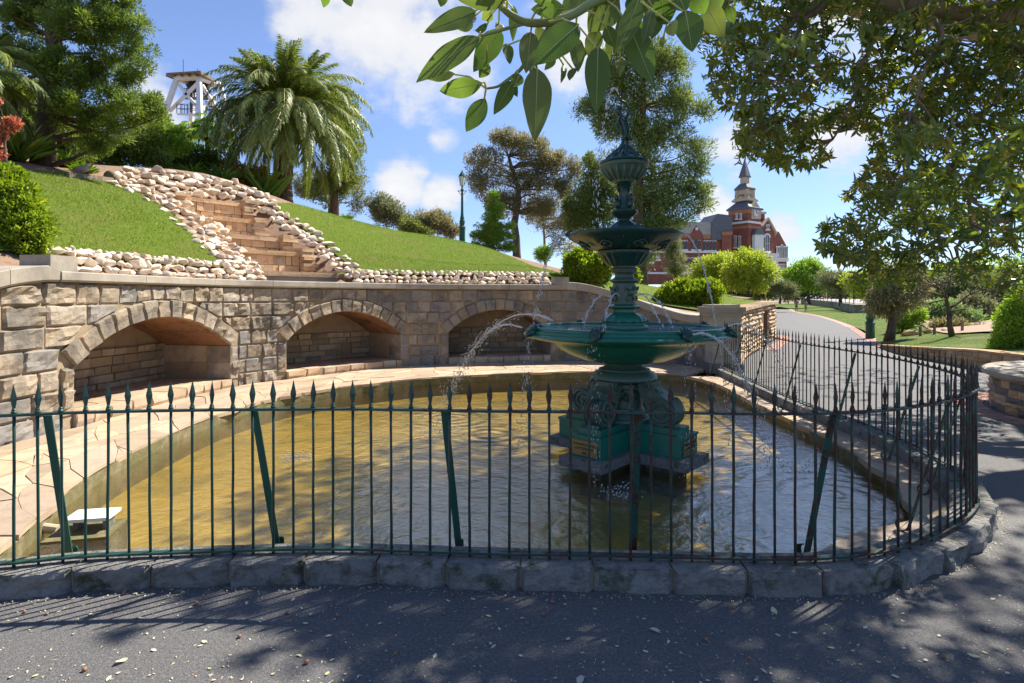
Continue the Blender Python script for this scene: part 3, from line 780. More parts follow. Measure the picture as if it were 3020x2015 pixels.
for A in archs:
    b = -WALL.nor(A['c']) * 1.3
    flags(lambda u, v: WALL.off(A['sa'] + .02 + (A['sb'] - A['sa'] - .04) * u, -.3) + b * (v * .8), 6, 3, STEP, wall, [M['flagdark']], tilt=.003)

# ------------------------------------------------------------------ terrace between pool and wall
sP0, sP1 = POOL.near(-3.36, 3.88), POOL.near(3.62, 11.8); sW0, sW1 = WALL.near(-5.7, 3.6), WALL.L - .05
tmap = lambda u, v: POOL.off(sP0 + (sP1 - sP0) * u, .015 * 0 - .0).lerp(WALL.off(sW0 + (sW1 - sW0) * u, .04), v)
tb = MB(); tp = [tmap(i / 80, 0) for i in range(81)]; tw = [tmap(i / 80, 1) for i in range(81)]
for q in tp + tw: q.z = .004
tb.add(tp + tw, [(i + 1, i, 81 + i, 82 + i) for i in range(80)])
front = [Vector((-3.2, 3.3, -.012)), Vector((-3.36, 3.88, -.012)), Vector((-5.66, 3.6, -.012)), Vector((-6.0, 2.4, -.012)), Vector((-4.6, 2.9, -.012))]
tb.add(front, [tuple(range(len(front)))])
terrace = tb.build('terrace', M['mortar'], kind='structure')
flags(tmap, 30, 4, .022, terrace, [M['flag'], M['flag'], M['flagdark']], thick=.05)
fr = lambda u, v: Vector((-4.7, 3.12, 0)).lerp(Vector((-3.2, 3.34, 0)), u).lerp(Vector((-5.66, 3.58, 0)).lerp(Vector((-3.37, 3.86, 0)), u), v)
flags(fr, 4, 2, .02, terrace, [M['flag']], thick=.05)
# rim stones on the right of the pool
rimc = lambda u, v: POOL.at(sP1 + (POOL.L - .02 - sP1) * u).lerp(FENCE.off(FENCE.near(4.42, 11.6) + (FENCE.near(1.2, 3.25) - FENCE.near(4.42, 11.6)) * u, -.14), v)
rb = MB(); a = [rimc(i / 60, 0) for i in range(61)]; b_ = [rimc(i / 60, 1) for i in range(61)]
for q in a + b_: q.z = -.012
rb.add(a + b_, [(i, i + 1, 62 + i, 61 + i) for i in range(60)])
rim = rb.build('pool_rim', M['mortar'], kind='structure')
flags(rimc, 12, 1, .015, rim, [M['flagdark'], M['flag']], thick=.06)
# ledge under the front kerb
lb = MB(); a = FENCE.line(FENCE.near(-3.2, 3.15), FENCE.near(1.3, 3.25), -.2, 30); b_ = FENCE.line(FENCE.near(-3.2, 3.15), FENCE.near(1.3, 3.25), .0, 30)
for q in a + b_: q.z = .0
lb.add(a + b_, [(i + 1, i, 31 + i, 32 + i) for i in range(30)]).build('pool_ledge', M['concrete'], kind='structure')

# ------------------------------------------------------------------ kerb and iron fence
kerb = thing('pool_kerb', 'low kerb of rock-faced grey stone blocks carrying the iron fence', 'kerb', FENCE.at(4), kind='thing')
s = 0.0
def nkerb(mb_): mb_.build('kerb_stone', M['kerb'], kerb)
while s < FENCE.L - .1:
    e = min(s + R.uniform(.40, .44), FENCE.L)
    nkerb(face_block(FENCE, s + .006, e - .006, K(-.03), K(.132), -.15, .095, .024, R.uniform(0, 99), 10, 7, True))
    s = e
mbj = MB()
for i in range(120):
    a, b_ = FENCE.L * i / 120, FENCE.L * (i + 1) / 120
    mbj.hexa([FENCE.off(q, d, z) for z in (-.03, .12) for q, d in ((a, .075), (b_, .075), (b_, -.14), (a, -.14))])
mbj.build('kerb_joint', M['mortar'], kerb)
fence = thing('iron_fence', 'spear-topped iron fence in flaking green paint and rust around the pool', 'fence', FENCE.at(4) + Vector((0, 0, .13)), kind='thing')
def rail(z, w, h, name):
    mb = MB(); n = 170; pts = []
    for i in range(n + 1):
        s = FENCE.L * i / n; wob = noise.noise(Vector((s * 1.3, z * 9, 2))) * .004
        pts += [FENCE.off(s, w / 2, z - h / 2 + wob), FENCE.off(s, w / 2, z + h / 2 + wob), FENCE.off(s, -w / 2, z + h / 2 + wob), FENCE.off(s, -w / 2, z - h / 2 + wob)]
    f = [(i * 4 + k, (i + 1) * 4 + k, (i + 1) * 4 + (k + 1) % 4, i * 4 + (k + 1) % 4) for i in range(n) for k in range(4)] + [(0, 1, 2, 3), (n * 4 + 3, n * 4 + 2, n * 4 + 1, n * 4)]
    return mb.add(pts, f).build(name, M['iron'], fence)
rail(.985, .036, .013, 'top_rail'); rail(.160, .040, .012, 'bottom_rail')
bars = []
for v in range(4):
    mb = MB(); pts = [(R.uniform(-.0015, .0015), R.uniform(-.0015, .0015), -.02 + .88 * i / 5) for i in range(6)]
    bars.append(mb.tube(pts, [.0078 * R.uniform(.9, 1.12) for _ in range(6)], 8).mesh('bar', M['iron'], True))
sp = MB()
sp.lathe([(.006, -.004), (.014, .002), (.015, .010), (.0105, .018), (.0115, .024), (.008, .03)], 8)
for z0, z1, r0, r1, r2, r3 in ((.03, .085, .008, .008, .0175, .010), (.085, .168, .0175, .010, .0008, .0008)):
    sp.add([(x * r0, y * r1, z0) for x, y in ((1, 0), (0, 1), (-1, 0), (0, -1))] + [(x * r2, y * r3, z1) for x, y in ((1, 0), (0, 1), (-1, 0), (0, -1))], [(k, (k + 1) % 4, (k + 1) % 4 + 4, k + 4) for k in range(4)] + [(7, 6, 5, 4)])
spike_me = sp.mesh('spike', M['iron'])
s = FENCE.near(-3.35, 3.12); nb_ = 0
while s < FENCE.L:
    q = FENCE.at(s); t = FENCE.tan(s)
    Mx = Matrix.Translation((q.x, q.y, .135)) @ Matrix.Rotation(math.atan2(t.y, t.x), 4, 'Z') @ Matrix.Rotation(R.uniform(-.008, .008), 4, 'X') @ Matrix.Rotation(R.uniform(-.008, .008), 4, 'Y')
    b_ = put('bar', bars[nb_ % 4], Mx, fence)
    put('spike', spike_me, Mx @ Matrix.Translation((0, 0, .857)) @ Matrix.Rotation(R.uniform(-.3, .3), 4, 'Z') @ Matrix.Rotation(R.uniform(-.03, .03), 4, 'Y'), b_)
    s += .1165; nb_ += 1
# raking stays with a curled foot
s = FENCE.near(-2.62, 3.22)
while s < FENCE.L:
    for_in = -.27
    foot_s = s + R.uniform(-.02, .05)
    a = FENCE.off(s, -.022, .972); b_ = FENCE.off(foot_s, for_in, .03); t = FENCE.tan(s)
    curl = [FENCE.off(foot_s, for_in - .035 + .035 * math.cos(q), .06 + .04 * math.sin(q)) for q in [-.2 - .55 * k for k in range(9)]]
    pts = [a, a.lerp(b_, .5), b_] + curl
    mb = MB(); vv = []
    for i, q in enumerate(pts):
        d = (pts[min(i + 1, len(pts) - 1)] - pts[max(i - 1, 0)]).normalized(); nn = t.cross(d).normalized()
        wdt = .021 if i < 3 else .016
        for x, y in ((-1, -1), (1, -1), (1, 1), (-1, 1)): vv.append(q + t * (x * wdt) + nn * (y * .004))
    f = [(i * 4 + k, i * 4 + (k + 1) % 4, (i + 1) * 4 + (k + 1) % 4, (i + 1) * 4 + k) for i in range(len(pts) - 1) for k in range(4)] + [(3, 2, 1, 0), tuple((len(pts) - 1) * 4 + k for k in range(4))]
    mb.add(vv, f).build('stay', M['staygreen'], fence)
    s += 1.13 if s < 9.5 else 1.28
# ------------------------------------------------------------------ leaves in bulk
def leaf_mesh(name, C, A, Nn, Ln, Wd, tint, mat_, fold=.25, curve=.12, shape='leaf'):
    """C base points, A unit axes, Nn approximate normals; one folded leaf of 6 points each"""
    C, A, Nn = np.asarray(C, float), np.asarray(A, float), np.asarray(Nn, float); n = len(C)
    Ln = np.broadcast_to(np.asarray(Ln, float), (n,))[:, None]; Wd = np.broadcast_to(np.asarray(Wd, float), (n,))[:, None]
    A = A / (np.linalg.norm(A, axis=1, keepdims=True) + 1e-9)
    S = np.cross(A, Nn); S /= (np.linalg.norm(S, axis=1, keepdims=True) + 1e-9); U = np.cross(S, A)
    if shape == 'blade':
        V = np.stack([C - S * Wd / 2, C + S * Wd / 2, C + A * Ln + U * Ln * curve], 1).reshape(-1, 3); k = 3
        idx = np.arange(n)[:, None] * 3 + np.array([0, 1, 2])[None]; loops = idx.ravel(); nf, per = n, 3
    elif shape == 'quad':
        V = np.stack([C, C + A * Ln * .45 + S * Wd / 2 + U * Wd * fold, C + A * Ln - U * Ln * curve, C + A * Ln * .45 - S * Wd / 2 + U * Wd * fold], 1).reshape(-1, 3); k = 4
        loops = (np.arange(n)[:, None] * 4 + np.array([0, 1, 2, 3])[None]).ravel(); nf, per = n, 4
    else:
        f = U * Wd * fold
        V = np.stack([C, C + A * Ln * .3 + S * Wd * .46 + f, C + A * Ln * .68 + S * Wd * .4 + f * .7 - U * Ln * curve * .5, C + A * Ln - U * Ln * curve,
                      C + A * Ln * .68 - S * Wd * .4 + f * .7 - U * Ln * curve * .5, C + A * Ln * .3 - S * Wd * .46 + f], 1).reshape(-1, 3); k = 6
        loops = (np.arange(n)[:, None] * 6 + np.array([0, 1, 2, 3, 0, 3, 4, 5])[None]).ravel(); nf, per = n * 2, 4
    me = bpy.data.meshes.new(name)
    me.vertices.add(len(V)); me.vertices.foreach_set('co', V.astype(np.float32).ravel())
    me.loops.add(len(loops)); me.loops.foreach_set('vertex_index', loops.astype(np.int32))
    me.polygons.add(nf); me.polygons.foreach_set('loop_start', (np.arange(nf) * per).astype(np.int32)); me.polygons.foreach_set('loop_total', np.full(nf, per, np.int32))
    at = me.attributes.new('tint', 'FLOAT', 'POINT'); at.data.foreach_set('value', np.repeat(np.broadcast_to(tint, (n,)), k).astype(np.float32))
    me.materials.append(mat_); me.update(); me.validate()
    return me
def unit(n): v = rng.normal(size=(n, 3)); return v / np.linalg.norm(v, axis=1, keepdims=True)

# ------------------------------------------------------------------ lawns
def band_pts(px): return [hit(*q) for q in px]
W_L0, W_L1 = WALL.near(-5.53, 6.8), WALL.near(-4.75, 10.95)
left_band = [(334, 540), (400, 568), (470, 606), (530, 652), (575, 700), (620, 748), (650, 778)]
right_band = [(800, 606), (835, 640), (885, 672), (950, 712), (1010, 768), (1040, 795)]
lb_pts = band_pts(left_band); rb_pts = band_pts(right_band)
lawn_l = [WALL.off(W_L0 + (W_L1 - W_L0) * i / 14, -.72) for i in range(15)] + lb_pts[::-1] + band_pts([(300, 526), (250, 518), (180, 513), (110, 509), (50, 506)]) + [Vector((-11.8, 9.0, 0)), Vector((-9.5, 5.2, 0)), Vector((-6.6, 5.2, 0))]
sheet('lawn', [(q.x, q.y) for q in lawn_l], lambda xy: HILL(xy) + .02, M['grass'], .35)
W_R0, W_R1 = WALL.near(-3.55, 12.6), WALL.near(1.2, 14.45)
lawn_r = rb_pts + [WALL.off(W_R0 + (W_R1 - W_R0) * i / 14, -.72) for i in range(15)] + [Vector((2.5, 15.6, 0)), Vector((2.3, 18.2, 0))] + [Vector((q.x, q.y, 0)) for q in (P(1650, 817, 18.6), P(1500, 767, 21), P(1363, 719, 25), P(1200, 695, 21.5), P(1000, 640, 20.8), P(880, 612, 19))]
sheet('lawn', [(q.x, q.y) for q in lawn_r], lambda xy: HILL(xy) + .02, M['grass'], .35)
lawn_b = [(2.6, 15.4), (3.6, 15.2), (4.9, 14.6), (6.1, 16.2), (8.2, 19.6), (9.8, 22.4), (10.5, 25), (12.9, 34), (20, 50), (5, 44), (2.8, 26)]
sheet('lawn', lawn_b, lambda xy: HILL(xy) + .02, M['grass'], .6)
def blades(name, poly, zf, n, L, label, near=None, mat_=None, maxd=None):
    pa = np.array([(q[0], q[1]) for q in poly]); lo, hi = pa.min(0), pa.max(0)
    p = rng.uniform(lo, hi, (n * 3, 2)); p = p[inside(p, pa)][:n]
    if maxd is not None: p = p[p[:, 1] < maxd]
    z = zf(p); C = np.column_stack([p, z]); k = len(C)
    A = np.column_stack([rng.normal(0, .5, (k, 2)), np.ones(k)])
    me = leaf_mesh(name, C, A, unit(k), L * rng.uniform(.5, 1.3, k), .009, np.clip(rng.beta(2, 2, k) + (rng.random(k) < .07) * .6, 0, 1), mat_ or M['grassblade'], shape='blade', curve=.3)
    return put(name, me, label=label, cat='grass', kind='stuff')
blades('grass_tufts', [(q.x, q.y) for q in lawn_l], lambda p: HILL(p) + .015, 42000, .045, 'short green grass of the steep lawn left of the stone cascade')
blades('grass_tufts', [(q.x, q.y) for q in lawn_r], lambda p: HILL(p) + .015, 42000, .05, 'short green grass of the steep lawn right of the stone cascade')
blades('grass_tufts', lawn_b, lambda p: HILL(p) + .015, 9000, .09, 'short grass on the bank above the rubble wall')
M['parkblade'] = leafmat('park_blade', (.07, .14, .02), (.15, .22, .04), .3, .6, c3=(.42, .36, .18))
blades('grass_tufts', park_poly, lambda p: PARK(p) + .015, 130000, .10, 'rough grass beside the asphalt path on the right', mat_=M['parkblade'], maxd=48)

# ------------------------------------------------------------------ quartz stones
rock_me = []
for k in range(12):
    bm = bmesh.new()
    for _ in range(15):
        v = Vector(unit(1)[0]); v *= R.uniform(.82, 1.05); bm.verts.new((v.x * 1.15, v.y * .9, v.z * .75))
    r = bmesh.ops.convex_hull(bm, input=bm.verts)
    bmesh.ops.delete(bm, geom=[g for g in r['geom_interior'] if isinstance(g, bmesh.types.BMVert)], context='VERTS')
    bmesh.ops.bevel(bm, geom=list(bm.edges), offset=.10, segments=1, affect='EDGES', clamp_overlap=True)
    me = bpy.data.meshes.new('rock'); bm.to_mesh(me); bm.free(); me.materials.append(M['quartz'])
    me.polygons.foreach_set('use_smooth', [True] * len(me.polygons)); me.set_sharp_from_angle(angle=rad(32))
    rock_me.append(me)
def rock_at(q, r, parent, name='stone', flatz=.8):
    Mx = Matrix.Translation(q) @ Matrix.Rotation(R.uniform(0, 6.28), 4, 'Z') @ Matrix.Rotation(R.uniform(-.5, .5), 4, 'X') @ Matrix.Diagonal((r * R.uniform(.85, 1.25), r * R.uniform(.8, 1.1), r * R.uniform(.75, 1.05), 1))
    return put(name, R.choice(rock_me), Mx, parent)
def fill_px(poly, rpx, n, parent, jitter=.25, cap=290, lift=.25):
    """stones lying on the hillside within a patch of the view"""
    pa = np.array(poly, float); lo, hi = pa.min(0), pa.max(0); acc = []; tries = 0
    while len(acc) < min(n, cap) and tries < 14000:
        tries += 1; p = np.array([R.uniform(lo[0], hi[0]), R.uniform(lo[1], hi[1])])
        if not inside([p], pa)[0]: continue
        rr = rpx * R.uniform(1 - jitter, 1 + jitter * 1.4)
        if any((p[0] - a[0]) ** 2 + ((p[1] - a[1]) * 1.15) ** 2 < (.66 * (rr + a[2])) ** 2 for a in acc): continue
        acc.append((p[0], p[1], rr))
    for x, y, rr in acc:
        q = hit(x, y); r = rr / F * q.y
        rock_at(q + Vector((0, 0, r * lift)), r * 1.12, parent)
    return len(acc)
def border(s0, s1, rows, r0, label, along=1.0, fr_=None):
    t = thing('stone_border', label, 'stone border', WALL.off((s0 + s1) / 2, -.5, 2.0), 'quartz stone borders', kind='thing')
    for k, (d, z, f) in enumerate(rows):
        s = s0 + R.uniform(0, r0)
        while s < s1:
            r = r0 * f * R.uniform(.75, 1.3)
            rock_at(WALL.off(s, d + R.uniform(-.03, .03), z + R.uniform(-.015, .02)), r, t)
            s += r * 1.72 * along
    return t
border(WALL.near(-5.53, 7.3), WALL.near(-4.62, 11.1), ((-.40, 2.03, 1.0), (-.47, 2.14, 1.05), (-.58, 2.25, 1.0), (-.72, 2.31, .8)), .088, 'low bank of white quartz stones along the coping left of the cascade')
border(WALL.near(-3.35, 12.75), WALL.near(1.05, 14.43), ((-.40, 2.02, 1.0), (-.50, 2.12, 1.0), (-.62, 2.22, 1.0), (-.78, 2.28, .8)), .083, 'long low bank of pale quartz stones along the coping right of the cascade')
t = thing('stone_edging', 'strip of white quartz stones up the left side of the cascade', 'stone edging', hit(580, 690), 'quartz stone edgings', kind='thing')
fill_px([(330, 528), (470, 585), (545, 605), (580, 650), (640, 705), (680, 750), (748, 800), (752, 832), (690, 828), (640, 780), (575, 720), (530, 672), (470, 616), (400, 579), (330, 549)], 14, 225, t)
fill_px([(590, 640), (640, 665), (690, 722), (765, 795), (770, 832), (735, 832), (690, 775), (620, 690)], 13, 70, t)
t = thing('stone_edging', 'strip of white quartz stones down the right side of the cascade', 'stone edging', hit(880, 680), 'quartz stone edgings', kind='thing')
fill_px([(735, 592), (800, 605), (850, 640), (905, 672), (965, 716), (1040, 775), (1070, 815), (1028, 822), (985, 790), (935, 745), (880, 705), (815, 662), (745, 612)], 13, 280, t)
t = thing('rock_bank', 'broad bank of white quartz rocks across the top of the cascade', 'rock bank', hit(600, 550), kind='thing')
fill_px([(332, 535), (350, 512), (385, 500), (540, 514), (660, 532), (728, 552), (798, 588), (806, 610), (742, 602), (708, 590), (553, 582), (504, 590), (470, 592)], 14.5, 299, t, cap=299)

# ------------------------------------------------------------------ stone cascade steps
casc = thing('stone_cascade', 'flight of five tall sandstone cascade steps climbing between quartz stones', 'cascade', P(900, 826, 12.9), kind='thing')
o_ = Vector((.78, -.63, 0)); t_ = Vector((.63, .78, 0))
prevz = 1.955
for k, (px, py, D, w) in enumerate(STEPS):
    c = P(px, py, D); zt = c.z; c.z = 0
    nxt = P(*STEPS[k + 1][:3]) if k < 4 else c - o_ * .9
    dep = max(.5, -(Vector((nxt.x, nxt.y, 0)) - c).dot(o_)) + .25
    def obx(a0, a1, d0, d1, z0, z1, j=.0):
        return MB().hexa([c + t_ * (a + R.uniform(-j, j)) + o_ * (d + R.uniform(-j, j)) + Vector((0, 0, z)) for z in (z0, z1) for a, d in ((a0, d0), (a0, d1), (a1, d1), (a1, d0))][::1])
    sl = .11
    obx(-w / 2 - .03, w / 2 + .03, -dep, .05, zt - sl, zt, .008).build('step_slab', M['cascade'], casc)
    obx(-w / 2 - .25, w / 2 + .25, -dep, -.1, prevz - .3, zt - sl - .005).build('step_core', M['mortar'], casc)
    if k == 0:
        obx(-w / 2, w / 2, -.2, .02, prevz - .02, zt - sl - .004).build('riser_stone', M['coping'], casc)
    else:
        zz = prevz - .02; rows = 2 if zt - sl - zz < .5 else 3
        for r in range(rows):
            z0 = zz + (zt - sl - zz) * r / rows; z1 = zz + (zt - sl - zz) * (r + 1) / rows; x = -w / 2
            while x < w / 2 - .05:
                e = min(x + R.uniform(.14, .42), w / 2)
                if w / 2 - e < .1: e = w / 2
                obx(x + .007, e - .007, -.2, R.uniform(-.015, .02), z0 + .006, z1 - .006, .006).build('riser_stone', M['cascade'], casc)
                x = e
    for sg in (-1, 1):      # stepped cheek walls of flat stones
        z = prevz - .05
        while z < zt + .03:
            th = R.uniform(.06, .11); a0 = w / 2 + R.uniform(-.02, .03); a1 = a0 + R.uniform(.28, .42)
            x0, x1 = (a0, a1) if sg > 0 else (-a1, -a0)
            obx(x0, x1, -dep * .7, .12 + R.uniform(-.05, .09), z + .004, z + th, .012).build('cheek_stone', M['cascade'] if R.random() < .8 else M['warmstone'], casc)
            z += th
    prevz = zt

# ------------------------------------------------------------------ gate pillar, rubble wall, low wall, planter
pil = thing('stone_pillar', 'square grey stone pillar with flat cap where the curved wall meets the fence', 'pillar', (4.68, 12.75, 0), kind='thing')
MB().box((4.68, 12.75, .09), (.74, .74, .2)).build('base', M['wallgrey'], pil)
sh = MB().box((4.68, 12.75, .70), (.62, .62, 1.02)); sh.build('shaft', M['coping'], pil)
MB().box((4.68, 12.75 - .315, .68), (.36, .03, .72)).build('panel', M['coping'], pil)
MB().box((4.68, 12.75, 1.26), (.72, .72, .10)).box((4.68, 12.75, 1.37), (.80, .80, .12)).build('cap', M['coping'], pil)
MB().box((4.68, 12.75, 1.455), (.62, .62, .05)).build('cap_top', M['coping'], pil)
rw = thing('rubble_wall', 'curved dry-laid rubble wall with a dark doorway beside the path', 'wall', RUBBLE.at(4), kind='thing')
mb = MB(); n = 40
door0, door1 = RUBBLE.near(8.35, 19.1), RUBBLE.near(9.0, 20.3)
def rtop(s): return 1.30 + .12 * min(1, s / 10)
for i in range(n):
    a, b_ = RUBBLE.L * i / n, RUBBLE.L * (i + 1) / n
    if door0 - .1 < (a + b_) / 2 < door1 + .1:
        mb.hexa([RUBBLE.off(q, d, z) for z in (1.15, rtop(a) - .03) for q, d in ((a, .10), (b_, .10), (b_, -.45), (a, -.45))])
        mb.hexa([RUBBLE.off(q, d, z) for z in (0, 1.2) for q, d in ((a, -.75), (b_, -.75), (b_, -.9), (a, -.9))])
        continue
    mb.hexa([RUBBLE.off(q, d, z) for z in (-.05, rtop(a) - .03) for q, d in ((a, .10), (b_, .10), (b_, -.45), (a, -.45))])
mb.build('wall_core', M['soil'], rw)
cnt = 0
z = 0.0
while z < 1.27:
    h = R.uniform(.10, .17); s = R.uniform(0, .2)
    while s < RUBBLE.near(10.9, 24.4) and cnt < 296:
        w = R.uniform(.25, .62)
        if not (s + w > door0 and s < door1 and z < 1.1):
            face_block(RUBBLE, s + .012, s + w - .012, K(z + .008), K(min(z + h - .008, rtop(s))), .02, .12, .05, R.uniform(0, 99), 3, 2).build('stone', M['warmstone'], rw); cnt += 1
        s += w
    z += h
s = 0
while s < RUBBLE.L - .2:
    e = min(s + R.uniform(.5, .8), RUBBLE.L)
    MB().hexa([RUBBLE.off(q, d, z) for z in (rtop(s) - .025, rtop(s) + .05) for q, d in ((s + .01, .20), (e - .01, .20), (e - .01, -.42), (s + .01, -.42))]).build('cap_stone', M['warmstone'], rw); s = e
lw = thing('low_stone_wall', 'low brown stone retaining wall under the grass at the right', 'wall', (10.8, 14, 0), kind='thing')
LOWC = Curve([(12.1, 18.75), (11.55, 17.4), (11.0, 15.6), (10.8, 14.0), (10.55, 12.14), (11.2, 10.6), (12.6, 9.3)])
top_l = lambda s: .04 + .36 * min(1, s / 6.0)
mb = MB()
for i in range(24):
    a, b_ = LOWC.L * i / 24, LOWC.L * (i + 1) / 24
    mb.hexa([LOWC.off(q, d, z) for z in (-.04, top_l(a)) for q, d in ((a, -.02), (b_, -.02), (b_, -.42), (a, -.42))])
mb.build('wall_core', M['mortar'], lw)
for row in range(3):
    s = R.uniform(.3, .6) + (0, .9, 2.6)[row]
    while s < LOWC.L - .2:
        w = R.uniform(.22, .5); tl = top_l(s + w / 2); z0, z1 = tl * row / 3 - (.02 if row == 0 else 0), tl * (row + 1) / 3
        face_block(LOWC, s + .008, s + w - .008, K(z0 + .004), K(z1 - .004), -.03, .0, .03, R.uniform(0, 99), 3, 2).build('stone', M['warmstone'], lw)
        s += w
s = 0
while s < LOWC.L - .3:
    e = s + R.uniform(.5, .9); e = min(e, LOWC.L)
    MB().hexa([LOWC.off(q, d, z) for z0_, dz in ((0, .002), (1, .05)) for q, d, z in ((s + .006, .04, top_l(s) + dz), (e - .006, .04, top_l(e) + dz), (e - .006, -.4, top_l(e) + dz), (s + .006, -.4, top_l(s) + dz))]).build('cap_stone', M['cascade'], lw); s = e
PLC, PLR = Vector((8.75, 7.6, 0)), 1.85
pl = thing('round_planter', 'round seat-height stone planter with a pale cap at the right edge', 'planter', PLC, kind='thing')
PLN = Curve([(PLC.x - PLR * math.cos(a), PLC.y + PLR * math.sin(a)) for a in [-math.pi * 1.0 + 2 * math.pi * k / 36 for k in range(37)]][::-1])
if (PLN.nor(1.0)).dot(PLN.at(1.0) - PLC) < 0: PLN = Curve([tuple(q) for q in PLN.p[::-4]])
MB().lathe([(PLR - .04, -.03), (PLR - .04, .50)], 40, PLC).build('wall_core', M['mortar'], pl)
z = 0
while z < .49:
    h = R.uniform(.05, .11); s = R.uniform(0, .2)
    while s < PLN.L - .1:
        w = min(R.uniform(.14, .42), PLN.L - s)
        face_block(PLN, s + .006, s + w - .006, K(z + .004), K(min(z + h, .50) - .004), -.05, -.02, .018, R.uniform(0, 99), 2, 2).build('stone', M['wallgrey'] if R.random() < .4 else M['cascade'], pl)
        s += w
    z += h
MB().lathe([(PLR - .5, .505), (PLR + .06, .505), (PLR + .07, .53), (PLR + .06, .575), (PLR + .03, .59), (PLR - .5, .59), (PLR - .52, .54)], 48, PLC).build('cap', M['coping'], pl)
MB().lathe([(1e-4, .5), (PLR - .45, .5)], 30, PLC).build('planting_soil', M['soil'], pl)

# ------------------------------------------------------------------ brick edgings
bk = MB().box((0, 0, 0), (.215, .105, .05)).mesh('brick', M['brick'])
def edging(label, curve, s0, s1, d_list, z=.006, group='brick edgings', length=.225):
    t = thing('brick_edging', label, 'brick edging', curve.off(s0, 0), group, kind='thing')
    n = 0
    for d in d_list:
        s = s0 + R.uniform(0, .1)
        while s < s1 and n < 296:
            q = curve.off(s, d, z - .02 + R.uniform(-.002, .002)); tt = curve.tan(s)
            put('brick', bk, Matrix.Translation(q) @ Matrix.Rotation(math.atan2(tt.y, tt.x) + R.uniform(-.02, .02), 4, 'Z'), t); s += length; n += 1
    return t
edging('ring of red bricks laid round the foot of the round planter', PLN, 0, PLN.L, (.10, .22, .34))
edging('double row of red bricks edging the path below the grass on the right', BORDER_R, BORDER_R.near(12.0, 18.4), BORDER_R.near(18.35, 31.1), (.02, .135, .25))
edging('curved rows of red bricks at the foot of the rubble wall', RUBBLE, RUBBLE.near(7.6, 17.9), RUBBLE.near(10.9, 24.4), (.36, .48, .60))
mb = MB(); a = BORDER_R.line(BORDER_R.near(18.3, 31.0), BORDER_R.L, -.08, 30); b_ = BORDER_R.line(BORDER_R.near(18.3, 31.0), BORDER_R.L, .34, 30)
for q in a + b_: q.z = .008
mb.add(a + b_, [(i, i + 1, 32 + i, 31 + i) for i in range(30)][::1]).build('path_border', M['brick'], kind='structure')
# ------------------------------------------------------------------ bodies grown from a skeleton
def skin_body(name, joints, bones, mat_, parent, sub=2, **kw):
    """joints: {key: (x, y, z, radius)} in world metres; the first one is the root"""
    keys = list(joints); me = bpy.data.meshes.new(name)
    me.from_pydata([joints[k][:3] for k in keys], [(keys.index(a), keys.index(b)) for a, b in bones], [])
    me.materials.append(mat_)
    o = put(name, me, Matrix.Identity(4), parent, **kw)
    md = o.modifiers.new('skin', 'SKIN'); md.use_smooth_shade = True
    sv = me.skin_vertices[0].data
    for i, k in enumerate(keys):
        r = joints[k][3]; sv[i].radius = (r, r) if not isinstance(r, tuple) else r; sv[i].use_root = (i == 0)
    s2 = o.modifiers.new('smooth', 'SUBSURF'); s2.levels = sub; s2.render_levels = sub
    return o

# ------------------------------------------------------------------ fountain
FC = Vector((FX, FY, 0))
ft = thing('fountain', 'tiered dark green cast-iron fountain topped by a cherub in the pool', 'fountain', (FX, FY, WZ), kind='thing')
def fl(prof, name, m, n=48, wob=None, parent=ft, smooth='auto'): return MB().lathe(prof, n, FC, 0, wob).build(name, m, parent, smooth)
arms = [rad(90 * k) + rad(48) for k in range(4)]         # direction angles of the four arms
def arm_dir(k): a = -math.pi / 2 - rad(42) + math.pi / 2 * k; return Vector((math.cos(a), math.sin(a), 0))
def cross_poly(L, w):
    pts = []
    for k in range(4):
        d = arm_dir(k); t = Vector((-d.y, d.x, 0)); pts += [FC + d * L - t * w, FC + d * L + t * w, FC + (d + t) * w]
    return [(q.x, q.y) for q in pts]
MB().prism(cross_poly(.66, .12), -.38, -.05).prism(cross_poly(.84, .255), -.045, .05).build('stone_base', M['kerb'], ft)
MB().prism(cross_poly(.745, .185), .05, .245).build('plinth', M['fgreen'], ft)
MB().prism(cross_poly(.755, .195), .2455, .27).prism(cross_poly(.68, .14), .2705, .33).build('plinth_moulding', M['fgreen'], ft)
for k in range(4):
    d = arm_dir(k); t = Vector((-d.y, d.x, 0)); c = FC + d * .748 + Vector((0, 0, .148))
    plq = MB().extrude([c + t * a + Vector((0, 0, z)) for a, z in ((-.15, -.075), (.15, -.075), (.15, .075), (-.15, .075))], d * .008).build('plaque', M['brass'], ft)
    if k in (0, 1):
        for body, z, sz in (("VIVIAN'S FOUNDRY", .035, .030), ('CASTLEMAINE', -.005, .034), ('1881', -.05, .034)):
            cu = bpy.data.curves.new('inscription', 'FONT'); cu.body = body; cu.size = sz; cu.align_x = 'CENTER'; cu.align_y = 'CENTER'; cu.extrude = .001
            cu.materials.append(M['ink'])
            Mx = Matrix.Translation(c + d * .0095 + Vector((0, 0, z))) @ Matrix((( t.x, 0, d.x, 0), (t.y, 0, d.y, 0), (0, 1, 0, 0), (0, 0, 0, 1)))
            tmp = bpy.data.objects.new('tmp', cu); COL.objects.link(tmp); bpy.context.view_layer.update()
            me = bpy.data.meshes.new_from_object(tmp.evaluated_get(bpy.context.evaluated_depsgraph_get())); bpy.data.objects.remove(tmp)
            put('inscription', me, Mx, plq)
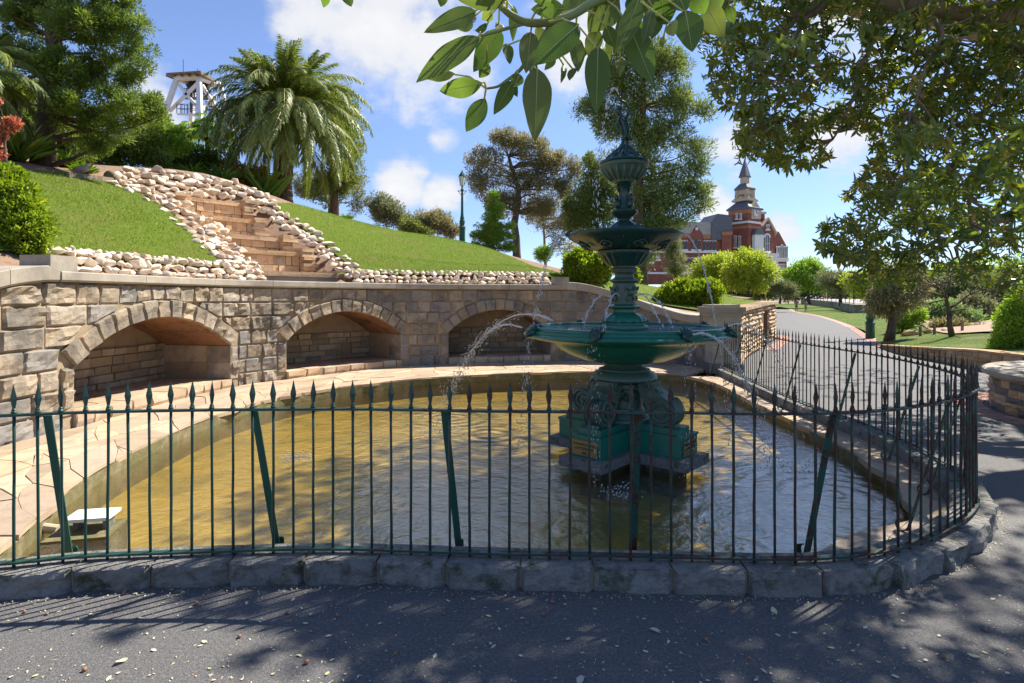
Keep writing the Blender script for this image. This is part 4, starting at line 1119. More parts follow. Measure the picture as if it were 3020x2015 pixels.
# core pedestal with panels
fl([(.30, .33), (.30, .36), (.27, .37), (.255, .40), (.225, .42), (.215, .46), (.20, .47), (.195, .66), (.215, .68), (.215, .72), (.19, .735), (.19, .76)], 'pedestal_core', M['fworn'])
for k in range(4):
    a = math.atan2(arm_dir(k).y, arm_dir(k).x) + math.pi / 4; d = Vector((math.cos(a), math.sin(a), 0)); t = Vector((-d.y, d.x, 0))
    mb = MB()
    for j in range(7):
        w = rad(-75 + 25 * j); p0 = FC + d * .20 + Vector((0, 0, .56)); p1 = p0 + (t * math.sin(w) + Vector((0, 0, 1)) * math.cos(w)) * .09 + d * .012
        mb.tube([p0, p0.lerp(p1, .5) + d * .016, p1], [.008, .017, .004], 6)
    mb.ball(FC + d * .21 + Vector((0, 0, .56)), .022)
    mb.tube([FC + d * .205 + t * x + Vector((0, 0, z)) for x, z in ((-.07, .66), (-.04, .62), (0, .605), (.04, .62), (.07, .66))], [.01, .014, .016, .014, .01], 6)
    mb.build('shell_relief', M['fdark'], ft, True)
# scroll consoles
for k in range(4):
    d = arm_dir(k); t = Vector((-d.y, d.x, 0)); Z = Vector((0, 0, 1))
    sc = thing('scroll_console', '', '', FC + d * .5) if False else None
    def pt(r, z, s): return FC + d * r + Z * z + t * s
    mb = MB(); w = .105
    # outline of the console in the radial plane
    cl = (.485, .475, .148)
    path = []
    for j in range(40):
        a = rad(200) - rad(250) * j / 39 * 1.0; path.append((cl[0] + cl[2] * math.cos(a), cl[1] + cl[2] * math.sin(a)))
    out = [(cl[0] + cl[2] * math.cos(rad(q)), cl[1] + cl[2] * math.sin(rad(q))) for q in range(-170, 70, 12)]
    out += [(.47, .655), (.415, .68), (.385, .72), (.39, .765), (.32, .775), (.25, .765), (.22, .72), (.235, .66), (.27, .6), (.30, .54), (.325, .48)]
    mb.extrude([pt(r, z, -w) for r, z in out], t * (2 * w))
    body = mb.build('scroll', M['fworn'], ft, 'auto')
    sp_ = MB()
    for sg in (-1, 1):
        for (cr, cz, r0, turns, rt) in ((cl[0], cl[1], .135, 2.1, .017), (.315, .715, .055, 1.5, .011)):
            pts = []
            for j in range(40):
                u = j / 39; a = rad(150) - u * turns * 2 * math.pi * (1 if True else -1); rr = r0 * (1 - .85 * u); pts.append(pt(cr + rr * math.cos(a), cz + rr * math.sin(a), sg * (w + .004 + .012 * u)))
            sp_.tube(pts, [rt * (1 - .4 * j / 39) for j in range(40)], 6)
    sp_.build('spiral', M['fworn'], body, True)
    lf = MB()      # acanthus leaf over the front of the scroll, flowers on its shoulder
    for s_ in np.linspace(-.085, .085, 7):
        pts = [pt(cl[0] + (cl[2] + .012) * math.cos(rad(q)), cl[1] + (cl[2] + .012) * math.sin(rad(q)), s_ * (1 - .0 * q)) for q in range(-95, 65, 14)]
        lf.tube(pts, [.006 + .010 * math.sin(math.pi * j / (len(pts) - 1)) for j in range(len(pts))], 5)
    for j in range(3):
        lf.tube([pt(.56 + .03 * j, .345 - .008 * j, s_) for s_ in (-.07, 0, .07)], .014, 5)
    lf.build('acanthus', M['fworn'], body, True)
    fw = MB()
    for j in range(26):
        u = R.random(); q = pt(.34 + .12 * u + R.uniform(-.02, .03), .735 - .13 * u + R.uniform(-.02, .03), R.uniform(-.085, .085))
        fw.ball(q, R.uniform(.014, .028), n=7, rings=5)
    fw.build('flower_cluster', M['fworn'], body, True)
# bell and lower bowl
fl([(.19, .762), (.34, .762), (.352, .775), (.35, .80), (.325, .835), (.285, .855), (.275, .862), (.275, .872), (.235, .885), (.205, .905), (.195, .93), (.20, .945)], 'bell', M['fworn'])
fl([(.20, .942), (.32, .948), (.34, .955), (.46, .975), (.48, .985), (.60, 1.03), (.70, 1.085), (.76, 1.14), (.78, 1.165), (.80, 1.17), (.92, 1.188), (1.01, 1.205), (1.07, 1.218), (1.098, 1.238), (1.10, 1.252),
    (1.085, 1.266), (1.065, 1.27), (1.068, 1.286), (1.058, 1.30), (1.038, 1.304), (1.04, 1.318), (1.028, 1.332), (1.008, 1.336), (.992, 1.325), (.985, 1.30), (.93, 1.25), (.3, 1.22)], 'lower_bowl', M['fgreen'], 96)
MB().lathe([(.22, 1.306), (.99, 1.306)], 64, FC).build('bowl_water', M['bowlwater'], ft)
def lion(q, d, parent, s=1.0, name='lion_mask'):
    d = d.normalized(); t = Vector((-d.y, d.x, 0)); Z = Vector((0, 0, 1)); mb = MB()
    mb.ball(q, .042 * s, (1, 1, 1.05)); mb.ball(q + d * .035 * s - Z * .012 * s, .026 * s); mb.ball(q + d * .05 * s - Z * .025 * s, .014 * s)
    for sg in (-1, 1):
        mb.ball(q + t * sg * .03 * s + Z * .035 * s, .015 * s); mb.ball(q + t * sg * .018 * s + Z * .012 * s + d * .035 * s, .009 * s)
    for j in range(11):
        a = rad(-60 + 30 * j); r = .055 * s
        mb.tube([q + (t * math.cos(a) + Z * math.sin(a)) * r * .7 - d * .01 * s, q + (t * math.cos(a) + Z * math.sin(a)) * r * 1.25 - d * .028 * s], [.014 * s, .006 * s], 5)
    mb.tube([q - d * .01 * s, q - d * .07 * s + Z * .01 * s, q - d * .13 * s - Z * .005], [.035 * s, .028 * s, .012 * s], 7)
    return mb.build(name, M['fdark'], parent, True)
mask_dirs = []
for k in range(8):
    a = rad(-90 + 20 + 45 * k - 0); d = Vector((math.cos(a), math.sin(a), 0)); mask_dirs.append(d)
    lion(FC + d * 1.075 + Vector((0, 0, 1.285)), d, ft, 1.25)
# stem between the bowls
fl([(.25, 1.28), (.255, 1.325), (.25, 1.345), (.225, 1.352), (.225, 1.37)], 'stem_base', M['fgreen'])
fl([(.225, 1.37), (.235, 1.39), (.225, 1.42), (.185, 1.455), (.14, 1.475), (.125, 1.485)], 'acanthus_collar', M['fgreen'], 64, lambda a, j: 1 + .035 * math.cos(14 * a) * (1 if 0 < j < 5 else 0))
fl([(.118, 1.484), (.118, 1.515), (.16, 1.525), (.18, 1.54), (.18, 1.55), (.15, 1.565), (.122, 1.575)], 'stem_ring', M['fgreen'])
fl([(.12, 1.574), (.122, 1.62), (.128, 1.70), (.124, 1.78), (.118, 1.80)], 'stem_drum', M['fworn'])
for k in range(4):
    a = rad(20 + 90 * k); d = Vector((math.cos(a), math.sin(a), 0)); t = Vector((-d.y, d.x, 0)); mb = MB()
    mb.ball(FC + d * .132 + Vector((0, 0, 1.70)), .030, (1, 1, 1.2)); mb.ball(FC + d * .155 + Vector((0, 0, 1.685)), .014)
    for sg in (-1, 1):
        mb.tube([FC + d * .128 + t * sg * .03 + Vector((0, 0, 1.73)), FC + d * .135 + t * sg * .062 + Vector((0, 0, 1.755)), FC + d * .125 + t * sg * .07 + Vector((0, 0, 1.71))], [.012, .014, .004], 6)
        mb.tube([FC + d * .128 + t * sg * .02 + Vector((0, 0, 1.67)), FC + d * .13 + t * sg * .05 + Vector((0, 0, 1.63)), FC + d * .126 + t * sg * .02 + Vector((0, 0, 1.60))], [.01, .013, .004], 6)
    mb.build('face_relief', M['fworn'], ft, True)
fl([(.118, 1.80), (.14, 1.808), (.158, 1.822), (.158, 1.832), (.13, 1.845), (.105, 1.865), (.10, 1.89), (.115, 1.91)], 'stem_flange', M['fworn'])
fl([(.115, 1.908), (.138, 1.912), (.142, 1.955), (.125, 1.965), (.125, 1.985)], 'stem_band', M['fdark'])
fl([(.125, 1.984), (.185, 1.99), (.20, 2.01), (.235, 2.06), (.27, 2.10), (.285, 2.12), (.285, 2.145), (.255, 2.152)], 'fluted_cup', M['fdark'], 80, lambda a, j: 1 + (.035 * math.cos(20 * a) if 1 < j < 5 else 0))
# upper bowl
fl([(.25, 2.15), (.31, 2.158), (.37, 2.175), (.42, 2.19), (.44, 2.205), (.50, 2.235), (.555, 2.262), (.60, 2.288), (.617, 2.305), (.622, 2.322), (.612, 2.338), (.59, 2.342), (.572, 2.33), (.54, 2.30), (.3, 2.27), (.15, 2.27)], 'upper_bowl', M['fdark'], 96, lambda a, j: 1 + (.018 * math.cos(16 * a) if 2 < j < 6 else 0))
for k in range(8):
    a = rad(45 * k + 10); d = Vector((math.cos(a), math.sin(a), 0)); t = Vector((-d.y, d.x, 0)); mb = MB()
    for sg in (-1, 1):
        pts = [FC + d * (.40 + .12 * u) + t * sg * (.02 + .045 * math.sin(u * 4.0)) + Vector((0, 0, 2.178 + .055 * u)) for u in np.linspace(0, 1, 9)]
        mb.tube(pts, [.014] * 8 + [.004], 6)
    mb.ball(FC + d * .47 + Vector((0, 0, 2.205)), .026); mb.build('swag_relief', M['fdark'], ft, True)
for a in (rad(3), rad(183), rad(93), rad(273)):
    d = Vector((math.cos(a), math.sin(a), 0)); lion(FC + d * .60 + Vector((0, 0, 2.335)), d, ft, .8, 'spout_mask')
MB().lathe([(.1, 2.325), (.575, 2.325)], 48, FC).build('upper_bowl_water', M['bowlwater'], ft)
# shell mound, upper stem with herons
fl([(.185, 2.325), (.195, 2.365), (.178, 2.40), (.14, 2.435), (.09, 2.462), (.066, 2.48), (.062, 2.50)], 'shell_mound', M['fdark'], 64, lambda a, j: 1 + (.07 * abs(math.cos(6 * a)) if j < 5 else 0))
fl([(.062, 2.49), (.075, 2.51), (.115, 2.535), (.145, 2.56), (.15, 2.575), (.14, 2.592), (.11, 2.602), (.09, 2.61), (.075, 2.66), (.06, 2.72), (.062, 2.78), (.075, 2.83), (.095, 2.855), (.08, 2.87), (.07, 2.89)], 'upper_stem', M['fdark'], 40)
for k in range(4):
    a = rad(30 + 90 * k); d = Vector((math.cos(a), math.sin(a), 0)); Z = Vector((0, 0, 1)); q = FC + d * .095
    mb = MB(); mb.ball(q + Z * 2.655, .038, (1, 1, 1.35)); mb.tube([q + Z * 2.69 + d * .0, q + d * .035 + Z * 2.72, q + d * .02 + Z * 2.755, q + d * .0 + Z * 2.74], [.022, .014, .013, .012], 7)
    mb.tube([q + Z * 2.74 + d * .0, q + Z * 2.70 - d * .01], [.011, .003], 5); mb.tube([q + Z * 2.63 - d * .0, q + Z * 2.60], [.02, .012], 6)
    mb.build('heron', M['fdark'], ft, True)
    mb = MB(); c0 = FC + d * .085
    mb.tube([c0 + Z * 2.79 + d * (-.02), c0 + Z * 2.82 + d * .01, c0 + Z * 2.845 + d * .015, c0 + Z * 2.855 - d * .008, c0 + Z * 2.84 - d * .015], [.009, .012, .012, .010, .006], 6)
    mb.build('bracket', M['fdark'], ft, True)
fl([(.07, 2.885), (.115, 2.892), (.125, 2.905), (.13, 2.92), (.20, 2.98), (.235, 3.03), (.245, 3.05), (.262, 3.058), (.268, 3.075), (.262, 3.09), (.24, 3.10)], 'top_bowl', M['fworn'], 72, lambda a, j: 1 + (.035 * math.cos(18 * a) if 2 < j < 6 else 0))
fl([(.262, 3.095), (.272, 3.105), (.268, 3.118), (.235, 3.13), (.212, 3.145), (.188, 3.165), (.15, 3.192), (.105, 3.23), (.07, 3.27), (.05, 3.31), (1e-4, 3.325)], 'dome', M['fdark'], 72, lambda a, j: 1 + (.03 * math.cos(12 * a + j) if 3 < j < 9 else 0))
mb = MB()
for k in range(14):
    a = 2 * math.pi * k / 14
    for tw in (-.12, .12):
        pts = [FC + Vector((math.cos(a + tw * (1 - u)) * r, math.sin(a + tw * (1 - u)) * r, z)) for u, r, z in ((0, .215, 3.142), (.3, .172, 3.18), (.6, .118, 3.224), (1, .072, 3.272))]
        mb.tube(pts, [.006, .013, .012, .004], 6)
mb.build('dome_leaves', M['fdark'], ft, True)
mb = MB()
for k in range(18):
    a = 2 * math.pi * k / 18; mb.tube([FC + Vector((math.cos(a) * r, math.sin(a) * r, z)) for r, z in ((.135, 2.915), (.175, 2.95), (.215, 2.99), (.243, 3.035))], [.008, .015, .018, .010], 6)
mb.build('bowl_lobes', M['fworn'], ft, True)
# cherub
def SJ(px, py, dy, r): return (FX + (px - 1838) / 270.6, FY + dy, 1.65 - (py - YH) / 270.6, r)
J = dict(pel=SJ(1843, 392, 0, 0.044), bel=SJ(1840, 376, -.01, 0.051), che=SJ(1835, 358, -.015, 0.051), nk=SJ(1828, 345, -.015, 0.022), hd0=SJ(1821, 337, -.02, 0.042), hd1=SJ(1817, 327, -.02, 0.047), hd2=SJ(1816, 321, -.02, 0.024),
         sl=SJ(1822, 357, -.045, 0.023), el=SJ(1811, 380, -.06, 0.017), hl=SJ(1832, 398, -.065, 0.015), sr=SJ(1843, 350, .02, 0.024), er=SJ(1856, 325, .03, 0.018), wr=SJ(1843, 303, .01, 0.015), hr=SJ(1828, 297, .0, 0.015),
         kl=SJ(1834, 408, -.03, 0.026), al=SJ(1834, 422, -.012, 0.016), tl=SJ(1828, 426, -.045, 0.013), kr=SJ(1846, 408, .02, 0.026), ar=SJ(1849, 422, .02, 0.016), tr=SJ(1845, 426, -.01, 0.013))
chb = skin_body('cherub', J, [('pel', 'bel'), ('bel', 'che'), ('che', 'nk'), ('nk', 'hd0'), ('hd0', 'hd1'), ('hd1', 'hd2'), ('che', 'sl'), ('sl', 'el'), ('el', 'hl'), ('che', 'sr'), ('sr', 'er'), ('er', 'wr'), ('wr', 'hr'), ('pel', 'kl'), ('kl', 'al'), ('al', 'tl'), ('pel', 'kr'), ('kr', 'ar'), ('ar', 'tr')], M['fdark'], ft)
mb = MB()
hdc = Vector(J['hd1'][:3])
for j in range(26):
    v = Vector(unit(1)[0]); v.x = abs(v.x) * .8; v.z = abs(v.z) * .8 + .1
    mb.ball(hdc + v.normalized() * .046, .014, n=6, rings=4)
mb.ball(hdc + Vector((-.034, -.008, -.004)), .008, n=6, rings=4); mb.build('curls', M['fdark'], chb, True)
mb = MB()
for j in range(16):
    u = j / 15; mb.tube([Vector(SJ(1832 + 12 * u, 386 + 3 * math.sin(5 * u), -.03 + .06 * u, 0)[:3]), Vector(SJ(1840 + 16 * u, 398, -.03 + .07 * u, 0)[:3]), Vector(SJ(1850 + 16 * u, 416 - 6 * u, -.01 + .05 * u, 0)[:3])], [.008, .014, .006], 5)
mb.build('drapery', M['fdark'], chb, True)
mb = MB(); hq = Vector(J['hr'][:3])
mb.tube([hq + Vector((.02, .01, -.02)), hq, hq + Vector((-.012, -.004, .03)), hq + Vector((-.03, -.004, .055))], [.008, .018, .02, .012], 7); mb.tube([hq + Vector((-.006, 0, .02)), hq + Vector((.004, 0, .06)), hq + Vector((-.008, 0, .09))], [.01, .008, .003], 6)
mb.build('shell_spout', M['fdark'], chb, True)

# ------------------------------------------------------------------ water in the air
DROPS = MB()
def jet(label, a, b, rise, n=110, core=.6, r=.006, spread=.03, group='jets of water from the fountain masks', u1=1.0):
    a, b = Vector(a), Vector(b); mb = MB()
    def at(u):
        q = a.lerp(b, u); h = a.z - b.z; q.z = a.z + 4 * rise * u * (1 - u) - h * (u * u); return q
    pts = [at(core * u) + Vector(rng.normal(0, .003, 3)) for u in np.linspace(0, 1, 24)]
    mb.tube(pts, [r * (1.1 - .55 * i / 23) * R.uniform(.75, 1.25) for i in range(24)], 6)
    for i in range(n):
        u = (R.random() ** .75) * u1; q = at(u) + Vector(rng.normal(0, spread * (.15 + u), 3)); d = (at(min(1, u + .02)) - at(max(0, u - .02))).normalized()
        rr = R.uniform(.0028, .0066) * (1.2 if u > .4 else .8); DROPS.tube([q - d * rr * R.uniform(1, 4), q, q + d * rr * R.uniform(1, 4)], [rr * .2, rr, rr * .2], 5, cap=False)
    return mb.build('water_jet', M['spray'], None, True, label=label, cat='water jet', group=group, kind='thing')
jet('arching jet of water leaping highest from the left rim of the lower bowl', (.50, 7.0, 1.36), (-1.1, 8.7, WZ), .20, 420, .55, .011, .05)
jet('broken jet of water falling nearest from the left rim of the lower bowl', (.11, 6.25, 1.31), (-.98, 7.55, WZ), .11, 420, .6, .010, .05)
jet('jet of water falling from the front right rim of the lower bowl', (1.63, 5.12, 1.31), (2.75, 5.95, WZ), .05, 330, .7, .011, .035)
jet('thin long jet of water from the right end of the lower bowl', (2.34, 6.25, 1.32), (3.75, 7.2, WZ), .12, 220, .55, .007, .03)
jet('thin stream falling from the left lip of the upper bowl', (.58, 6.22, 2.33), (.05, 6.5, WZ), .03, 190, .45, .008, .02)
jet('thin stream falling from the right lip of the upper bowl', (1.86, 6.22, 2.33), (2.55, 6.55, WZ), .04, 150, .62, .008, .018)
jet('fine stream of water spouting above the cherub', hq + Vector((-.02, 0, .06)), (FX - .32, FY + .05, 2.35), .22, 150, .3, .0045, .022)
for k, a in enumerate((200, 235, 305, 340, 90)):
    d = Vector((math.cos(rad(a)), math.sin(rad(a)), 0))
    jet(('leftmost small arc of water beside the stem over the lower bowl', 'small arc of water just left of the stem over the lower bowl', 'small arc of water just right of the stem over the lower bowl', 'rightmost small arc of water beside the stem over the lower bowl', 'small arc of water behind the stem of the fountain')[k],
        FC + d * .14 + Vector((0, 0, 1.66)), FC + d * .52 + Vector((0, 0, 1.31)), .06, 40, .9, .0055, .012, 'small arcs of water around the stem')
mb = DROPS
for i in range(900):
    k = R.randrange(8); d = mask_dirs[k]; u = R.random()
    q = FC + d * (1.12 + rng.normal(0, .03)) + Vector((rng.normal(0, .03), rng.normal(0, .03), 1.25 - u * 1.36)); rr = R.uniform(.0018, .004)
    mb.tube([q - Vector((0, 0, rr * 3)), q, q + Vector((0, 0, rr * 3))], [rr * .2, rr, rr * .2], 5, cap=False)
for i in range(500):
    q = FC + Vector((rng.normal(0, .7), rng.normal(0, .5), R.uniform(0, 2.6))); rr = R.uniform(.0012, .003); mb.ball(q, rr, n=5, rings=4)
for c, sp_ in (((-.95, 8.3), .22), ((-.9, 7.4), .2), ((2.8, 5.95), .25), ((.95, 5.08), .10), ((-2.35, 6.2), .1), ((3.5, 7.1), .2)):
    for i in range(130):
        rr = R.uniform(.003, .008); q = (c[0] + rng.normal(0, sp_), c[1] + rng.normal(0, sp_), WZ + abs(rng.normal(0, .035)))
        mb.ball(q, rr, n=5, rings=4)
mb.build('water_drops', M['spray'], None, True, label='fine drops of water falling and splashing around the fountain', cat='water drops', kind='stuff')
pb = thing('pump_box', 'small submerged concrete box with a white tile lid in the left of the pool', 'pump box', (-3.22, 4.3, WZ))
MB().box((-3.22, 4.3, -.24), (.42, .36, .26), .25).build('box', M['poolwall'], pb)
MB().box((-3.20, 4.34, -.015), (.30, .22, .025), .2).build('lid', M['white'], pb)
MB().box((-3.30, 4.34, -.065), (.03, .12, .08), .2).build('lid_support', M['kerb'], pb)
MB().box((-3.09, 4.36, -.065), (.03, .12, .08), .2).build('lid_support', M['kerb'], pb)
MB().tube([(-3.62, 4.33, -.10), (-3.42, 4.3, -.11)], .035, 10).build('pipe', M['cream'], pb)
# ------------------------------------------------------------------ trees and shrubs
M['pine'] = leafmat('pine_foliage', (.026, .048, .010), (.105, .145, .024), .3, .6, c3=(.26, .27, .055))
M['pinefar'] = leafmat('cypress_foliage', (.045, .068, .026), (.125, .150, .044), .3, .6, c3=(.23, .23, .065))
M['gum'] = leafmat('gum_foliage', (.105, .105, .055), (.175, .165, .085), .36, .5, (1.3, 1.2, .8), c3=(.20, .14, .06))
M['grey'] = leafmat('grey_green_foliage', (.085, .095, .05), (.15, .16, .085), .3, .6, (1.2, 1.2, .8), c3=(.22, .20, .12))
M['hedge'] = leafmat('hedge_foliage', (.040, .080, .007), (.14, .18, .014), .38, .4, c3=(.36, .34, .028))
M['willow'] = leafmat('spring_foliage', (.14, .20, .02), (.25, .29, .035), .4, .6, (1.35, 1.3, .7), c3=(.34, .34, .06))
M['spring'] = leafmat('fresh_green_foliage', (.09, .17, .02), (.19, .27, .035), .4, .6, (1.3, 1.3, .7), c3=(.27, .33, .05))
M['dark'] = leafmat('dark_understorey', (.028, .05, .011), (.085, .115, .02), .28, .5, c3=(.24, .24, .04))
M['cedar'] = leafmat('cedar_foliage', (.075, .135, .02), (.15, .22, .035), .3, .6, c3=(.21, .27, .05))
M['palm'] = leafmat('palm_foliage', (.052, .075, .020), (.105, .13, .034), .25, .45, c3=(.24, .22, .08), spec=.35)
M['strap'] = leafmat('strap_leaf', (.055, .11, .015), (.13, .19, .03), .35, .4, c3=(.28, .28, .07))
M['red'] = leafmat('red_shrub', (.28, .08, .05), (.34, .13, .08), .3, .5, (1.2, .9, .7), c3=(.12, .14, .03))
M['croton'] = leafmat('bronze_shrub', (.16, .10, .03), (.26, .17, .04), .35, .45, c3=(.15, .19, .03))
M['figleaf'] = leafmat('fig_foliage', (.026, .050, .014), (.085, .110, .022), .35, .3, (2.2, 2.1, .5), .6, c3=(.17, .13, .035))
M['blue'] = leafmat('juniper_foliage', (.10, .155, .075), (.16, .215, .11), .25, .6, c3=(.22, .25, .13))

def lobes_to_world(lobes, D, dr=.9):
    out = []
    for L in lobes:
        px, py, rx, ry = L[:4]; dd = L[4] if len(L) > 4 else 0; c = P(px, py, D + dd); k = (D + dd) / F
        out.append((np.array(c), np.array([rx * k, max(.12, min(rx, ry) * k * dr), ry * k])))
    return out
def clump_points(W, n, bias=.45):
    vol = np.array([np.prod(r) ** .72 for c, r in W]); vol /= vol.sum(); pts = []
    for k in rng.choice(len(W), n, p=vol):
        c, r = W[k]; v = unit(1)[0] * rng.random() ** bias; pts.append(c + v * r)
    return np.array(pts)
def clump_leaves(C, per, cr, Ln, Wd, up=.35, out=1.0, droop=0.0, shell=.5, flat_=1.0):
    n = len(C) * per; c = np.repeat(C, per, 0); v = unit(n); rr = cr * rng.random((n, 1)) ** shell * np.repeat(rng.uniform(.6, 1.35, (len(C), 1)), per, 0)
    q = v * rr; q[:, 2] *= flat_
    A = v * out + np.array([0, 0, up - droop]) + rng.normal(0, .35, (n, 3))
    return c + q, A, unit(n) + np.array([0, -.2, .6]), Ln * rng.uniform(.6, 1.4, n), Wd * rng.uniform(.7, 1.3, n)
def tinted(n, C=None, per=1, sat=.35):
    t = rng.beta(2, 2.2, n)
    if C is not None: t = t * (1 - sat) + np.repeat(rng.random(len(C)), per) * sat
    return np.clip(t, 0, 1)
def limb(mb, a, b, r0, r1, sag=.1, n=5, seg=6):
    a, b = Vector(a), Vector(b); L = (b - a).length; off = Vector(rng.normal(0, 1, 3)) * L * .07; pts = []
    for i in range(n + 1):
        u = i / n; q = a.lerp(b, u) + off * math.sin(math.pi * u) + Vector((0, 0, -sag * L * math.sin(math.pi * u))); pts.append(q)
    mb.tube(pts, [r0 + (r1 - r0) * i / n for i in range(n + 1)], seg)
def tree(name, label, cat, D, base, trunk, r0, r1, lobes, clumps, per, cr, Ln, Wd, mat_, group=None, bark=None, up=.35, droop=0, shape='quad', nl=14, dr=.9, bias=.45, out=1.0, ground=True, limb_r=.3, limb_sag=.05, flat_=1.0):
    W = lobes_to_world(lobes, D, dr); b = P(*base, D)
    if ground == 'hill': b.z = zh(b.x, b.y) - .05
    elif ground == 'park': b.z = float(PARK([(b.x, b.y)])[0]) - .02
    elif isinstance(ground, float): b.z = ground
    t = thing(name, label, cat, b, group, kind='thing')
    tp = [b] + [P(px, py, D) for px, py in trunk]
    C = clump_points(W, clumps, bias)
    mb = MB(); n = len(tp)
    if n > 1:
        fine = []
        for i in range(n - 1):
            for u in (0, .34, .67): fine.append(tp[i].lerp(tp[i + 1], u) + Vector(rng.normal(0, r0 * .12, 3)) * (1 if i + u > 0 else 0))
        fine.append(tp[-1]); k = len(fine)
        rr = [r0 * (1 - i / (k - 1)) + r1 * i / (k - 1) for i in range(k)]; rr[0] *= 1.25
        mb.tube(fine, rr, 9)
        for c in C[rng.permutation(len(C))[:nl]]:
            cands = [i for i, q in enumerate(fine) if q.z < c[2] + .1] or [0]
            i = min(cands, key=lambda i: (Vector(c) - fine[i]).length + .3 * abs(c[2] - fine[i].z)); i = min(i, len(fine) - 1)
            limb(mb, fine[i], c, rr[i] * limb_r + .008, rr[i] * .05 + .004, limb_sag)
        mb.build('trunk', bark or M['bark'], t, True)
    q, A, Nn, L_, W_ = clump_leaves(C, per, cr, Ln, Wd, up, out, droop, flat_=flat_)
    put('crown', leaf_mesh('crown', q, A, Nn, L_, W_, tinted(len(q), C, per), mat_, shape=shape), Matrix.Identity(4), t, kind='stuff')
    return t
G_HILL = 'trees on the hillside'
# big pine at the left
tree('pine_tree', 'tall dark-trunked pine with cushioned needles at the top left', 'tree', 13.0, (128, 487), [(150, 250), (160, 100), (166, -150), (168, -500)], .215, .10,
     [(300, 50, 120, 80), (400, 95, 60, 40), (455, 160, 30, 24), (425, 200, 30, 20), (330, 150, 90, 60), (270, 230, 110, 60), (390, 235, 55, 45), (230, 330, 100, 55), (330, 360, 95, 50), (420, 300, 50, 35), (300, 430, 70, 30), (90, 50, 110, 70), (60, 160, 90, 55), (60, 270, 80, 45, .6), (160, 190, 70, 50, -.8), (190, 290, 60, 40, -.7), (250, -70, 220, 90), (60, -70, 160, 90), (470, 320, 30, 35), (480, 345, 24, 30), (180, 60, 90, 50, -.7), (350, 300, 70, 40, -.5)],
     520, 190, .17, .085, .022, M['pine'], G_HILL, up=.55, nl=70, ground='hill', limb_r=.22, limb_sag=.08, bias=.5)
# canary palm
def frond_mesh(L, e0, bend, ll, nleaf, k):
    pts = []; x = z = 0; n = 14
    for i in range(n + 1):
        pts.append(Vector((x, math.sin(i / n * 3 + k) * .02, z))); a = e0 - bend * (i / n) ** 1.25; x += math.cos(a) * L / n; z += math.sin(a) * L / n
    mb = MB().tube(pts, [.028 * (1 - .85 * i / n) for i in range(n + 1)], 5)
    C = []; A = []; NN = []; LL = []
    for i in range(nleaf):
        u = .12 + .88 * i / (nleaf - 1); f = u * n; j = min(int(f), n - 1); q = pts[j].lerp(pts[j + 1], f - j); d = (pts[min(j + 1, n)] - pts[j]).normalized(); upv = Vector((-d.z, 0, d.x))
        for sg in (-1, 1):
            C.append(q); dr = d * .72 + Vector((0, sg, 0)) * .62 + upv * (.28 - .55 * R.random()) + Vector((0, 0, -.28)); A.append(dr); NN.append(upv + Vector((0, sg * .4, 0))); LL.append(ll * (math.sin(math.pi * min(1, u * .8 + .2)) * .75 + .3) * R.uniform(.8, 1.15))
    lm = leaf_mesh('frond', C, A, NN, LL, .046, tinted(len(C)), M['palm'], shape='quad', curve=.25)
    nv = len(lm.vertices); co = np.empty(nv * 3, np.float32); lm.vertices.foreach_get('co', co)
    me = bpy.data.meshes.new('frond'); v2 = [tuple(q) for q in co.reshape(-1, 3)]; f2 = [tuple(p.vertices) for p in lm.polygons]
    nt_ = len(mb.v); me.from_pydata(mb.v + v2, [], mb.f + [tuple(i + nt_ for i in f) for f in f2])
    me.materials.append(M['palm'])
    at = me.attributes.new('tint', 'FLOAT', 'POINT'); at.data.foreach_set('value', [1.0] * nt_ + [float(a.value) for a in lm.attributes['tint'].data])
    bpy.data.meshes.remove(lm); me.update(); return me
def palm(name, label, base, D, top_y, trunk_r, fronds, L, group=None, cx=None, rings=None, per_mesh=10, ll=.42):
    b = P(*base, D); b.z = zh(b.x, b.y) - .05
    t = thing(name, label, 'palm', b, group, kind='thing'); top = P(cx or base[0], top_y, D)
    mb = MB(); n = 26
    mb.tube([b.lerp(top, i / n) for i in range(n + 1)], [trunk_r * (1.35 - .4 * min(1, i / 7)) * (1.05 if i % 2 else .94) for i in range(n + 1)], 14)
    mb.build('trunk', M['palmbark'], t)
    mesh = [frond_mesh(L * lf_, rad(e), rad(be), ll, 66, k) for k, (e, be, lf_) in enumerate(((82, 40, .62), (68, 60, .74), (52, 88, .86), (34, 108, .98), (14, 105, 1.04), (-8, 86, 1.04), (-28, 62, .98), (60, 60, .72)))]
    order = [0] * 8 + [7] * 8 + [1] * 11 + [2] * 15 + [3] * 19 + [4] * 22 + [5] * 24 + [6] * 20
    for i in range(fronds):
        k = order[int(i * len(order) / fronds)]
        a = i * 2.39996 + R.uniform(-.2, .2)
        off = Vector((math.cos(a), math.sin(a), 0)) * trunk_r * .6
        Mx = Matrix.Translation(top + off + Vector((0, 0, -.28 * (k in (4, 5)) - .5 * (k == 6) + R.uniform(-.05, .1)))) @ Matrix.Rotation(a, 4, 'Z') @ Matrix.Rotation(R.uniform(-.12, .12), 4, 'Y') @ Matrix.Rotation(R.uniform(-.5, .5), 4, 'X') @ Matrix.Scale(R.uniform(.88, 1.1), 4)
        put('frond', mesh[k], Mx, t)
    return t, top
pm, ptop = palm('date_palm', 'stout date palm with a huge drooping feather crown above the cascade', (838, 604), 22.5, 306, .26, 135, 3.55, cx=848, ll=.57)
mb = MB()
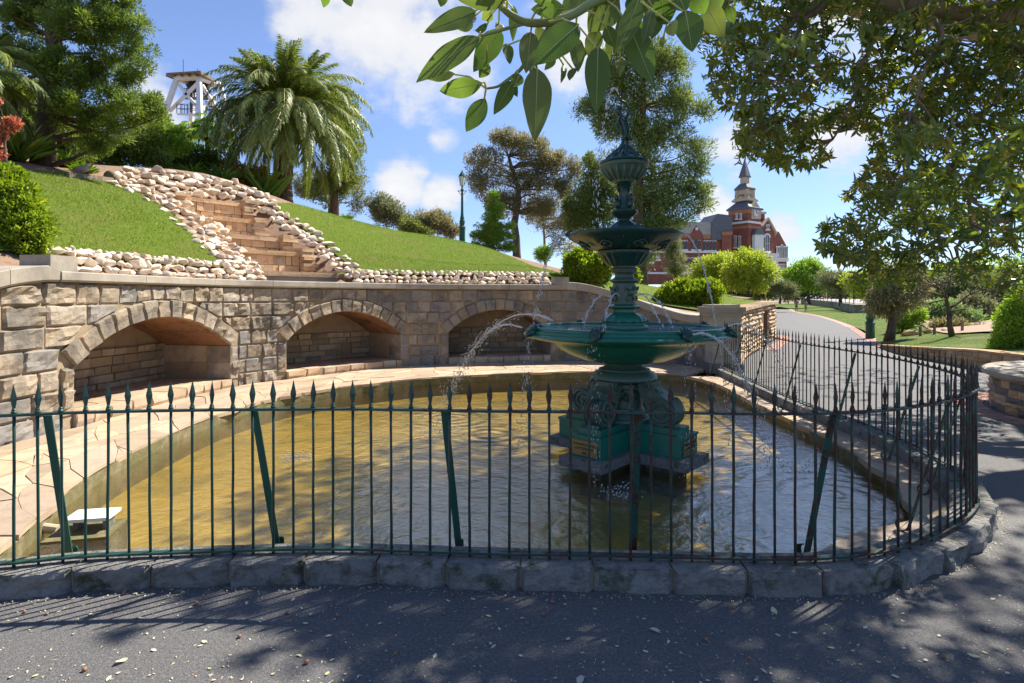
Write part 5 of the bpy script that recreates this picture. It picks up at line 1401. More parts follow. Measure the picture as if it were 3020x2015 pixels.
for i in range(26):
    d = Vector((R.uniform(-1, 1), R.uniform(-1, .3), 0)).normalized(); q = ptop + d * .1 + Vector((0, 0, .05)); mb.tube([q, q + d * .32 + Vector((0, 0, .6)), q + d * .55 + Vector((0, 0, .52 + R.uniform(-.1, .12)))], [.014, .01, .02], 4)
mb.build('flower_stalks', mat('orange_stalk', [(.48, .24, .06), (.36, .18, .05)], 9, .7), pm)
pm2, _ = palm('date_palm', 'grey-green feather palm at the left edge in front of the pine', (-60, 470), 11.5, 180, .16, 34, 1.25, cx=-70, ll=.3)
# fan palms
def fan_palm(label, stems, D):
    b = P(stems[0][0], stems[0][1], D); b.z = zh(b.x, b.y) - .05
    t = thing('fan_palm', label, 'palm', b, 'fan palms behind the cascade', kind='thing')
    fan = []
    for v in range(3):
        C = []; A = []; NN = []; LL = []
        for k in range(22):
            a = rad(-115 + 230 * k / 21); C.append((0, 0, 0)); A.append((math.cos(a), math.sin(a), -.12 - .1 * abs(a))); NN.append((0, 0, 1)); LL.append(.42 * (1 - .18 * abs(a)) * R.uniform(.85, 1.1))
        fan.append(leaf_mesh('fan_leaf', C, A, NN, LL, .062, tinted(len(C)), M['strap'], shape='quad', curve=.3, fold=.35))
    for (x, y, ty) in stems:
        a, b2 = P(x, y, D), P(x + R.uniform(-6, 6), ty, D); a.z = zh(a.x, a.y) - .05
        MB().tube([a.lerp(b2, i / 8) for i in range(9)], [.075 * R.uniform(.85, 1.15) for _ in range(9)], 8).build('stem', M['palmbark'], t)
        mb = MB()
        for k in range(20):
            az = k * 2.4; el = rad(R.uniform(-35, 75)); d = Vector((math.cos(az) * math.cos(el), math.sin(az) * math.cos(el), math.sin(el))); ln = R.uniform(.35, .6); q = b2 + d * ln
            mb.tube([b2, b2 + d * ln * .5 + Vector((0, 0, .03)), q], .009, 4)
            zax = (Vector((0, 0, 1)) + d * .6).normalized(); xax = (d - zax * d.dot(zax)).normalized(); yax = zax.cross(xax)
            Mx = Matrix.Translation(q) @ Matrix((xax, yax, zax)).transposed().to_4x4() @ Matrix.Scale(R.uniform(.9, 1.25), 4)
            put('fan_leaf', fan[k % 3], Mx, t)
        mb.build('leaf_stalks', M['twig'], t)
fan_palm('clump of fan palms with glossy leaves below the white mine tower', [(560, 512, 400), (610, 516, 375), (645, 520, 415)], 23.5)
fan_palm('low fan palm among dark shrubs left of the white mine tower', [(500, 508, 430)], 22)
# understorey behind the lawn
def shrub(name, label, D, lobes, clumps, per, cr, Ln, Wd, mat_, cat='shrub', group=None, shape='quad', base=None, up=.5, ground='hill', stems=True, droop=0, bark=None, bias=.45, out=1.0, flat_=1.0):
    px = base or (lobes[0][0], lobes[0][1] + lobes[0][3]); r = .04
    return tree(name, label, cat, D, px, [(lobes[0][0], lobes[0][1])] if stems else [], r, .01, lobes, clumps, per, cr, Ln, Wd, mat_, group, bark, up, droop, shape, 8, .9, bias, out, ground, .5, .0, flat_)
GU = 'dense shrubs behind the left lawn'
shrub('understorey_shrub', 'dark leafy shrub behind the pine trunk on the far left', 16, [(60, 380, 110, 80), (20, 300, 80, 80), (200, 420, 80, 60), (60, 460, 90, 40)], 260, 70, .22, .11, .05, M['dark'], group=GU)
shrub('understorey_shrub', 'dark shrub under the right side of the pine', 19.5, [(340, 455, 100, 50), (280, 440, 70, 50), (420, 430, 60, 60), (460, 480, 60, 30)], 260, 70, .20, .10, .045, M['dark'], group=GU)
shrub('understorey_shrub', 'dark shrub hiding the foot of the fan palms', 22.5, [(560, 470, 80, 45), (490, 460, 60, 50), (640, 480, 60, 40)], 200, 70, .2, .11, .045, M['dark'], group=GU)
shrub('understorey_shrub', 'yellow-green leafy shrub between the pine and the fan palms', 21, [(440, 380, 45, 60), (480, 400, 40, 50), (520, 420, 40, 40)], 150, 70, .18, .12, .05, M['spring'], group=GU)
shrub('bronze_shrub', 'bronze and yellow leaved shrub left of the palm trunk', 22.0, [(745, 535, 50, 45), (700, 520, 40, 35), (770, 560, 25, 30)], 110, 45, .15, .16, .055, M['croton'])
shrub('red_shrub', 'coral red leafy shrub at the left edge', 11.2, [(15, 375, 36, 16), (-5, 410, 24, 14), (36, 362, 20, 8), (6, 455, 14, 8), (-4, 290, 8, 10)], 42, 34, .07, .07, .035, M['red'])
def strappy(name, label, base, D, n, L, w, mat_, spread=.8, cat='plant', group=None, up=1.0, fall=.45):
    b = hit(*base) if D is None else P(*base, D)
    b.z = zh(b.x, b.y) - .03
    t = thing(name, label, cat, b, group, kind='thing'); v = unit(n); A = np.column_stack([v[:, :2] * spread, np.abs(v[:, 2]) * .5 + up]); A /= np.linalg.norm(A, axis=1, keepdims=True)
    C = np.array(b) + np.column_stack([rng.normal(0, L * .10, (n, 2)), np.zeros(n)]); mid = C + A * L * .55
    put('leaves', leaf_mesh('leaves', C, A, unit(n) * .3 + np.array([0, 0, 1]), L * rng.uniform(.65, 1.1, n), w, tinted(n), mat_, shape='leaf', curve=fall), Matrix.Identity(4), t, kind='stuff')
    return t
strappy('flax_plant', 'strappy green flax below the red shrub at the left edge', (45, 480), 12.3, 110, .85, .035, M['strap'])
strappy('grass_tussock', 'rounded yellow-green tussock right of the pine trunk', (195, 490), 13.6, 420, .42, .012, M['strap'], 1.0, group='tussocks beside the pine')
strappy('grass_tussock', 'smaller bright tussock behind the duck', (250, 505), 13.4, 260, .32, .012, M['strap'], 1.1, group='tussocks beside the pine')
strappy('flax_plant', 'upright strappy plant beside the palm trunk', (790, 592), 21.5, 60, 1.3, .05, M['strap'], .45)
strappy('flax_plant', 'dark strappy plant behind the rock bank', (655, 545), 20.6, 70, .85, .045, M['strap'], .7)
strappy('flax_plant', 'low strappy plant behind the top of the rock bank', (560, 520), 20.4, 50, .65, .045, M['strap'], .8)
strappy('grass_tussock', 'lone round tussock on the ridge right of the palm', (1022, 642), 21, 200, .28, .012, M['strap'], 1.1)
# behind the palm
tree('cypress_tree', 'dark upright conifer half hidden behind the palm', 'tree', 27, (985, 620), [(985, 450), (985, 300)], .22, .06, [(990, 300, 40, 65), (1010, 400, 50, 80), (1010, 500, 55, 70), (960, 560, 60, 50), (1030, 330, 25, 60)], 230, 90, .30, .16, .04, M['pinefar'], G_HILL, up=.7, nl=20, ground='hill')
tree('gum_tree', 'thin grey gum behind the palm on the ridge', 'tree', 30, (970, 640), [(975, 560), (1000, 470)], .12, .03, [(930, 560, 60, 35), (1050, 540, 35, 50), (1060, 420, 18, 50), (900, 540, 40, 40), (1050, 600, 30, 30)], 110, 60, .28, .16, .04, M['grey'], G_HILL, droop=.3, ground='hill', nl=25)
GR = 'bushes along the ridge'
shrub('ridge_bush', 'grey-green bush left on the ridge right of the palm', 30, [(1140, 625, 45, 40), (1110, 600, 25, 28), (1185, 650, 40, 25)], 130, 60, .26, .15, .045, M['grey'], group=GR, droop=.2)
shrub('ridge_bush', 'olive bush on the ridge just left of the lamp post', 30, [(1290, 660, 50, 36), (1250, 650, 30, 30), (1330, 680, 30, 25)], 130, 60, .26, .15, .045, M['gum'], group=GR, droop=.2)
shrub('ridge_bush', 'dark low bush on the ridge between two grey bushes', 29, [(1205, 668, 40, 22), (1235, 685, 40, 18)], 70, 60, .22, .14, .045, M['pinefar'], group=GR)
shrub('ridge_bush', 'small bright bush at the right end of the ridge', 30, [(1605, 750, 22, 22)], 40, 60, .2, .13, .045, M['spring'], group=GR)
# gums, cedar and the large pine beyond the lawn
tree('gum_tree', 'spreading brown-green gum tree right of the lamp post', 'tree', 38, (1525, 760), [(1520, 660), (1530, 560), (1500, 460)], .30, .10, [(1495, 415, 55, 32), (1430, 470, 50, 36), (1560, 440, 60, 42), (1625, 480, 45, 40), (1410, 540, 36, 36), (1480, 520, 45, 34), (1565, 530, 60, 40), (1650, 550, 40, 45), (1500, 600, 50, 36), (1590, 610, 50, 36), (1690, 500, 26, 34), (1460, 590, 40, 25)], 460, 80, .36, .20, .05, M['gum'], G_HILL, droop=.35, nl=60, ground='hill', limb_r=.38, limb_sag=-.06, bias=.36)
tree('gum_tree', 'slender pale gum tree with bare lower stems left of the fountain', 'tree', 46, (1610, 790), [(1605, 700), (1600, 620)], .13, .05, [(1580, 640, 45, 35), (1640, 660, 50, 40), (1600, 600, 60, 30), (1680, 640, 40, 50), (1660, 720, 40, 30)], 150, 60, .40, .22, .05, M['gum'], G_HILL, droop=.3, nl=40, ground='hill', limb_r=.4, limb_sag=-.05, bark=M['figbark'])
tree('cedar_tree', 'small bright green cedar with layered drooping branches', 'tree', 27, (1455, 748), [(1455, 650), (1457, 555)], .10, .02, [(1456, 580, 10, 22), (1456, 610, 24, 16), (1455, 640, 34, 16), (1440, 665, 40, 14), (1480, 665, 36, 14), (1425, 692, 40, 14), (1495, 694, 36, 14), (1450, 712, 66, 14), (1420, 728, 40, 12), (1500, 730, 36, 10), (1456, 690, 40, 22)], 260, 90, .17, .13, .03, M['cedar'], G_HILL, droop=.3, up=.1, nl=36, ground='hill', flat_=.55)
tree('pine_tree', 'huge shaggy olive pine behind the fountain', 'tree', 32, (1885, 845), [(1885, 600), (1893, 400), (1905, 160)], .42, .10, [(1880, 170, 110, 60), (1980, 200, 80, 50), (1800, 240, 60, 45), (1745, 320, 50, 34), (1800, 370, 60, 36), (1900, 290, 100, 60), (2020, 300, 60, 44), (2070, 330, 30, 26), (1940, 390, 100, 50), (2040, 440, 50, 30), (2065, 480, 26, 26), (1880, 470, 80, 50), (2000, 520, 70, 40), (1930, 570, 100, 50), (2050, 560, 44, 36), (2075, 610, 30, 24), (1960, 640, 100, 50), (1890, 690, 80, 50), (1880, 760, 50, 40)], 640, 95, .42, .26, .05, M['pinefar'], G_HILL, up=.35, nl=110, ground='hill', limb_r=.22, bias=.36, limb_sag=.05)
tree('evergreen_tree', 'dark round evergreen left of the fountain stem', 'tree', 36, (1760, 800), [(1760, 700), (1765, 600)], .22, .06, [(1770, 540, 70, 50), (1720, 600, 60, 44), (1790, 610, 70, 50), (1730, 660, 70, 36), (1690, 630, 30, 40), (1750, 480, 34, 30)], 260, 85, .34, .19, .06, M['pinefar'], G_HILL, nl=50, ground='hill', bias=.4)
tree('young_tree', 'thin grey-leaved young tree in front of the brick school', 'tree', 44, (1995, 850), [(1990, 780), (1988, 720)], .08, .02, [(1988, 760, 30, 60), (1985, 720, 22, 30), (2000, 800, 26, 30)], 90, 60, .3, .2, .05, M['grey'], nl=16, ground='hill')
# clipped bushes around the wall
GB = 'clipped bushes behind the coping'
shrub('clipped_bush', 'tall bright yellow-green bush on the wall at the left edge', 7.35, [(30, 620, 80, 95), (70, 680, 66, 80), (10, 540, 50, 50), (40, 740, 95, 45), (-40, 650, 80, 120)], 560, 70, .085, .055, .028, M['hedge'], 'bush', GB, up=.6, bias=.3, ground='hill', base=(40, 780))
shrub('clipped_bush', 'round bright bush behind the wall left of the fountain stem', 15.6, [(1728, 790, 64, 46), (1700, 772, 40, 34), (1770, 790, 46, 42), (1730, 820, 76, 20)], 340, 70, .11, .085, .045, M['hedge'], 'bush', GB, up=.6, bias=.3, base=(1730, 838))
shrub('clipped_bush', 'long dark green hedge behind the sweeping coping', 15.6, [(2030, 870, 86, 38), (1975, 885, 45, 30), (2085, 862, 46, 36), (2040, 900, 90, 20)], 380, 70, .12, .085, .045, M['hedge'], 'bush', GB, up=.6, bias=.3, base=(2030, 912))
shrub('clipped_bush', 'small bright bush seen just right of the fountain stem', 16.5, [(1868, 815, 16, 22)], 30, 60, .10, .085, .045, M['hedge'], 'bush', GB, up=.6, bias=.3)
# park trees on the right, far to near
for lab, D, lobes, m_ in (('dark row of trees at the far end of the play court', 118, [(2330, 856, 60, 24), (2420, 858, 60, 24), (2500, 862, 60, 22), (2580, 866, 60, 24)], 'dark'), ('dark row of shrubs below the brick school', 112, [(2060, 850, 60, 24), (2160, 856, 60, 22), (2250, 860, 50, 20)], 'dark'), ('far grey-green woodland at the right edge of the park', 105, [(2660, 850, 70, 34), (2780, 846, 80, 40), (2900, 840, 80, 46), (3010, 840, 80, 46)], 'grey')):
    tree('tree_row', lab, 'trees', D, (lobes[0][0], 885), [], .2, .1, lobes, 70 * len(lobes), 70, 1.0, .55, .2, M[m_], 'tree rows far behind', ground=.2)
GP = 'park trees beyond the path'
tree('willow_tree', 'yellow-green willow in front of the left school wing', 'tree', 62, (2110, 880), [(2110, 830)], .2, .1, [(2110, 800, 62, 40), (2070, 820, 40, 36), (2140, 780, 40, 36), (2100, 840, 60, 24)], 170, 80, .62, .34, .09, M['willow'], GP, droop=.5, nl=20, ground=1.2)
tree('willow_tree', 'bright yellow-green willow below the school tower', 'tree', 58, (2205, 880), [(2210, 830)], .2, .1, [(2205, 780, 58, 44), (2180, 800, 46, 44), (2245, 810, 40, 40), (2200, 836, 60, 22)], 190, 80, .6, .34, .09, M['willow'], GP, droop=.5, nl=20, ground=1.0)
tree('spring_tree', 'fresh green tree right of the school', 'tree', 80, (2385, 880), [(2385, 840)], .25, .12, [(2385, 810, 52, 36), (2340, 825, 36, 30), (2430, 830, 40, 28), (2375, 785, 34, 20)], 180, 80, .8, .42, .12, M['spring'], GP, nl=20, ground=.6)
tree('spring_tree', 'grey twiggy tree right of the fresh green one', 'tree', 66, (2480, 885), [(2475, 850)], .18, .1, [(2455, 825, 45, 28), (2500, 835, 40, 28), (2480, 850, 50, 18)], 120, 60, .6, .34, .07, M['grey'], GP, nl=44, ground=.6)
tree('spring_tree', 'low olive tree between the willow and the basketball hoop', 'tree', 62, (2300, 878), [(2302, 850)], .12, .05, [(2300, 850, 34, 18), (2280, 842, 16, 14), (2330, 856, 20, 14)], 80, 60, .5, .3, .07, M['grey'], GP, nl=20, ground=.9)
tree('spring_tree', 'pale spring tree behind the lamp post', 'tree', 60, (2560, 890), [(2560, 850)], .18, .1, [(2540, 835, 50, 30), (2590, 840, 50, 34), (2560, 865, 60, 18)], 130, 70, .55, .34, .09, M['willow'], GP, nl=20, ground=.4)
tree('weeping_tree', 'dark olive weeping tree right of the green lamp post', 'tree', 21, (2622, 968), [(2640, 900), (2655, 830)], .16, .10, [(2640, 860, 62, 50), (2600, 880, 40, 40), (2690, 850, 44, 46), (2620, 915, 44, 26), (2660, 800, 70, 40)], 230, 90, .24, .17, .03, M['gum'], GP, droop=.9, up=0, nl=30, ground='park')
b = P(2808, 992, 18.5); b.z = float(PARK([(b.x, b.y)])[0]) - .03
bt = thing('bare_tree', 'nearly bare small tree with forked dark trunk on the grass', 'tree', b, GP, 'thing')
mb = MB(); tips = []
def grow(a, d, L, r, depth):
    pts = [a]; q = Vector(a); d = Vector(d).normalized()
    for i in range(4):
        d = (d + Vector(rng.normal(0, .13, 3)) + Vector((0, 0, .03 if depth < 2 else -.05))).normalized(); q = q + d * L / 4; pts.append(q.copy())
    mb.tube(pts, [r, r * .88, r * .76, r * .66, r * .56], 7 if depth < 2 else 4)
    if depth >= 4: tips.append(pts[-1]); tips.append(pts[2]); return
    for k in range(3 if depth < 3 else 2):
        s_ = R.choice((2, 3, 4)) if k else 4; nd = (d + Vector(rng.normal(0, .55, 3)) * Vector((1, .8, .8)) if False else d + Vector((rng.normal(0, .6), rng.normal(0, .45), rng.normal(0, .4)))).normalized(); grow(pts[s_], nd, L * R.uniform(.62, .85), r * .52, depth + 1)
t0 = P(2800, 930, 18.5); mb.tube([b, b.lerp(t0, .5) + Vector((-.03, 0, 0)), t0], [.10, .082, .075], 9)
grow(t0, (-.55, .1, .8), .75, .052, 1); grow(t0, (.12, .1, 1), .85, .056, 1); grow(t0 + Vector((.02, 0, .25)), (.8, -.1, .6), .8, .042, 1); grow(t0 + Vector((0, 0, .1)), (.9, .2, .1), .7, .03, 2)
mb.build('trunk', M['bark'], bt, True)
q, A, Nn, L_, W_ = clump_leaves(np.array([tuple(v) for v in tips]), 4, .12, .07, .025, .1)
put('crown', leaf_mesh('crown', q, A, Nn, L_, W_, tinted(len(q)), M['grey'], shape='quad'), Matrix.Identity(4), bt, kind='stuff')
for lab, D, lobes, m_ in (('pale blue-green juniper mound behind the bare tree', 27, [(2775, 915, 55, 20), (2830, 935, 60, 18), (2720, 920, 40, 14)], 'blue'),
                          ('yellowish low bushes behind the timber posts', 30, [(2900, 930, 70, 34), (2940, 960, 60, 26), (2860, 900, 50, 30)], 'grey'),
                          ('grey-green thicket high behind the bare tree', 46, [(2740, 850, 70, 40), (2820, 850, 70, 44), (2900, 850, 70, 46), (2980, 850, 70, 50)], 'grey'),
                          ('bright green thicket far behind the bare tree', 60, [(2700, 820, 70, 40), (2850, 810, 90, 44), (2990, 810, 90, 50), (3060, 860, 60, 60)], 'spring'),
                          ('small bright bush beside the weeping tree', 24, [(2660, 945, 26, 18), (2695, 930, 24, 14)], 'spring'),
                          ('low scrub along the edge of the mulch', 24, [(2870, 985, 50, 16), (2800, 965, 50, 16), (2930, 1005, 40, 16)], 'gum')):
    shrub('park_bush', lab, D, lobes, 60 * len(lobes), 55, D * .010, D * .0062, D * .0021, M[m_], 'bush', 'bushes beyond the right-hand grass', ground='park')
shrub('conifer_shrub', 'dense green conifer shrub at the right edge above the low wall', 14.0, [(3010, 960, 66, 70), (2985, 1020, 60, 44), (3040, 880, 50, 50)], 260, 75, .14, .10, .03, M['spring'], ground='park', droop=.1)
# ------------------------------------------------------------------ Moreton Bay fig at the right
FT = Vector((8.75, 7.6, .5))
fig = thing('fig_tree', 'broad spreading fig tree overhanging the pool from the planter at the right', 'tree', FT, kind='thing')
def spline(pts, n=5):
    c = []
    pts = [Vector(q) for q in pts]; e = [pts[0] * 2 - pts[1]] + pts + [pts[-1] * 2 - pts[-2]]
    for i in range(1, len(e) - 2):
        for j in range(n):
            t = j / n; p0, p1, p2, p3 = e[i - 1:i + 3]
            c.append(.5 * ((2 * p1) + (p2 - p0) * t + (2 * p0 - 5 * p1 + 4 * p2 - p3) * t * t + (3 * p1 - p0 - 3 * p2 + p3) * t ** 3))
    return c + [pts[-1]]
limbs = []
def fig_limb(pts, r0, r1, name='limb', n=10):
    c = spline(pts); c = [q + Vector(rng.normal(0, .02, 3)) for q in c]; k = len(c)
    limbs.append(c)
    return MB().tube(c, [(r0 + (r1 - r0) * i / (k - 1)) * (1 + .07 * math.sin(i * 1.7)) for i in range(k)], n).build(name, M['figbark'], fig, True)
fig_limb([FT + Vector((0, 0, -.1)), FT + Vector((.05, .05, 1.2)), (8.9, 7.7, 3.0), (9.2, 7.9, 5.0), (9.3, 8.1, 7.2)], .62, .25, 'trunk', 16)
fig_limb([(8.8, 7.6, 3.2), (7.7, 7.35, 4.6), (6.5, 7.08, 5.13), (5.3, 7.0, 5.19), (4.3, 6.9, 5.25), (3.1, 6.8, 5.55)], .2, .05)
fig_limb([(8.8, 7.6, 2.2), (7.6, 7.7, 2.75), (6.9, 7.8, 2.78), (6.2, 7.8, 2.52), (5.6, 7.8, 2.32)], .12, .02)
fig_limb([(9.0, 7.8, 4.2), (8.0, 9.5, 6.0), (6.5, 11, 7.2), (5.5, 12, 7.6)], .22, .05)
fig_limb([(9.0, 7.8, 4.0), (8.2, 6.0, 6.0), (6.6, 4.6, 6.8), (4.6, 3.6, 7.0)], .22, .05)
fig_limb([(9.1, 7.8, 4.4), (10.5, 9.5, 6.5), (12, 11.5, 7.5)], .22, .05)
fig_limb([(9.2, 7.9, 5.0), (7.2, 7.6, 7.6), (4.8, 7.0, 8.4)], .16, .04)
fig_limb([(4.6, 6.95, 5.22), (4.35, 7.0, 4.6), (4.15, 7.0, 4.0), (4.0, 7.05, 3.6)], .035, .012, 'branch')
fig_limb([(3.9, 6.85, 5.3), (3.45, 6.9, 4.9), (3.25, 6.9, 4.3), (3.2, 6.9, 3.8)], .03, .01, 'branch')
fig_limb([(5.6, 7.05, 5.15), (5.5, 7.3, 4.3), (5.2, 7.4, 3.5), (5.0, 7.4, 3.0)], .035, .012, 'branch')
fig_limb([(6.3, 7.8, 2.55), (6.0, 7.5, 3.1), (5.6, 7.4, 3.4)], .03, .01, 'branch')
for a_, b_ in (((6.4, 7.1, 5.1), (5.9, 7.9, 3.9)), ((5.9, 7.05, 5.18), (6.3, 6.6, 4.0)), ((4.9, 7.0, 5.2), (4.7, 6.5, 4.2)), ((5.0, 7.0, 5.2), (5.3, 8.2, 4.5)), ((3.9, 6.9, 5.3), (3.3, 7.6, 4.6)), ((6.9, 7.8, 2.78), (6.6, 7.2, 3.3)), ((6.2, 7.8, 2.52), (6.4, 8.3, 2.1)), ((5.9, 7.8, 2.42), (5.3, 7.3, 2.7)), ((7.4, 7.7, 2.8), (6.7, 6.9, 2.2)), ((6.6, 7.8, 2.7), (6.0, 8.2, 3.6)), ((7.6, 7.3, 4.6), (6.9, 7.6, 3.6)), ((7.0, 7.2, 4.95), (6.6, 8.2, 4.4))):
    a_, b_ = Vector(a_), Vector(b_); m_ = a_.lerp(b_, .5) + Vector(rng.normal(0, .12, 3)); fig_limb([a_, m_, b_, b_ + (b_ - m_) * .7 + Vector((0, 0, -.1))], .028, .008, 'branch', 6)
# visible outline of the hanging foliage, measured as view directions
figpoly = np.array([(2055, -60), (2062, 60), (2085, 180), (2105, 290), (2160, 330), (2180, 420), (2178, 470), (2245, 460), (2300, 505), (2350, 500), (2420, 490), (2440, 455), (2400, 420), (2440, 380), (2500, 375), (2545, 390), (2570, 420), (2560, 490), (2500, 560), (2480, 590), (2520, 600), (2545, 625), (2480, 640), (2425, 660), (2405, 720), (2440, 745), (2480, 775), (2500, 830), (2560, 835), (2640, 845), (2700, 850), (2740, 815), (2800, 820), (2900, 830), (3100, 900), (3100, -60)], float)
holes = [((2480, 120), 55), ((2690, 210), 40), ((2450, 300), 45), ((2600, 320), 30), ((2850, 120), 35), ((2330, 330), 28), ((2820, 760), 30), ((2940, 780), 24), ((2230, 210), 22), ((2550, 450), 30), ((2720, 90), 30)]
def fig_ok(q):
    x, y = to_px(q)
    if q[1] < .3: return True
    m = 45
    if x < -m or x > 3020 + m or y < -m or y > 2015: return True
    return bool(inside([(x, y)], figpoly)[0]) and R.random() < .22
ros = []
# drooping curtain in view
while len(ros) < 2000:
    x, y = R.uniform(2050, 3060), R.uniform(-50, 880)
    if not inside([(x, y)], figpoly)[0]: continue
    if any((x - h[0][0]) ** 2 + (y - h[0][1]) ** 2 < (h[1] * R.uniform(.6, 1.2)) ** 2 for h in holes): continue
    D = 6.4 + 2.2 * R.random() + (.8 if x > 2600 and y > 450 else 0) + .5 * noise.noise(Vector((x * .006, y * .006, 0)))
    if x > 2650 and 380 < y < 700 and R.random() < .16: D = R.uniform(4.2, 5.2)
    ros.append(P(x, y, D))
# the rest of the dome above and beside the frame
n_dome = 0
while n_dome < 9500:
    v = Vector(unit(1)[0]); v.z = abs(v.z); r = (.72 + .33 * R.random())
    q = Vector((9.0, 8.0, 3.4)) + Vector((v.x * 7.9, v.y * 7.6, v.z * 5.6)) * r
    if noise.noise(Vector((q.x * .55, q.y * .55, q.z * .5))) < -.22: continue
    n_dome += 1
    if fig_ok(q): ros.append(q)
n_up = 0
while n_up < 3600:      # extra unseen crown foliage, added to shade the middle of the pool
    v = Vector(unit(1)[0]) * R.random() ** .4; q = Vector((6.2, 9.5, 8.3)) + Vector((v.x * 3.1, v.y * 3.6, v.z * 1.2))
    n_up += 1
    if noise.noise(Vector((q.x * .6, q.y * .6, 7))) > -.2 and fig_ok(q): ros.append(q)
n_up = 0
while n_up < 1900:      # more unseen foliage, added for dappled shade on the near asphalt
    v = Vector(unit(1)[0]) * R.random() ** .4; q = Vector((5.9, 5.3, 7.3)) + Vector((v.x * 3.3, v.y * 2.8, v.z * 1.3))
    n_up += 1
    if noise.noise(Vector((q.x * .6, q.y * .6, 3))) > -.25 and fig_ok(q): ros.append(q)
def gap(q):      # unseen crown thinned to let a patch of sun onto the left path
    s_ = Vector(q) - SUN_DIR * (q[2] / SUN_DIR.z); return ((s_.x + 1.85) / 1.0) ** 2 + ((s_.y - 2.45) / .5) ** 2 < 1
ros = [q for q in ros if not gap(q) or R.random() < .06]
C = []; A = []; NN = []; LL = []; TT = []
for q in ros:
    ax = Vector((R.uniform(-1, 1), R.uniform(-1, 1), R.uniform(-.9, .5))).normalized(); s = ax.orthogonal().normalized(); t2 = ax.cross(s); k = R.randrange(8, 13); tn = R.random()
    for j in range(k):
        az = j * 2.4; th = rad(R.uniform(25, 95)); rd = s * math.cos(az) + t2 * math.sin(az); d = ax * math.cos(th) + rd * math.sin(th)
        C.append(q + ax * R.uniform(-.14, .06)); A.append(d + Vector((0, 0, -.15))); NN.append(ax - rd * .3 + Vector((0, 0, .3))); LL.append(R.uniform(.085, .14)); TT.append(min(1, max(0, .55 * R.random() + .35 * tn + (.35 if R.random() < .18 else 0))))
put('foliage', leaf_mesh('foliage', C, A, NN, LL, np.array(LL) * .33, np.array(TT), M['figleaf']), Matrix.Identity(4), fig, kind='stuff')
mb = MB()
flat_l = [p_ for c in limbs for p_ in c]
fa = np.array([tuple(p_) for p_ in flat_l])
for q in ros[::2]:
    j = int(np.argmin(((fa - np.array(q)) ** 2).sum(1)))
    if (flat_l[j] - q).length < .55: limb(mb, flat_l[j], q, .014, .005, .04, 4, 5)
mb.build('twigs', M['figbark'], fig, True, kind='stuff')

# ------------------------------------------------------------------ leafy fig branch close to the camera
def bigleaf_mat():
    m, nt, b, N, L = new_mat('large_fig_leaf')
    tc = N('ShaderNodeTexCoord'); sp = N('ShaderNodeSeparateXYZ'); L(tc.outputs['Object'], sp.inputs[0])
    ab = mathn(nt, 'ABSOLUTE', sp.outputs[0]); ph = mathn(nt, 'SUBTRACT', mathn(nt, 'MULTIPLY', sp.outputs[1], 95.0), mathn(nt, 'MULTIPLY', ab, 42.0))
    vein = N('ShaderNodeMapRange'); vein.inputs[1].default_value = .80; vein.inputs[2].default_value = 1.0; L(mathn(nt, 'SINE', ph, 0), vein.inputs[0])
    oi = N('ShaderNodeObjectInfo'); col = ramp(nt, oi.outputs['Random'], [(0, (.075, .140, .030)), (.45, (.105, .160, .042)), (.75, (.165, .185, .07)), (1.0, (.06, .095, .036))])
    col = mixc(nt, mathn(nt, 'MULTIPLY', noise_node(nt, 14, 5), .5), col, (.10, .16, .03))
    col = mixc(nt, mathn(nt, 'MULTIPLY', vein.outputs[0], .35), col, (.19, .25, .07))
    L(col, b.inputs['Base Color']); b.inputs['Roughness'].default_value = .5
    tr = N('ShaderNodeBsdfTranslucent'); mm = mixc(nt, 1.0, col, (1.7, 1.8, .8), 'MULTIPLY'); L(mm, tr.inputs[0])
    mx = N('ShaderNodeMixShader'); mx.inputs[0].default_value = .45; L(b.outputs[0], mx.inputs[1]); L(tr.outputs[0], mx.inputs[2]); L(mx.outputs[0], nt.nodes['Material Output'].inputs[0])
    return m
M['bigleaf'] = bigleaf_mat()
M['midrib'] = leafmat('leaf_midrib', (.42, .42, .12), (.42, .42, .12), .3, .45, (1.3, 1.3, .8))
def bigleaf_mesh(k):
    mb = MB(); n = 14
    prof = lambda u: (math.sin(math.pi * u ** (.80 + .08 * k)) ** .80) * (1 - .20 * u)
    for i in range(n + 1):
        u = i / n; w = .5 * prof(u) if 0 < i < n else .0; bend = -.05 * (1 + k) * (u - .3) ** 2 * 1.2
        for x in (-1, -.5, 0, .5, 1): mb.v.append((x * w, u, .10 * abs(x) * w + bend + .012 * math.sin(u * 17 + x * 3 + k) * abs(x)))
    for i in range(n):
        for j in range(4): mb.f.append((i * 5 + j, i * 5 + j + 1, (i + 1) * 5 + j + 1, (i + 1) * 5 + j)); mb.m.append(0)
    for sg in (1, -1):
        o = len(mb.v)
        for i in range(n + 1):
            u = i / n; bend = -.05 * (1 + k) * (u - .3) ** 2 * 1.2; w = .020 * (1 - .8 * u)
            for x in (-1, 0, 1): mb.v.append((x * w, u, bend + sg * (.012 if x == 0 else .001) * (1 - .6 * u)))
        for i in range(n):
            for j in range(2): mb.f.append((o + i * 3 + j, o + i * 3 + j + 1, o + (i + 1) * 3 + j + 1, o + (i + 1) * 3 + j)); mb.m.append(1)
    return mb.mesh('leaf', [M['bigleaf'], M['midrib']], True)
BL = [bigleaf_mesh(k) for k in range(3)]
for me in BL: me.attributes.new('tint', 'FLOAT', 'POINT')
Z = lambda x, y: (1200 + x / 2.35, y / 2.35)
fb = thing('fig_branch', 'close hanging fig branch with large glossy leaves at the top centre', 'branch', P(1700, -200, 1.65), kind='thing')
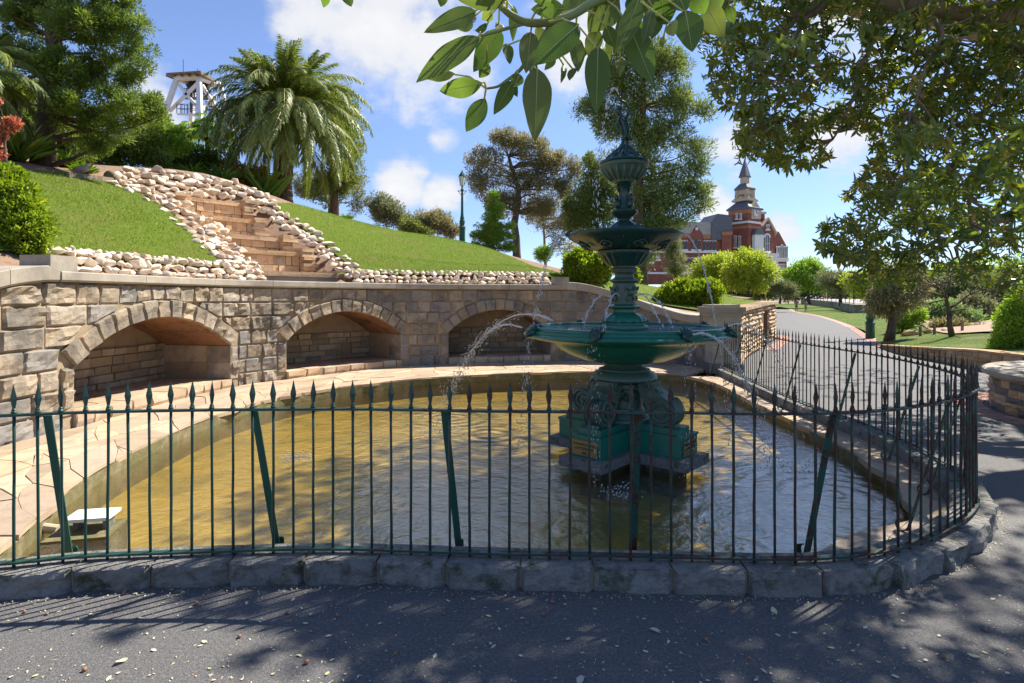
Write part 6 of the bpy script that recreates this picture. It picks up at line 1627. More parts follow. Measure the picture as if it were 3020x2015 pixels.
leaves = [(480, 75, 118, 225, 120), (700, -10, 350, 0, 130), (510, 250, 65, 555, 150), (650, 205, 460, 500, 150), (330, 510, 118, 545, 70), (522, 578, 218, 640, 130), (570, 445, 500, 540, 80), (735, 560, 605, 790, 100), (545, 682, 412, 912, 120), (905, 470, 888, 980, 185),
          (1195, 165, 875, 445, 190), (860, 215, 830, 490, 130), (1325, 320, 1312, 790, 155), (1460, -20, 1255, 220, 200), (1540, 170, 1700, 570, 170), (1610, -10, 1460, 370, 130), (1480, 90, 1440, 400, 60), (1750, -20, 1810, 175, 170), (1930, 70, 1980, 360, 190), (1880, -40, 1930, 75, 160), (2070, 30, 2190, 255, 150),
          (2220, 40, 2270, 165, 70), (1700, 60, 1640, 300, 90), (1170, 250, 1190, 490, 100), (1090, 440, 1070, 575, 45), (1160, 470, 1125, 555, 60), (1480, 410, 1475, 520, 60), (740, 40, 735, 290, 60), (1090, 60, 860, 65, 110), (1320, 200, 1265, 400, 110), (690, 300, 715, 445, 70), (1030, 400, 955, 485, 50), (1390, 330, 1370, 480, 60), (1000, -60, 880, 12, 120),
          (260, -60, 232, 50, 70), (1780, 250, 1760, 330, 40), (785, 515, 740, 605, 80), (750, 600, 762, 668, 44), (480, 105, 390, 165, 60), (590, 85, 520, 140, 75), (460, 170, 350, 205, 60), (560, 180, 480, 215, 60), (640, 150, 620, 235, 50), (900, 180, 960, 300, 70), (1000, 250, 930, 330, 60), (1240, 330, 1200, 430, 50), (1430, 250, 1390, 380, 70), (1660, 150, 1590, 250, 80), (1830, 150, 1850, 250, 90), (2000, -40, 2060, 100, 130), (2130, -60, 2170, 60, 110), (1560, -60, 1600, 130, 120), (1680, -80, 1660, 120, 120), (1220, -60, 1160, 120, 120), (1130, -50, 1080, 150, 60), (620, -60, 480, 30, 110), (1740, 100, 1700, 260, 90), (960, 20, 1010, 130, 80), (1380, 180, 1440, 330, 90), (880, 420, 865, 520, 60), (-600 + 50, -60, -640 + 60, 55, 60), (-430, -50, -385, 45, 70)]
mb_tw = MB(); att = []
brpts = [P(*Z(x, y), D) for x, y, D in ((1700, -160, 1.75), (1500, -60, 1.72), (1290, 20, 1.7), (1180, 85, 1.68), (1080, 130, 1.66), (950, 158, 1.65), (830, 155, 1.64), (740, 115, 1.63), (690, 80, 1.62), (640, 35, 1.62))]
br2 = [P(*Z(x, y), D) for x, y, D in ((1000, 160, 1.66), (930, 280, 1.68), (860, 380, 1.68), (780, 490, 1.68), (690, 560, 1.68), (630, 600, 1.68), (550, 615, 1.68))]
br3 = [P(*Z(x, y), D) for x, y, D in ((2300, -200, 1.85), (1950, -90, 1.8), (1600, -110, 1.76), (1500, -60, 1.72))]
br3 = [Vector((4.9, 3.75, 6.95)), Vector((3.6, 3.1, 5.0)), Vector((2.2, 2.3, 3.4))] + br3
br4 = [P(*Z(x, y), D) for x, y, D in ((830, 158, 1.64), (720, 190, 1.64), (600, 225, 1.64), (515, 250, 1.64))]
for bp_, r0, r1 in ((brpts, .0165, .009), (br2, .008, .0035), (br3, .04, .017), (br4, .006, .004)):
    c = spline(bp_); k = len(c); MB().tube(c, [r0 + (r1 - r0) * i / (k - 1) for i in range(k)], 8).build('twig', M['twig'], fb, True); att += c
for i, (x0, y0, x1, y1, w) in enumerate(leaves):
    small = w < 75; D0 = R.uniform(1.42, 1.80) if not small else R.uniform(1.7, 2.0)
    a, b_ = P(*Z(x0, y0), D0), P(*Z(x1, y1), D0 + R.uniform(-.06, .05)); ln = (b_ - a).length
    y = (b_ - a).normalized(); view = Vector((0, 0, EYE)) - a; view.normalize()
    z = view + Vector((R.uniform(-.5, .5), 0, R.uniform(-.5, .35))) * (.8 if not small else 1.2); z = (z - y * z.dot(y)).normalized(); x = y.cross(z)
    wid = w / 2.35 / F * D0 * 1.22
    if x0 < 0: pass
    Mx = Matrix.Translation(a) @ Matrix((x, y, z)).transposed().to_4x4() @ Matrix.Diagonal((wid, ln, ln * .9, 1))
    lf = put('leaf', BL[i % 3], Mx, fb)
    near = min(att, key=lambda q: (q - a).length)
    if (near - a).length < .35:
        MB().tube([near, near.lerp(a, .5) + Vector((0, 0, .012)), a + y * .01], [.0035, .003, .0026], 6).build('petiole', M['midrib'], fb, True)
# ------------------------------------------------------------------ brick school with clock tower, far behind
SD = 150.0
school = thing('brick_school', 'red brick school with white arched windows, slate roofs and a clock tower', 'building', P(2207, 880, SD), kind='thing')
class Face:
    """a vertical wall plane through a seen corner; maps photo pixels onto it"""
    def __init__(s, px, D, ang): s.o = P(px, 876, D); s.d = Vector((math.cos(ang), math.sin(ang), 0)); s.n = Vector((s.d.y, -s.d.x, 0)); s.n = s.n if s.n.y < 0 else -s.n
    def at(s, px, py, out=0.0):
        r = Vector(((px - CX) / F, 1, -(py - YH) / F)); c = Vector((0, 0, EYE)); t = (s.o - c).dot(s.n) / r.dot(s.n); return c + r * t + s.n * out
Bf = Face(2207, SD, rad(35))                    # facade of the gable, running away to the right
Af = Face(2207, SD, rad(125))                   # tower's left face, running away to the left
cz = lambda y: 440 + y / 3.7327                 # coordinates read off an enlargement of the school
cx = lambda x: 1900 + x / 3.7327
def wallpoly(face, pts, thick, m, name, parent=school, out=0.0):
    return MB().extrude([face.at(cx(x), cz(y), out) for x, y in pts], -face.n * thick).build(name, m, parent)
def arched(face, x0, x1, y0, y1, parent=school, hood=True, name='window', lancet=.5, frame=True):
    w = x1 - x0; xm = (x0 + x1) / 2
    def shape(g, yb=0): 
        pts = [(x0 - g, y1 + yb), (x1 + g, y1 + yb)]
        for k in range(7):
            a = math.pi * k / 6; pts.append((xm + (w / 2 + g) * math.cos(a), y0 + w * .5 - (w * lancet + g) * math.sin(a) * (1.2)))
        return pts
    win = wallpoly(face, shape(0), .25, M['glass'], name, parent, .08)
    if frame:
        mb = MB(); th = w * .10
        for a, b in (((x0, y0 + w * .4), (x0, y1)), ((x1, y0 + w * .4), (x1, y1)), ((xm, y0), (xm, y1)), ((x0, (y0 + y1) / 2), (x1, (y0 + y1) / 2))):
            mb.bar(face.at(cx(a[0]), cz(a[1]), .12), face.at(cx(b[0]), cz(b[1]), .12), .10, .10)
        mb.build('frame', M['white'], win)
    if hood:
        mb = MB(); n = 8
        for k in range(n):
            a0, a1 = math.pi * k / n, math.pi * (k + 1) / n
            q = []
            for a in (a0, a1):
                for g in (.02 * w, .30 * w): q.append(face.at(cx(xm + (w / 2 + g) * math.cos(a)), cz(y0 + w * .5 - (w * lancet + g) * math.sin(a) * 1.2), .0))
            pts = [q[0], q[1], q[3], q[2]]; mb.hexa(pts + [p_ + face.n * .22 for p_ in pts])
        mb.build('hood', M['white'], win)
    mb = MB(); a, b = face.at(cx(x0 - w * .3), cz(y1 + 3), .1), face.at(cx(x1 + w * .3), cz(y1 + 3), .1); mb.bar(a, b, .4, .45); mb.build('sill', M['white'], win)
    return win
def band(face, x0, y0, x1, y1, h, m, name, out=.12, parent=school):
    a, b = face.at(cx(x0), cz(y0), out), face.at(cx(x1), cz(y1), out); return MB().bar(a, b, .5, h).build(name, m, parent)
# tower shaft: left and right faces
def at_h(face, px, z):
    q = face.at(px, 800); return Vector((q.x, q.y, z))
pc = P(2207, 876, SD); pl_ = Af.at(cx(940), 876); pr_ = Bf.at(cx(1287), 876); tw_w = (pl_ - pc).length; tw_w2 = (pr_ - pc).length; W_ = (tw_w + tw_w2) / 2
a_d, b_d = Af.d if (pl_ - pc).dot(Af.d) > 0 else -Af.d, Bf.d if (pr_ - pc).dot(Bf.d) > 0 else -Bf.d
tcn = pc + (a_d + b_d) * (W_ / 2); tcn.z = 0
ztop = P(2207, cz(655), SD).z
def sq(mb, half, z0, z1, half2=None, c=None):
    c = c or tcn; half2 = half if half2 is None else half2
    co = [(-1, -1), (1, -1), (1, 1), (-1, 1)]
    mb.hexa([Vector((c.x, c.y, z0)) + a_d * x * half + b_d * y * half for x, y in co] + [Vector((c.x, c.y, z1)) + a_d * x * half2 + b_d * y * half2 for x, y in co]); return mb
tower = sq(MB(), W_ / 2, -1, ztop).build('tower', M['redbrick'], school)
zb1, zb2, zb3 = P(2207, cz(800), SD).z, P(2207, cz(870), SD).z, P(2207, cz(690), SD).z
sq(MB(), W_ / 2 + .15, zb1 - .25, zb1 + .3).build('white_band', M['white'], tower)
sq(MB(), W_ / 2 + .10, zb2, zb1 - .9).build('corbel_band', M['redbrickdark'], tower)
sq(MB(), W_ / 2 + .12, zb3 - .3, ztop).build('upper_band', M['redbrickdark'], tower)
zr1 = P(2207, cz(555), SD).z
sq(sq(MB(), W_ / 2 + .5, ztop, ztop + .5), W_ / 2 + .4, ztop + .5, zr1, W_ * .26).build('mansard_roof', M['slate'], tower)
sq(sq(MB(), W_ * .42, zr1, zr1 + .5), W_ * .36, zr1 + .5, zr1 + .9).build('balcony', M['cream'], tower)
zl0, zl1 = zr1 + .9, P(2207, cz(425), SD).z
MB().lathe([(.25, zl0), (.3, zl0 + 1.0), (.55, zl0 + 1.2), (.2, zl0 + 2.2)], 10, tcn).build('bell', M['timber'], tower)
for x in (-1, 1):
    for y in (-1, 1): MB().bar(tcn + a_d * x * W_ * .24 + b_d * y * W_ * .24 + Vector((0, 0, zl0)), tcn + a_d * x * W_ * .24 + b_d * y * W_ * .24 + Vector((0, 0, zl1)), .95, .95, up=(1, 0, 0)).build('lantern_post', M['cream'], tower)
for s_, ax in ((1, a_d), (-1, a_d), (1, b_d), (-1, b_d)):
    ot = b_d if ax == a_d else a_d; c0 = tcn + ax * s_ * W_ * .31; mb = MB()
    for z in (zl0 + .35, zl0 + 1.0): mb.bar(c0 - ot * W_ * .31 + Vector((0, 0, z)), c0 + ot * W_ * .31 + Vector((0, 0, z)), .12, .12)
    for k in range(7): q = c0 + ot * W_ * .31 * (k / 3 - 1); mb.bar(q + Vector((0, 0, zl0)), q + Vector((0, 0, zl0 + 1.0)), .1, .1, up=(1, 0, 0))
    mb.build('balustrade', M['cream'], tower)
zl2, zl3, zl4 = P(2207, cz(350), SD).z, P(2207, cz(280), SD).z, P(2207, cz(60), SD).z
sq(sq(MB(), W_ * .34, zl1, zl1 + .5), W_ * .33, zl1 + .5, zl2, W_ * .17).build('lantern_roof', M['slate'], tower)
sq(MB(), W_ * .27, zl1 - 1.3, zl1).build('lantern_head', M['cream'], tower)
sq(MB(), W_ * .145, zl2, zl3).build('lantern_drum', M['cream'], tower)
sq(sq(MB(), W_ * .20, zl3, zl3 + .3), W_ * .19, zl3 + .3, zl4, .03).build('spire', M['slate'], tower)
# clock gable on the right face
ck = wallpoly(Bf, [(1175, 770), (1175, 640), (1220, 575), (1280, 665), (1275, 770)], 1.0, M['cream'], 'clock_gable', tower, .25)
cc = Bf.at(cx(1219), cz(705), .35); rv = Bf.d; Zv = Vector((0, 0, 1)); rr = (P(2207, cz(652), SD).z - P(2207, cz(758), SD).z) / 2
def ring(r, n=24): return [cc + rv * (r * math.cos(2 * math.pi * k / n)) + Zv * (r * math.sin(2 * math.pi * k / n)) for k in range(n)]
dial = MB().extrude(ring(rr), Bf.n * .1).build('clock_dial', M['white'], tower)
mb = MB()
for k in range(12):
    a = 2 * math.pi * k / 12; p0, p1 = [cc + Bf.n * .16 + rv * (rr * f * math.cos(a)) + Zv * (rr * f * math.sin(a)) for f in (.72, .88)]; mb.bar(p0, p1, .10, .10, up=Bf.n)
mb.build('hour_marks', M['ink'], dial)
for ang, ln, w in ((95, .62, .16), (-5, .72, .13)):
    MB().bar(cc + Bf.n * .2, cc + Bf.n * .2 + (rv * (1 if (Bf.at(2300, 800) - Bf.at(2200, 800)).dot(rv) > 0 else -1) * math.cos(rad(ang)) + Zv * math.sin(rad(ang))) * rr * ln, w, .08, up=Bf.n).build('clock_hand', M['ink'], dial)
for (x0, x1) in ((1013, 1032), (1058, 1075)): arched(Af, x0, x1, 712, 768)
for (x0, x1) in ((993, 1018), (1042, 1066)): arched(Af, x0, x1, 960, 1085)
# oriel on the right face
wallpoly(Bf, [(1180, 1140), (1180, 945), (1278, 945), (1278, 1140)], .8, M['white'], 'oriel', tower, 1.0)
wallpoly(Bf, [(1172, 945), (1200, 880), (1255, 880), (1284, 945)], 1.0, M['slate'], 'oriel_roof', tower, 1.2)
for x0, x1 in ((1198, 1220), (1240, 1262)): arched(Bf, x0, x1, 985, 1120, tower, False)
# gable wing to the right
gw = wallpoly(Bf, [(1287, 1420), (1287, 840), (1300, 845), (1355, 765), (1440, 920), (1440, 1420)], 12, M['redbrick'], 'gable_wall', school, -.1)
mb = MB()
for a, b in (((1290, 850), (1355, 762)), ((1355, 762), (1446, 925))):
    mb.bar(Bf.at(cx(a[0]), cz(a[1]), .15), Bf.at(cx(b[0]), cz(b[1]), .15), .5, .5)
mb.build('gable_coping', M['cream'], gw)
arched(Bf, 1325, 1372, 950, 1130); arched(Bf, 1342, 1368, 838, 885)
wallpoly(Bf, [(1335, 765), (1335, 690), (1365, 690), (1365, 765)], 1.2, M['redbrick'], 'chimney', school, -1.0)
wallpoly(Bf, [(1326, 712), (1326, 685), (1374, 685), (1374, 712)], 1.6, M['cream'], 'chimney_cap', school, -.8)
g2 = wallpoly(Bf, [(1440, 1420), (1440, 985), (1503, 905), (1592, 1070), (1592, 1420)], 12, M['redbrick'], 'gable_wall', school, -.6)
for k in range(5): arched(Bf, 1452 + k * 27, 1468 + k * 27, 1075 - (16 if k == 2 else 0), 1205, hood=True)
for k in range(3): arched(Bf, 1470 + k * 27, 1488 + k * 27, 1270, 1330, hood=True)
band(Bf, 1442, 1228, 1592, 1228, .5, M['white'], 'string_course', -.3)
wallpoly(Bf, [(1310, 1165), (1310, 1150), (1440, 1150), (1440, 1190), (1310, 1190)][1:], 2, M['white'], 'porch_cornice', school, 1.2)
wallpoly(Bf, [(1360, 1400), (1360, 1190), (1440, 1190), (1440, 1400)], 2, M['white'], 'porch', school, .9); arched(Bf, 1380, 1410, 1210, 1330, hood=False)
wallpoly(Bf, [(1440, 930), (1480, 900), (1510, 905), (1440, 985)], 8, M['slate'], 'gable_roof', school, -1.2)
# left wing, its facade parallel to the gable facade but nearer
Lf = Face(cx(835), SD - 2, rad(180 + 12))
lw_ = wallpoly(Lf, [(-60, 1480), (-60, 930), (360, 940), (840, 950), (840, 1480)], 12, M['redbrick'], 'wing_wall', school)
wallpoly(Lf, [(-60, 935), (60, 790), (730, 810), (842, 960)], 9, M['slatelight'], 'wing_roof', school, .3)
wallpoly(Lf, [(500, 1000), (500, 935), (565, 840), (635, 935), (635, 1000)], 1.5, M['redbrick'], 'dormer_gable', school, .35)
wallpoly(Lf, [(555, 895), (555, 865), (580, 865), (580, 895)], .4, M['white'], 'dormer_panel', school, .55)
wallpoly(Lf, [(730, 1000), (730, 800), (800, 715), (950, 735), (955, 915), (850, 960), (835, 1000)], 7, M['slate'], 'stair_roof', school, .6)
wallpoly(Lf, [(840, 1420), (840, 925), (945, 920), (945, 1420)], 6, M['redbrick'], 'stair_turret', school, .7)
wallpoly(Lf, [(832, 955), (832, 915), (950, 910), (950, 950)], 6.4, M['redbrickdark'], 'turret_cornice', school, .95)
arched(Lf, 905, 925, 1005, 1120)
for x in (655, 692, 728, 765): arched(Lf, x, x + 20, 1010, 1120, frame=False)
for x in (520, 558, 596): arched(Lf, x, x + 20, 1000 - (45 if x == 558 else 0), 1110, frame=False)
for x in (300, 340, 380, 420, 450): arched(Lf, x, x + 20, 1010, 1110, frame=False)
for x in (430, 470, 512, 552, 592): arched(Lf, x, x + 22, 1200, 1345, frame=False)
for y_ in (1130, 1365): band(Lf, -60, y_, 840, y_ + 4, .5, M['white'], 'string_course')
band(Lf, 640, 965, 842, 968, 1.1, M['redbrickdark'], 'eaves_cornice'); band(Lf, -60, 948, 500, 952, 1.1, M['redbrickdark'], 'eaves_cornice')
for x, y in ((135, 1150), (60, 1180)): arched(Lf, x, x + 34, y, y + 70, hood=False)

# ------------------------------------------------------------------ white steel mine tower on the hill
MD = 62.0
mine = thing('mine_tower', 'white steel mine headframe with a dark timber roof behind the palm', 'tower', P(600, 420, MD), kind='thing')
q_ = lambda x, y, dd=0: P(450 + x / 7.84, 180 + y / 7.84, MD + dd)
kx = MD / F
top = [q_(560, 410), q_(1070, 370), q_(1570, 560, 3.2), q_(950, 520, 3.4)]
feet = [q_(250, 1300, -1.2), q_(1110, 1500, -2.2), q_(1800, 1500, 3.5), q_(900, 1400, 5)]
def leg_(a, b, w, name='leg', m='steelwhite'): return MB().bar(a, b, w, w, up=(0, 1, 0)).build(name, M[m], mine)
for a, b in zip(top, feet): leg_(a, b + (b - a) * .25, .42)
for i, j in ((0, 1), (1, 2), (2, 3), (3, 0)): leg_(top[i], top[j], .5, 'roof_beam')
leg_(q_(600, 540), q_(1060, 1110), .28, 'brace'); leg_(q_(1060, 500), q_(390, 1170), .28, 'brace')
leg_(q_(1140, 560), q_(1580, 1250, 2), .34, 'brace'); leg_(q_(1500, 770, 2.4), q_(1150, 1130), .34, 'brace'); leg_(q_(1380, 890, 1.6), q_(1700, 1300, 2.5), .3, 'brace')
MB().extrude([q_(720, 740), q_(840, 730), q_(850, 800), q_(780, 830), q_(740, 800)], (0, .12, 0)).build('gusset_plate', M['steelwhite'], mine)
MB().extrude([q_(1340, 850, 1.4), q_(1420, 840, 1.4), q_(1430, 930, 1.4), q_(1350, 950, 1.4)], (0, .12, 0)).build('gusset_plate', M['steelwhite'], mine)
rf = [q_(310, 310, -.6), q_(1110, 258, -1.2), q_(1560, 520, 3.4), q_(900, 560, 4.2)]
MB().extrude(rf, (0, 0, .16)).build('roof', M['timber'], mine)
for k in range(6):
    a = rf[0].lerp(rf[1], k / 5); b = rf[3].lerp(rf[2], k / 5); MB().bar(a + Vector((0, 0, -.12)), b + Vector((0, 0, -.12)), .1, .16).build('rafter', M['timber'], mine)
for y, s_ in ((850, 1), (1210, 1.0)):
    pts = [q_(720, y, 1), q_(1060, y - 20, .5), q_(1300, y + 20, 3), q_(960, y + 20, 3.6)] if y < 1000 else [q_(560, y, -.5), q_(1040, y + 5, -.9), q_(1450, y + 40, 3), q_(900, y + 30, 4)]
    MB().extrude(pts, (0, 0, -.18)).build('deck', M['timber'] if y < 1000 else M['steelwhite'], mine)
    for a, b in zip(pts, pts[1:] + pts[:1]):
        mb = MB()
        for h in (.5, 1.0): mb.bar(a + Vector((0, 0, h)), b + Vector((0, 0, h)), .05, .05)
        for k in range(5): c = a.lerp(b, k / 4); mb.bar(c, c + Vector((0, 0, 1.0)), .05, .05, up=(1, 0, 0))
        mb.build('railing', M['darksteel'], mine)
for x, y0, y1, dd in ((890, 640, 1180, 1), (1250, 540, 900, 2.5), (1050, 560, 1100, 1.5)): leg_(q_(x, y0, dd), q_(x, y1, dd), .16, 'shaft_post', 'darksteel')
MB().lathe([(.02, -.12), (1.0, -.12), (1.0, .12), (.02, .12)], 20, q_(985, 520, 2), 0, None, Matrix.Rotation(rad(90), 3, 'X')).build('sheave_wheel', M['darksteel'], mine)
for k in range(9): a = q_(1140 + 20 * k, 700 + 60 * k, 2); MB().bar(a, a + Vector((.9, .2, 0)), .3, .05).build('stair_tread', M['timber'], mine)
for x, y0, y1 in ((710, 275, -30), (1040, 250, 180), (1710, 430, 280)): MB().tube([q_(x, y0), q_(x, y1)], .03, 6).build('antenna', M['darksteel'], mine)

# ------------------------------------------------------------------ lamp posts
def lamp(label, base, D, h, s=1.0, head=True, ground=None):
    b = P(*base, D); b.z = (zh(b.x, b.y) if ground == 'hill' else float(PARK([(b.x, b.y)])[0]) if ground == 'park' else b.z)
    t = thing('lamp_post', label, 'lamp post', b, 'green park lamps', kind='thing')
    MB().lathe([(.20 * s, 0), (.20 * s, .05), (.145 * s, .08), (.14 * s, .62), (.15 * s, .64), (.17 * s, .68), (.13 * s, .72), (.10 * s, .78)], 8, b).build('base', M['lampgreen'], t)
    MB().lathe([(.10 * s, .78), (.13 * s, .86), (.125 * s, .95), (.085 * s, 1.02), (.11 * s, 1.06), (.075 * s, 1.15), (.062 * s, 1.3), (.05 * s, h - .85), (.075 * s, h - .83), (.075 * s, h - .78), (.04 * s, h - .74), (.04 * s, h - .62)], 14, b).build('post', M['lampgreen'], t, 'auto')
    if head:
        MB().tube([b + Vector((-.22 * s, 0, h - .84)), b + Vector((.22 * s, 0, h - .84))], .018 * s, 6).tube([b + Vector((-.17, 0, h - .84)), b + Vector((-.1, 0, h - .95)), b + Vector((-.03, 0, h - 1.0))], .012, 5).tube([b + Vector((.17, 0, h - .84)), b + Vector((.1, 0, h - .95)), b + Vector((.03, 0, h - 1.0))], .012, 5).build('ladder_bar', M['lampgreen'], t)
        MB().lathe([(.085 * s, h - .62), (.155 * s, h - .24)], 6, b).build('lantern_glass', M['white'], t)
        mb = MB()
        for k in range(6):
            a = 2 * math.pi * k / 6; d = Vector((math.cos(a), math.sin(a), 0)); mb.tube([b + d * .088 * s + Vector((0, 0, h - .63)), b + d * .16 * s + Vector((0, 0, h - .23))], .009 * s, 4)
        mb.build('lantern_frame', M['lampgreen'], t)
        MB().lathe([(.17 * s, h - .24), (.18 * s, h - .22), (.10 * s, h - .10), (.05 * s, h - .05), (.03 * s, h), (.002, h + .06)], 8, b).build('lantern_cap', M['lampgreen'], t)
    return t
lamp('tall green lamp post with white lantern on the ridge of the right lawn', (1363, 718), 24, 3.05, .9, ground='hill')
lamp('slim green lamp post in front of the willows', (2157, 884), 62, 4.35, 1.1, ground='hill')
lamp('sturdy green lamp post on the grass beside the path, its lantern lost in leaves', (2566, 981), 22.5, 4.2, 1.15, ground='park')

# ------------------------------------------------------------------ court, its wall, hoop and railing
CW = [(27.5, 49), (31.7, 53.0), (42, 74), (53, 100), (66, 130)]
cw = thing('court_wall', 'long stained concrete retaining wall of the play court', 'wall', (40, 70, 0), kind='thing')
for a, b, z0, z1 in ((0, 1, .85, .95), (1, 2, .95, 1.0), (2, 3, 1.0, 1.1), (3, 4, 1.1, 1.5)):
    A_, B_ = Vector((*CW[a], 0)), Vector((*CW[b], 0)); d = (B_ - A_).normalized(); n_ = Vector((d.y, -d.x, 0))
    if a == 0: A_ = Vector((34.5, 52.4, 0)); A_, B_ = B_, A_; d = (B_ - A_).normalized(); n_ = Vector((-d.y, d.x, 0)) * -1; z1, z0 = .95, .95
    MB().hexa([Vector((q.x, q.y, z)) + o for z in (0, 1) for q, o in ((A_, Vector()), (B_, Vector()), (B_, n_ * .35), (A_, n_ * .35))][:4] + [Vector((q.x, q.y, z)) + o for q, z, o in ((A_, z0, Vector()), (B_, z1, Vector()), (B_, z1, n_ * .35), (A_, z0, n_ * .35))]).build('wall_panel', M['concrete'], cw)
cpoly = [(31.8, 53.1), (42.1, 74), (53.1, 100), (66, 130), (120, 128), (90, 60), (60, 50)]
sheet('play_court', cpoly[::-1], lambda xy: .93 + np.clip((xy[:, 1] - 53) / 77, 0, 1) * .35, M['court'], 6)
cf = thing('court_railing', 'thin wire railing on posts along the edge of the play court', 'railing', (40, 70, 1), kind='thing')
pts = [Vector((*CW[1], .97)), Vector((*CW[2], 1.02)), Vector((*CW[3], 1.12)), Vector((*CW[4], 1.5))]
prev = None
for a, b in zip(pts, pts[1:]):
    n = max(2, int((b - a).length / 4.5))
    for i in range(n):
        q = a.lerp(b, i / n) + Vector((.15, 0, 0)); MB().tube([q, q + Vector((0, 0, 1.35))], .035, 6).build('post', M['darksteel'], cf)
    for h in (1.32, .7, .1): MB().tube([a + Vector((.15, 0, h)), b + Vector((.15, 0, h))], .018 if h < 1 else .03, 5).build('rail', M['darksteel'], cf)
hp = P(2270, 884, 58); hp.z = 1.0
hoop = thing('basketball_hoop', 'yellow-posted basketball hoop with a white backboard below the school', 'basketball hoop', hp, kind='thing')
M['yellow'] = mat('yellow_paint', [(.62, .42, .08)], 2, .6)
k = 58 / F
MB().tube([P(2258, 886, 58), P(2258, 828, 58)], .07, 8).build('post', M['yellow'], hoop); MB().tube([P(2258, 828, 58), P(2272, 826, 57.6)], .05, 8).build('arm', M['cream'], hoop)
MB().box(P(2272, 823, 57.5), (20 * k, .05, 15 * k)).build('backboard', M['white'], hoop)
MB().lathe([(.16, -.4), (.24, 0), (.25, .02)], 14, P(2276, 831, 57.2)).build('net', M['cream'], hoop)
# timber posts and boulders behind the grass
for i, (x, y, h, lab) in enumerate(((2714, 958, 30, 'grey timber post nearest the weeping tree behind the grass'), (2756, 966, 34, 'grey timber post left of the bare tree'), (2838, 988, 36, 'grey timber post right of the bare tree'))):
    b = P(x, y, 21); b.z = float(PARK([(b.x, b.y)])[0]); h_ = h / F * 21
    MB().lathe([(.045, -.05), (.045, h_ - .01), (.035, h_)], 8, b).build('timber_post', M['timber'], None, label=lab, cat='post', group='timber posts behind the grass', kind='thing')
M['mulch'] = mat('mulch', [(.30, .20, .14), (.38, .27, .19), (.22, .14, .10)], 6, .95, .5, 30)
sheet('mulch_bed', [(14.9, 19.2), (16.5, 17.4), (19.5, 16.4), (22, 21), (30, 30), (24, 34), (17.5, 24)], lambda xy: PARK(xy) + .07, M['mulch'], .8)
for i, (x, y, r, lab) in enumerate(((2680, 948, 24, 'wide flat-topped boulder left of the timber posts'), (2735, 957, 16, 'pale boulder between two timber posts'), (2790, 965, 14, 'low boulder beside the bare trunk'), (2702, 952, 12, 'small boulder by the first timber post'))):
    b = P(x, y, 22); b.z = float(PARK([(b.x, b.y)])[0]) + .1; rr_ = r / F * 22
    o = put('boulder', rock_me[i].copy(), Matrix.Translation(b) @ Matrix.Diagonal((rr_, rr_ * .8, rr_ * .8, 1)), None, lab, 'boulder', 'boulders behind the grass', 'thing'); o.data.materials[0] = M['cascade']
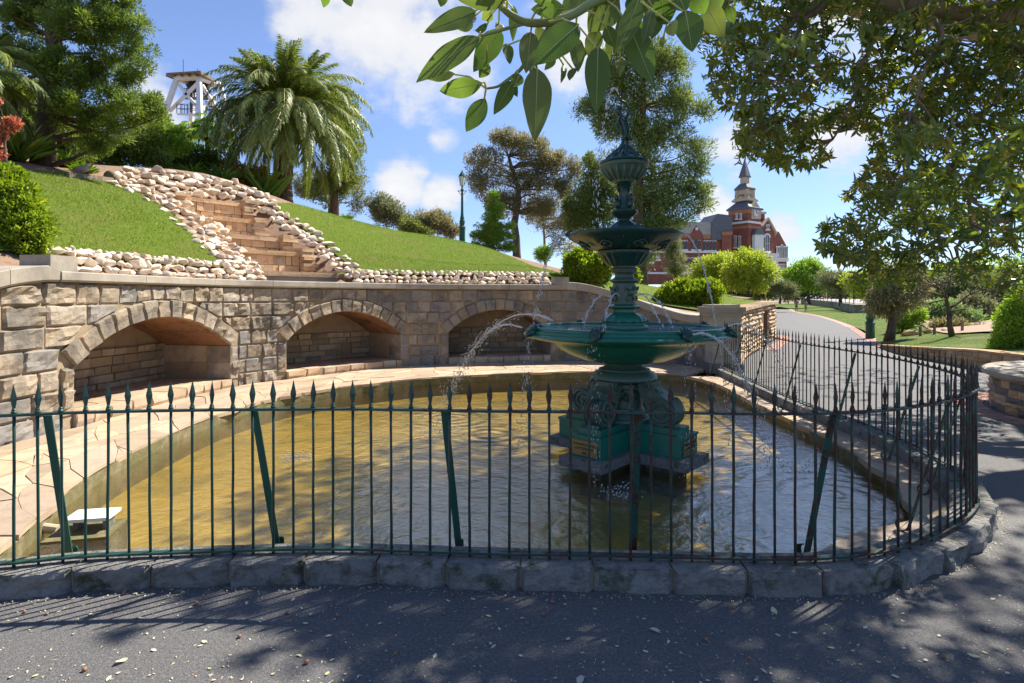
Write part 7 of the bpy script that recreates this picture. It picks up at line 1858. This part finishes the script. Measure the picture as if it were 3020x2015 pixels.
# ------------------------------------------------------------------ people, far off
def cloth(name, c): return mat(name, [c], 3, .85)
def person(label, q, h, lean, top, bottom, sit=False, hat=None, az=0.0, bag=None):
    q = Vector(q); t = thing('person', label, 'person', q, None, 'thing'); s = h / 1.7; f = Vector((math.sin(az), -math.cos(az), 0)); sd = Vector((f.y * -1, f.x, 0))
    sd = Vector((-f.y, f.x, 0))
    def p_(fw, side, z, r): v = q + f * fw * s + sd * side * s + Vector((0, 0, z * s)); return (v.x, v.y, v.z, r * s)
    L_ = lean
    if not sit:
        J = dict(pel=p_(0, 0, .95, .13), wa=p_(L_ * .15, 0, 1.12, .12), ch=p_(L_ * .35, 0, 1.34, .14), nk=p_(L_ * .5, 0, 1.47, .055), h0=p_(L_ * .58, 0, 1.57, .085), h1=p_(L_ * .62, 0, 1.66, .07),
                 sl=p_(L_ * .36, .19, 1.38, .06), el=p_(L_ * .3 + .05, .25, 1.12, .045), hl=p_(L_ * .5 + .12, .22, .92, .035), sr=p_(L_ * .36, -.19, 1.38, .06), er=p_(L_ * .3 - .05, -.25, 1.12, .045), hr=p_(.05, -.24, .9, .035),
                 kl=p_(.08, .1, .5, .07), al=p_(.14, .1, .09, .045), tl=p_(.26, .1, .03, .035), kr=p_(.02, -.1, .5, .07), ar=p_(-.16, -.1, .1, .045), tr=p_(-.05, -.1, .03, .035))
    else:
        J = dict(pel=p_(0, 0, .16, .14), wa=p_(.05, 0, .34, .13), ch=p_(.1, 0, .56, .14), nk=p_(.14, 0, .68, .055), h0=p_(.17, 0, .78, .085), h1=p_(.18, 0, .87, .07),
                 sl=p_(.1, .19, .6, .06), el=p_(.2, .24, .38, .045), hl=p_(.38, .12, .34, .035), sr=p_(.1, -.19, .6, .06), er=p_(.2, -.24, .38, .045), hr=p_(.38, -.12, .34, .035),
                 kl=p_(.38, .12, .42, .07), al=p_(.45, .12, .1, .045), tl=p_(.58, .12, .04, .035), kr=p_(.38, -.12, .42, .07), ar=p_(.45, -.12, .1, .045), tr=p_(.58, -.12, .04, .035))
    B = [('pel', 'wa'), ('wa', 'ch'), ('ch', 'nk'), ('nk', 'h0'), ('h0', 'h1'), ('ch', 'sl'), ('sl', 'el'), ('el', 'hl'), ('ch', 'sr'), ('sr', 'er'), ('er', 'hr'), ('pel', 'kl'), ('kl', 'al'), ('al', 'tl'), ('pel', 'kr'), ('kr', 'ar'), ('ar', 'tr')]
    skin_body('body', J, B, M['skin'], t, 1)
    g = lambda k, r: (*J[k][:3], J[k][3] * r)
    sj = {k: g(k, 1.22) for k in ('wa', 'ch', 'sl', 'sr')}; sj['pe'] = g('pel', 1.15); sj['l2'] = tuple(np.array(J['sl'][:3]) * .35 + np.array(J['el'][:3]) * .65) + (.06 * s,); sj['r2'] = tuple(np.array(J['sr'][:3]) * .35 + np.array(J['er'][:3]) * .65) + (.06 * s,)
    skin_body('shirt', sj, [('wa', 'ch'), ('wa', 'pe'), ('ch', 'sl'), ('ch', 'sr'), ('sl', 'l2'), ('sr', 'r2')], top, t, 1)
    tj = dict(pel=g('pel', 1.2)); tj['kl'] = tuple(np.array(J['pel'][:3]) * .25 + np.array(J['kl'][:3]) * .75) + (.095 * s,); tj['kr'] = tuple(np.array(J['pel'][:3]) * .25 + np.array(J['kr'][:3]) * .75) + (.095 * s,)
    skin_body('shorts', tj, [('pel', 'kl'), ('pel', 'kr')], bottom, t, 1)
    hc = Vector(J['h1'][:3]); MB().ball(hc - f * .02 * s + Vector((0, 0, .02 * s)), .10 * s, (1, 1, .85), 10, 6).build('hair' if hat is None else 'hat', hat or cloth('dark_hair', (.06, .04, .03)), t, True)
    mb = MB(); mb.ball(hc + f * .085 * s - Vector((0, 0, .05 * s)), .018 * s, n=6, rings=4); mb.build('nose', M['skin'], t, True)
    for e_ in (-1, 1): MB().ball(hc + f * .075 * s + sd * e_ * .03 * s - Vector((0, 0, .025 * s)), .010 * s, n=6, rings=4).build('eye', M['ink'], t, True)
    return t
person('walker on the path in a grey-brown jacket and dark shorts', G(2349, 921), 1.45, .45, cloth('grey_brown_cloth', (.28, .21, .18)), cloth('maroon_cloth', (.07, .03, .04)), az=2.6)
person('walker on the path in a grey top and black trousers', G(2376, 921), 1.25, .55, cloth('grey_cloth', (.26, .25, .26)), cloth('black_cloth', (.015, .016, .025)), az=2.4)
def court_q(px, D):
    q = P(px, 876, D); q.z = .93 + max(0, min(1, (q.y - 53) / 77)) * .35; return q
person('person on the court in a lime yellow vest and white shorts', court_q(2437, 106), 1.5, 0, cloth('lime_cloth', (.55, .68, .05)), cloth('white_cloth', (.7, .7, .72)), az=1.2)
person('person on the court in black with an orange top', court_q(2427, 106), 1.35, .4, cloth('orange_cloth', (.5, .28, .12)), cloth('black_cloth', (.015, .016, .025)), az=.6)
person('person in dark blue sitting on the court edge', court_q(2291, 100), 1.7, 0, cloth('navy_cloth', (.03, .035, .07)), cloth('navy_cloth', (.03, .035, .07)), True)
person('person in a pale blue shirt sitting on the court edge', court_q(2301, 100), 1.6, 0, cloth('pale_blue_cloth', (.55, .62, .78)), cloth('navy_cloth', (.03, .035, .07)), True)
# ------------------------------------------------------------------ duck, timber edge and log end above the left lawn
dq = hit(243, 514); M['duck'] = mat('grey_feather', [(.42, .37, .33), (.32, .28, .26)], 14, .8)
dk = thing('duck', 'grey duck with a dark head resting at the top of the left lawn', 'duck', dq, kind='thing')
s_ = dq.y / F
dj = dict(b=(*(dq + Vector((0, 0, .10))), .085), r=(*(dq + Vector((-.12, 0, .075))), .06), t=(*(dq + Vector((-.23, 0, .05))), .022), c=(*(dq + Vector((.08, 0, .13))), .075), n1=(*(dq + Vector((.125, -.01, .20))), .035), n2=(*(dq + Vector((.115, -.01, .25))), .030))
skin_body('body', dj, [('b', 'r'), ('r', 't'), ('b', 'c'), ('c', 'n1'), ('n1', 'n2')], M['duck'], dk)
MB().ball(dq + Vector((.118, -.01, .275)), .034, (1.15, .9, 1)).build('head', M['bark'], dk, True); MB().tube([dq + Vector((.145, -.012, .27)), dq + Vector((.185, -.02, .262))], [.013, .008], 6).build('bill', M['ink'], dk)
for sg in (-1, 1): MB().ball(dq + Vector((-.02, sg * .06, .115)), .07, (1.6, .4, .75)).build('wing', M['duck'], dk, True)
for sg in (-1, 1): MB().tube([dq + Vector((.0, sg * .03, .05)), dq + Vector((.01, sg * .03, .0))], .008, 5).build('leg', M['ink'], dk)
a, b = hit(200, 527), hit(332, 543)
te = thing('timber_edging', 'weathered timber board edging the garden bed above the left lawn', 'edging', a, kind='thing')
MB().bar(a + Vector((0, 0, .03)), a.lerp(b, .62) + Vector((0, 0, .03)), .06, .20).build('board', M['timber'], te); MB().bar(a.lerp(b, .63) + Vector((0, 0, .03)), b + Vector((0, 0, .03)), .06, .20).build('board', M['timber'], te)
lq = hit(318, 532); MB().lathe([(.001, -.12), (.125, -.12), (.13, 0), (.125, .10), (.001, .10)], 18, lq + Vector((0, .12, .10)), 0, None, Matrix.Rotation(rad(80), 3, 'X')).build('log_end', M['timber'], None, True, label='round sawn log end standing beside the rock bank', cat='log', kind='thing')
# ------------------------------------------------------------------ leaf litter on the asphalt
M['litter'] = leafmat('dry_leaf', (.42, .30, .16), (.55, .42, .25), .15, .7, (1, 1, .8), c3=(.30, .14, .06))
M['figfruit'] = mat('fig_fruit', [(.22, .09, .075), (.30, .16, .08)], 30, .6)
fallen = []
for k in range(5):
    mb = MB(); n = 7
    for i in range(n + 1):
        u = i / n; w = .5 * math.sin(math.pi * u) ** .8 if 0 < i < n else 0
        for x in (-1, 0, 1): mb.v.append((x * w, u - .5, .10 * abs(x) + .18 * (u - .5) ** 2 * (k % 3) + .05 * math.sin(7 * u + k)))
    mb.f = [(i * 3 + j, i * 3 + j + 1, (i + 1) * 3 + j + 1, (i + 1) * 3 + j) for i in range(n) for j in range(2)]; mb.m = [0] * len(mb.f)
    me = mb.mesh('fallen_leaf', M['litter']); at = me.attributes.new('tint', 'FLOAT', 'POINT'); at.data.foreach_set('value', [k / 5] * len(me.vertices)); fallen.append(me)
fig_me = MB().ball((0, 0, 0), 1, n=10, rings=7).tube([(0, 0, .9), (.1, 0, 1.3)], .15, 5).mesh('fallen_fig', M['figfruit'], True)
def on_asphalt():
    while True:
        px, py = R.uniform(-40, 3040), R.uniform(1735, 2030)
        q = G(px, py)
        s = FENCE.near(q.x, q.y); d = (q - FENCE.at(s)).dot(FENCE.nor(s))
        if d > .16: return q
for i in range(110):
    q = on_asphalt(); L_ = R.uniform(.014, .034) if i > 4 else R.uniform(.05, .075)
    put('fallen_leaf', R.choice(fallen), Matrix.Translation(q + Vector((0, 0, .004))) @ Matrix.Rotation(R.uniform(0, 6.28), 4, 'Z') @ Matrix.Rotation(R.uniform(-.3, .3), 4, 'X') @ Matrix.Diagonal((L_ * .55, L_, L_ * .5, 1)), None,
        'small dry tan leaf lying on the dark asphalt' if i > 4 else 'large curled brown leaf lying on the asphalt', 'leaf', 'small fallen leaves on the asphalt' if i > 4 else 'large fallen leaves on the asphalt', 'thing')
for i in range(26):
    q = on_asphalt(); r_ = R.uniform(.007, .011)
    put('fallen_fig', fig_me, Matrix.Translation(q + Vector((0, 0, r_ * .9))) @ Matrix.Rotation(R.uniform(0, 6), 4, 'X') @ Matrix.Scale(r_, 4), None, 'small round fallen fig fruit on the asphalt', 'fig', 'fallen figs on the asphalt', 'thing')
n = 1250; qs = [on_asphalt() for _ in range(n - 700)]
for i in range(700):
    s = R.uniform(1.0, 9.5); qs.append(FENCE.off(s, .135 + abs(rng.normal(0, .03)), .004))
Cc = np.array([tuple(q) for q in qs]); Cc[:, 2] += .003
put('leaf_litter', leaf_mesh('leaf_litter', Cc, np.column_stack([rng.normal(0, 1, (n, 2)), np.zeros(n)]), np.tile([0, 0, 1.0], (n, 1)) + unit(n) * .3, rng.uniform(.008, .024, n), rng.uniform(.002, .009, n), rng.random(n), M['litter'], shape='quad'), None, None, 'scattered flecks of dry leaf litter over the asphalt', 'leaf litter', None, 'stuff')
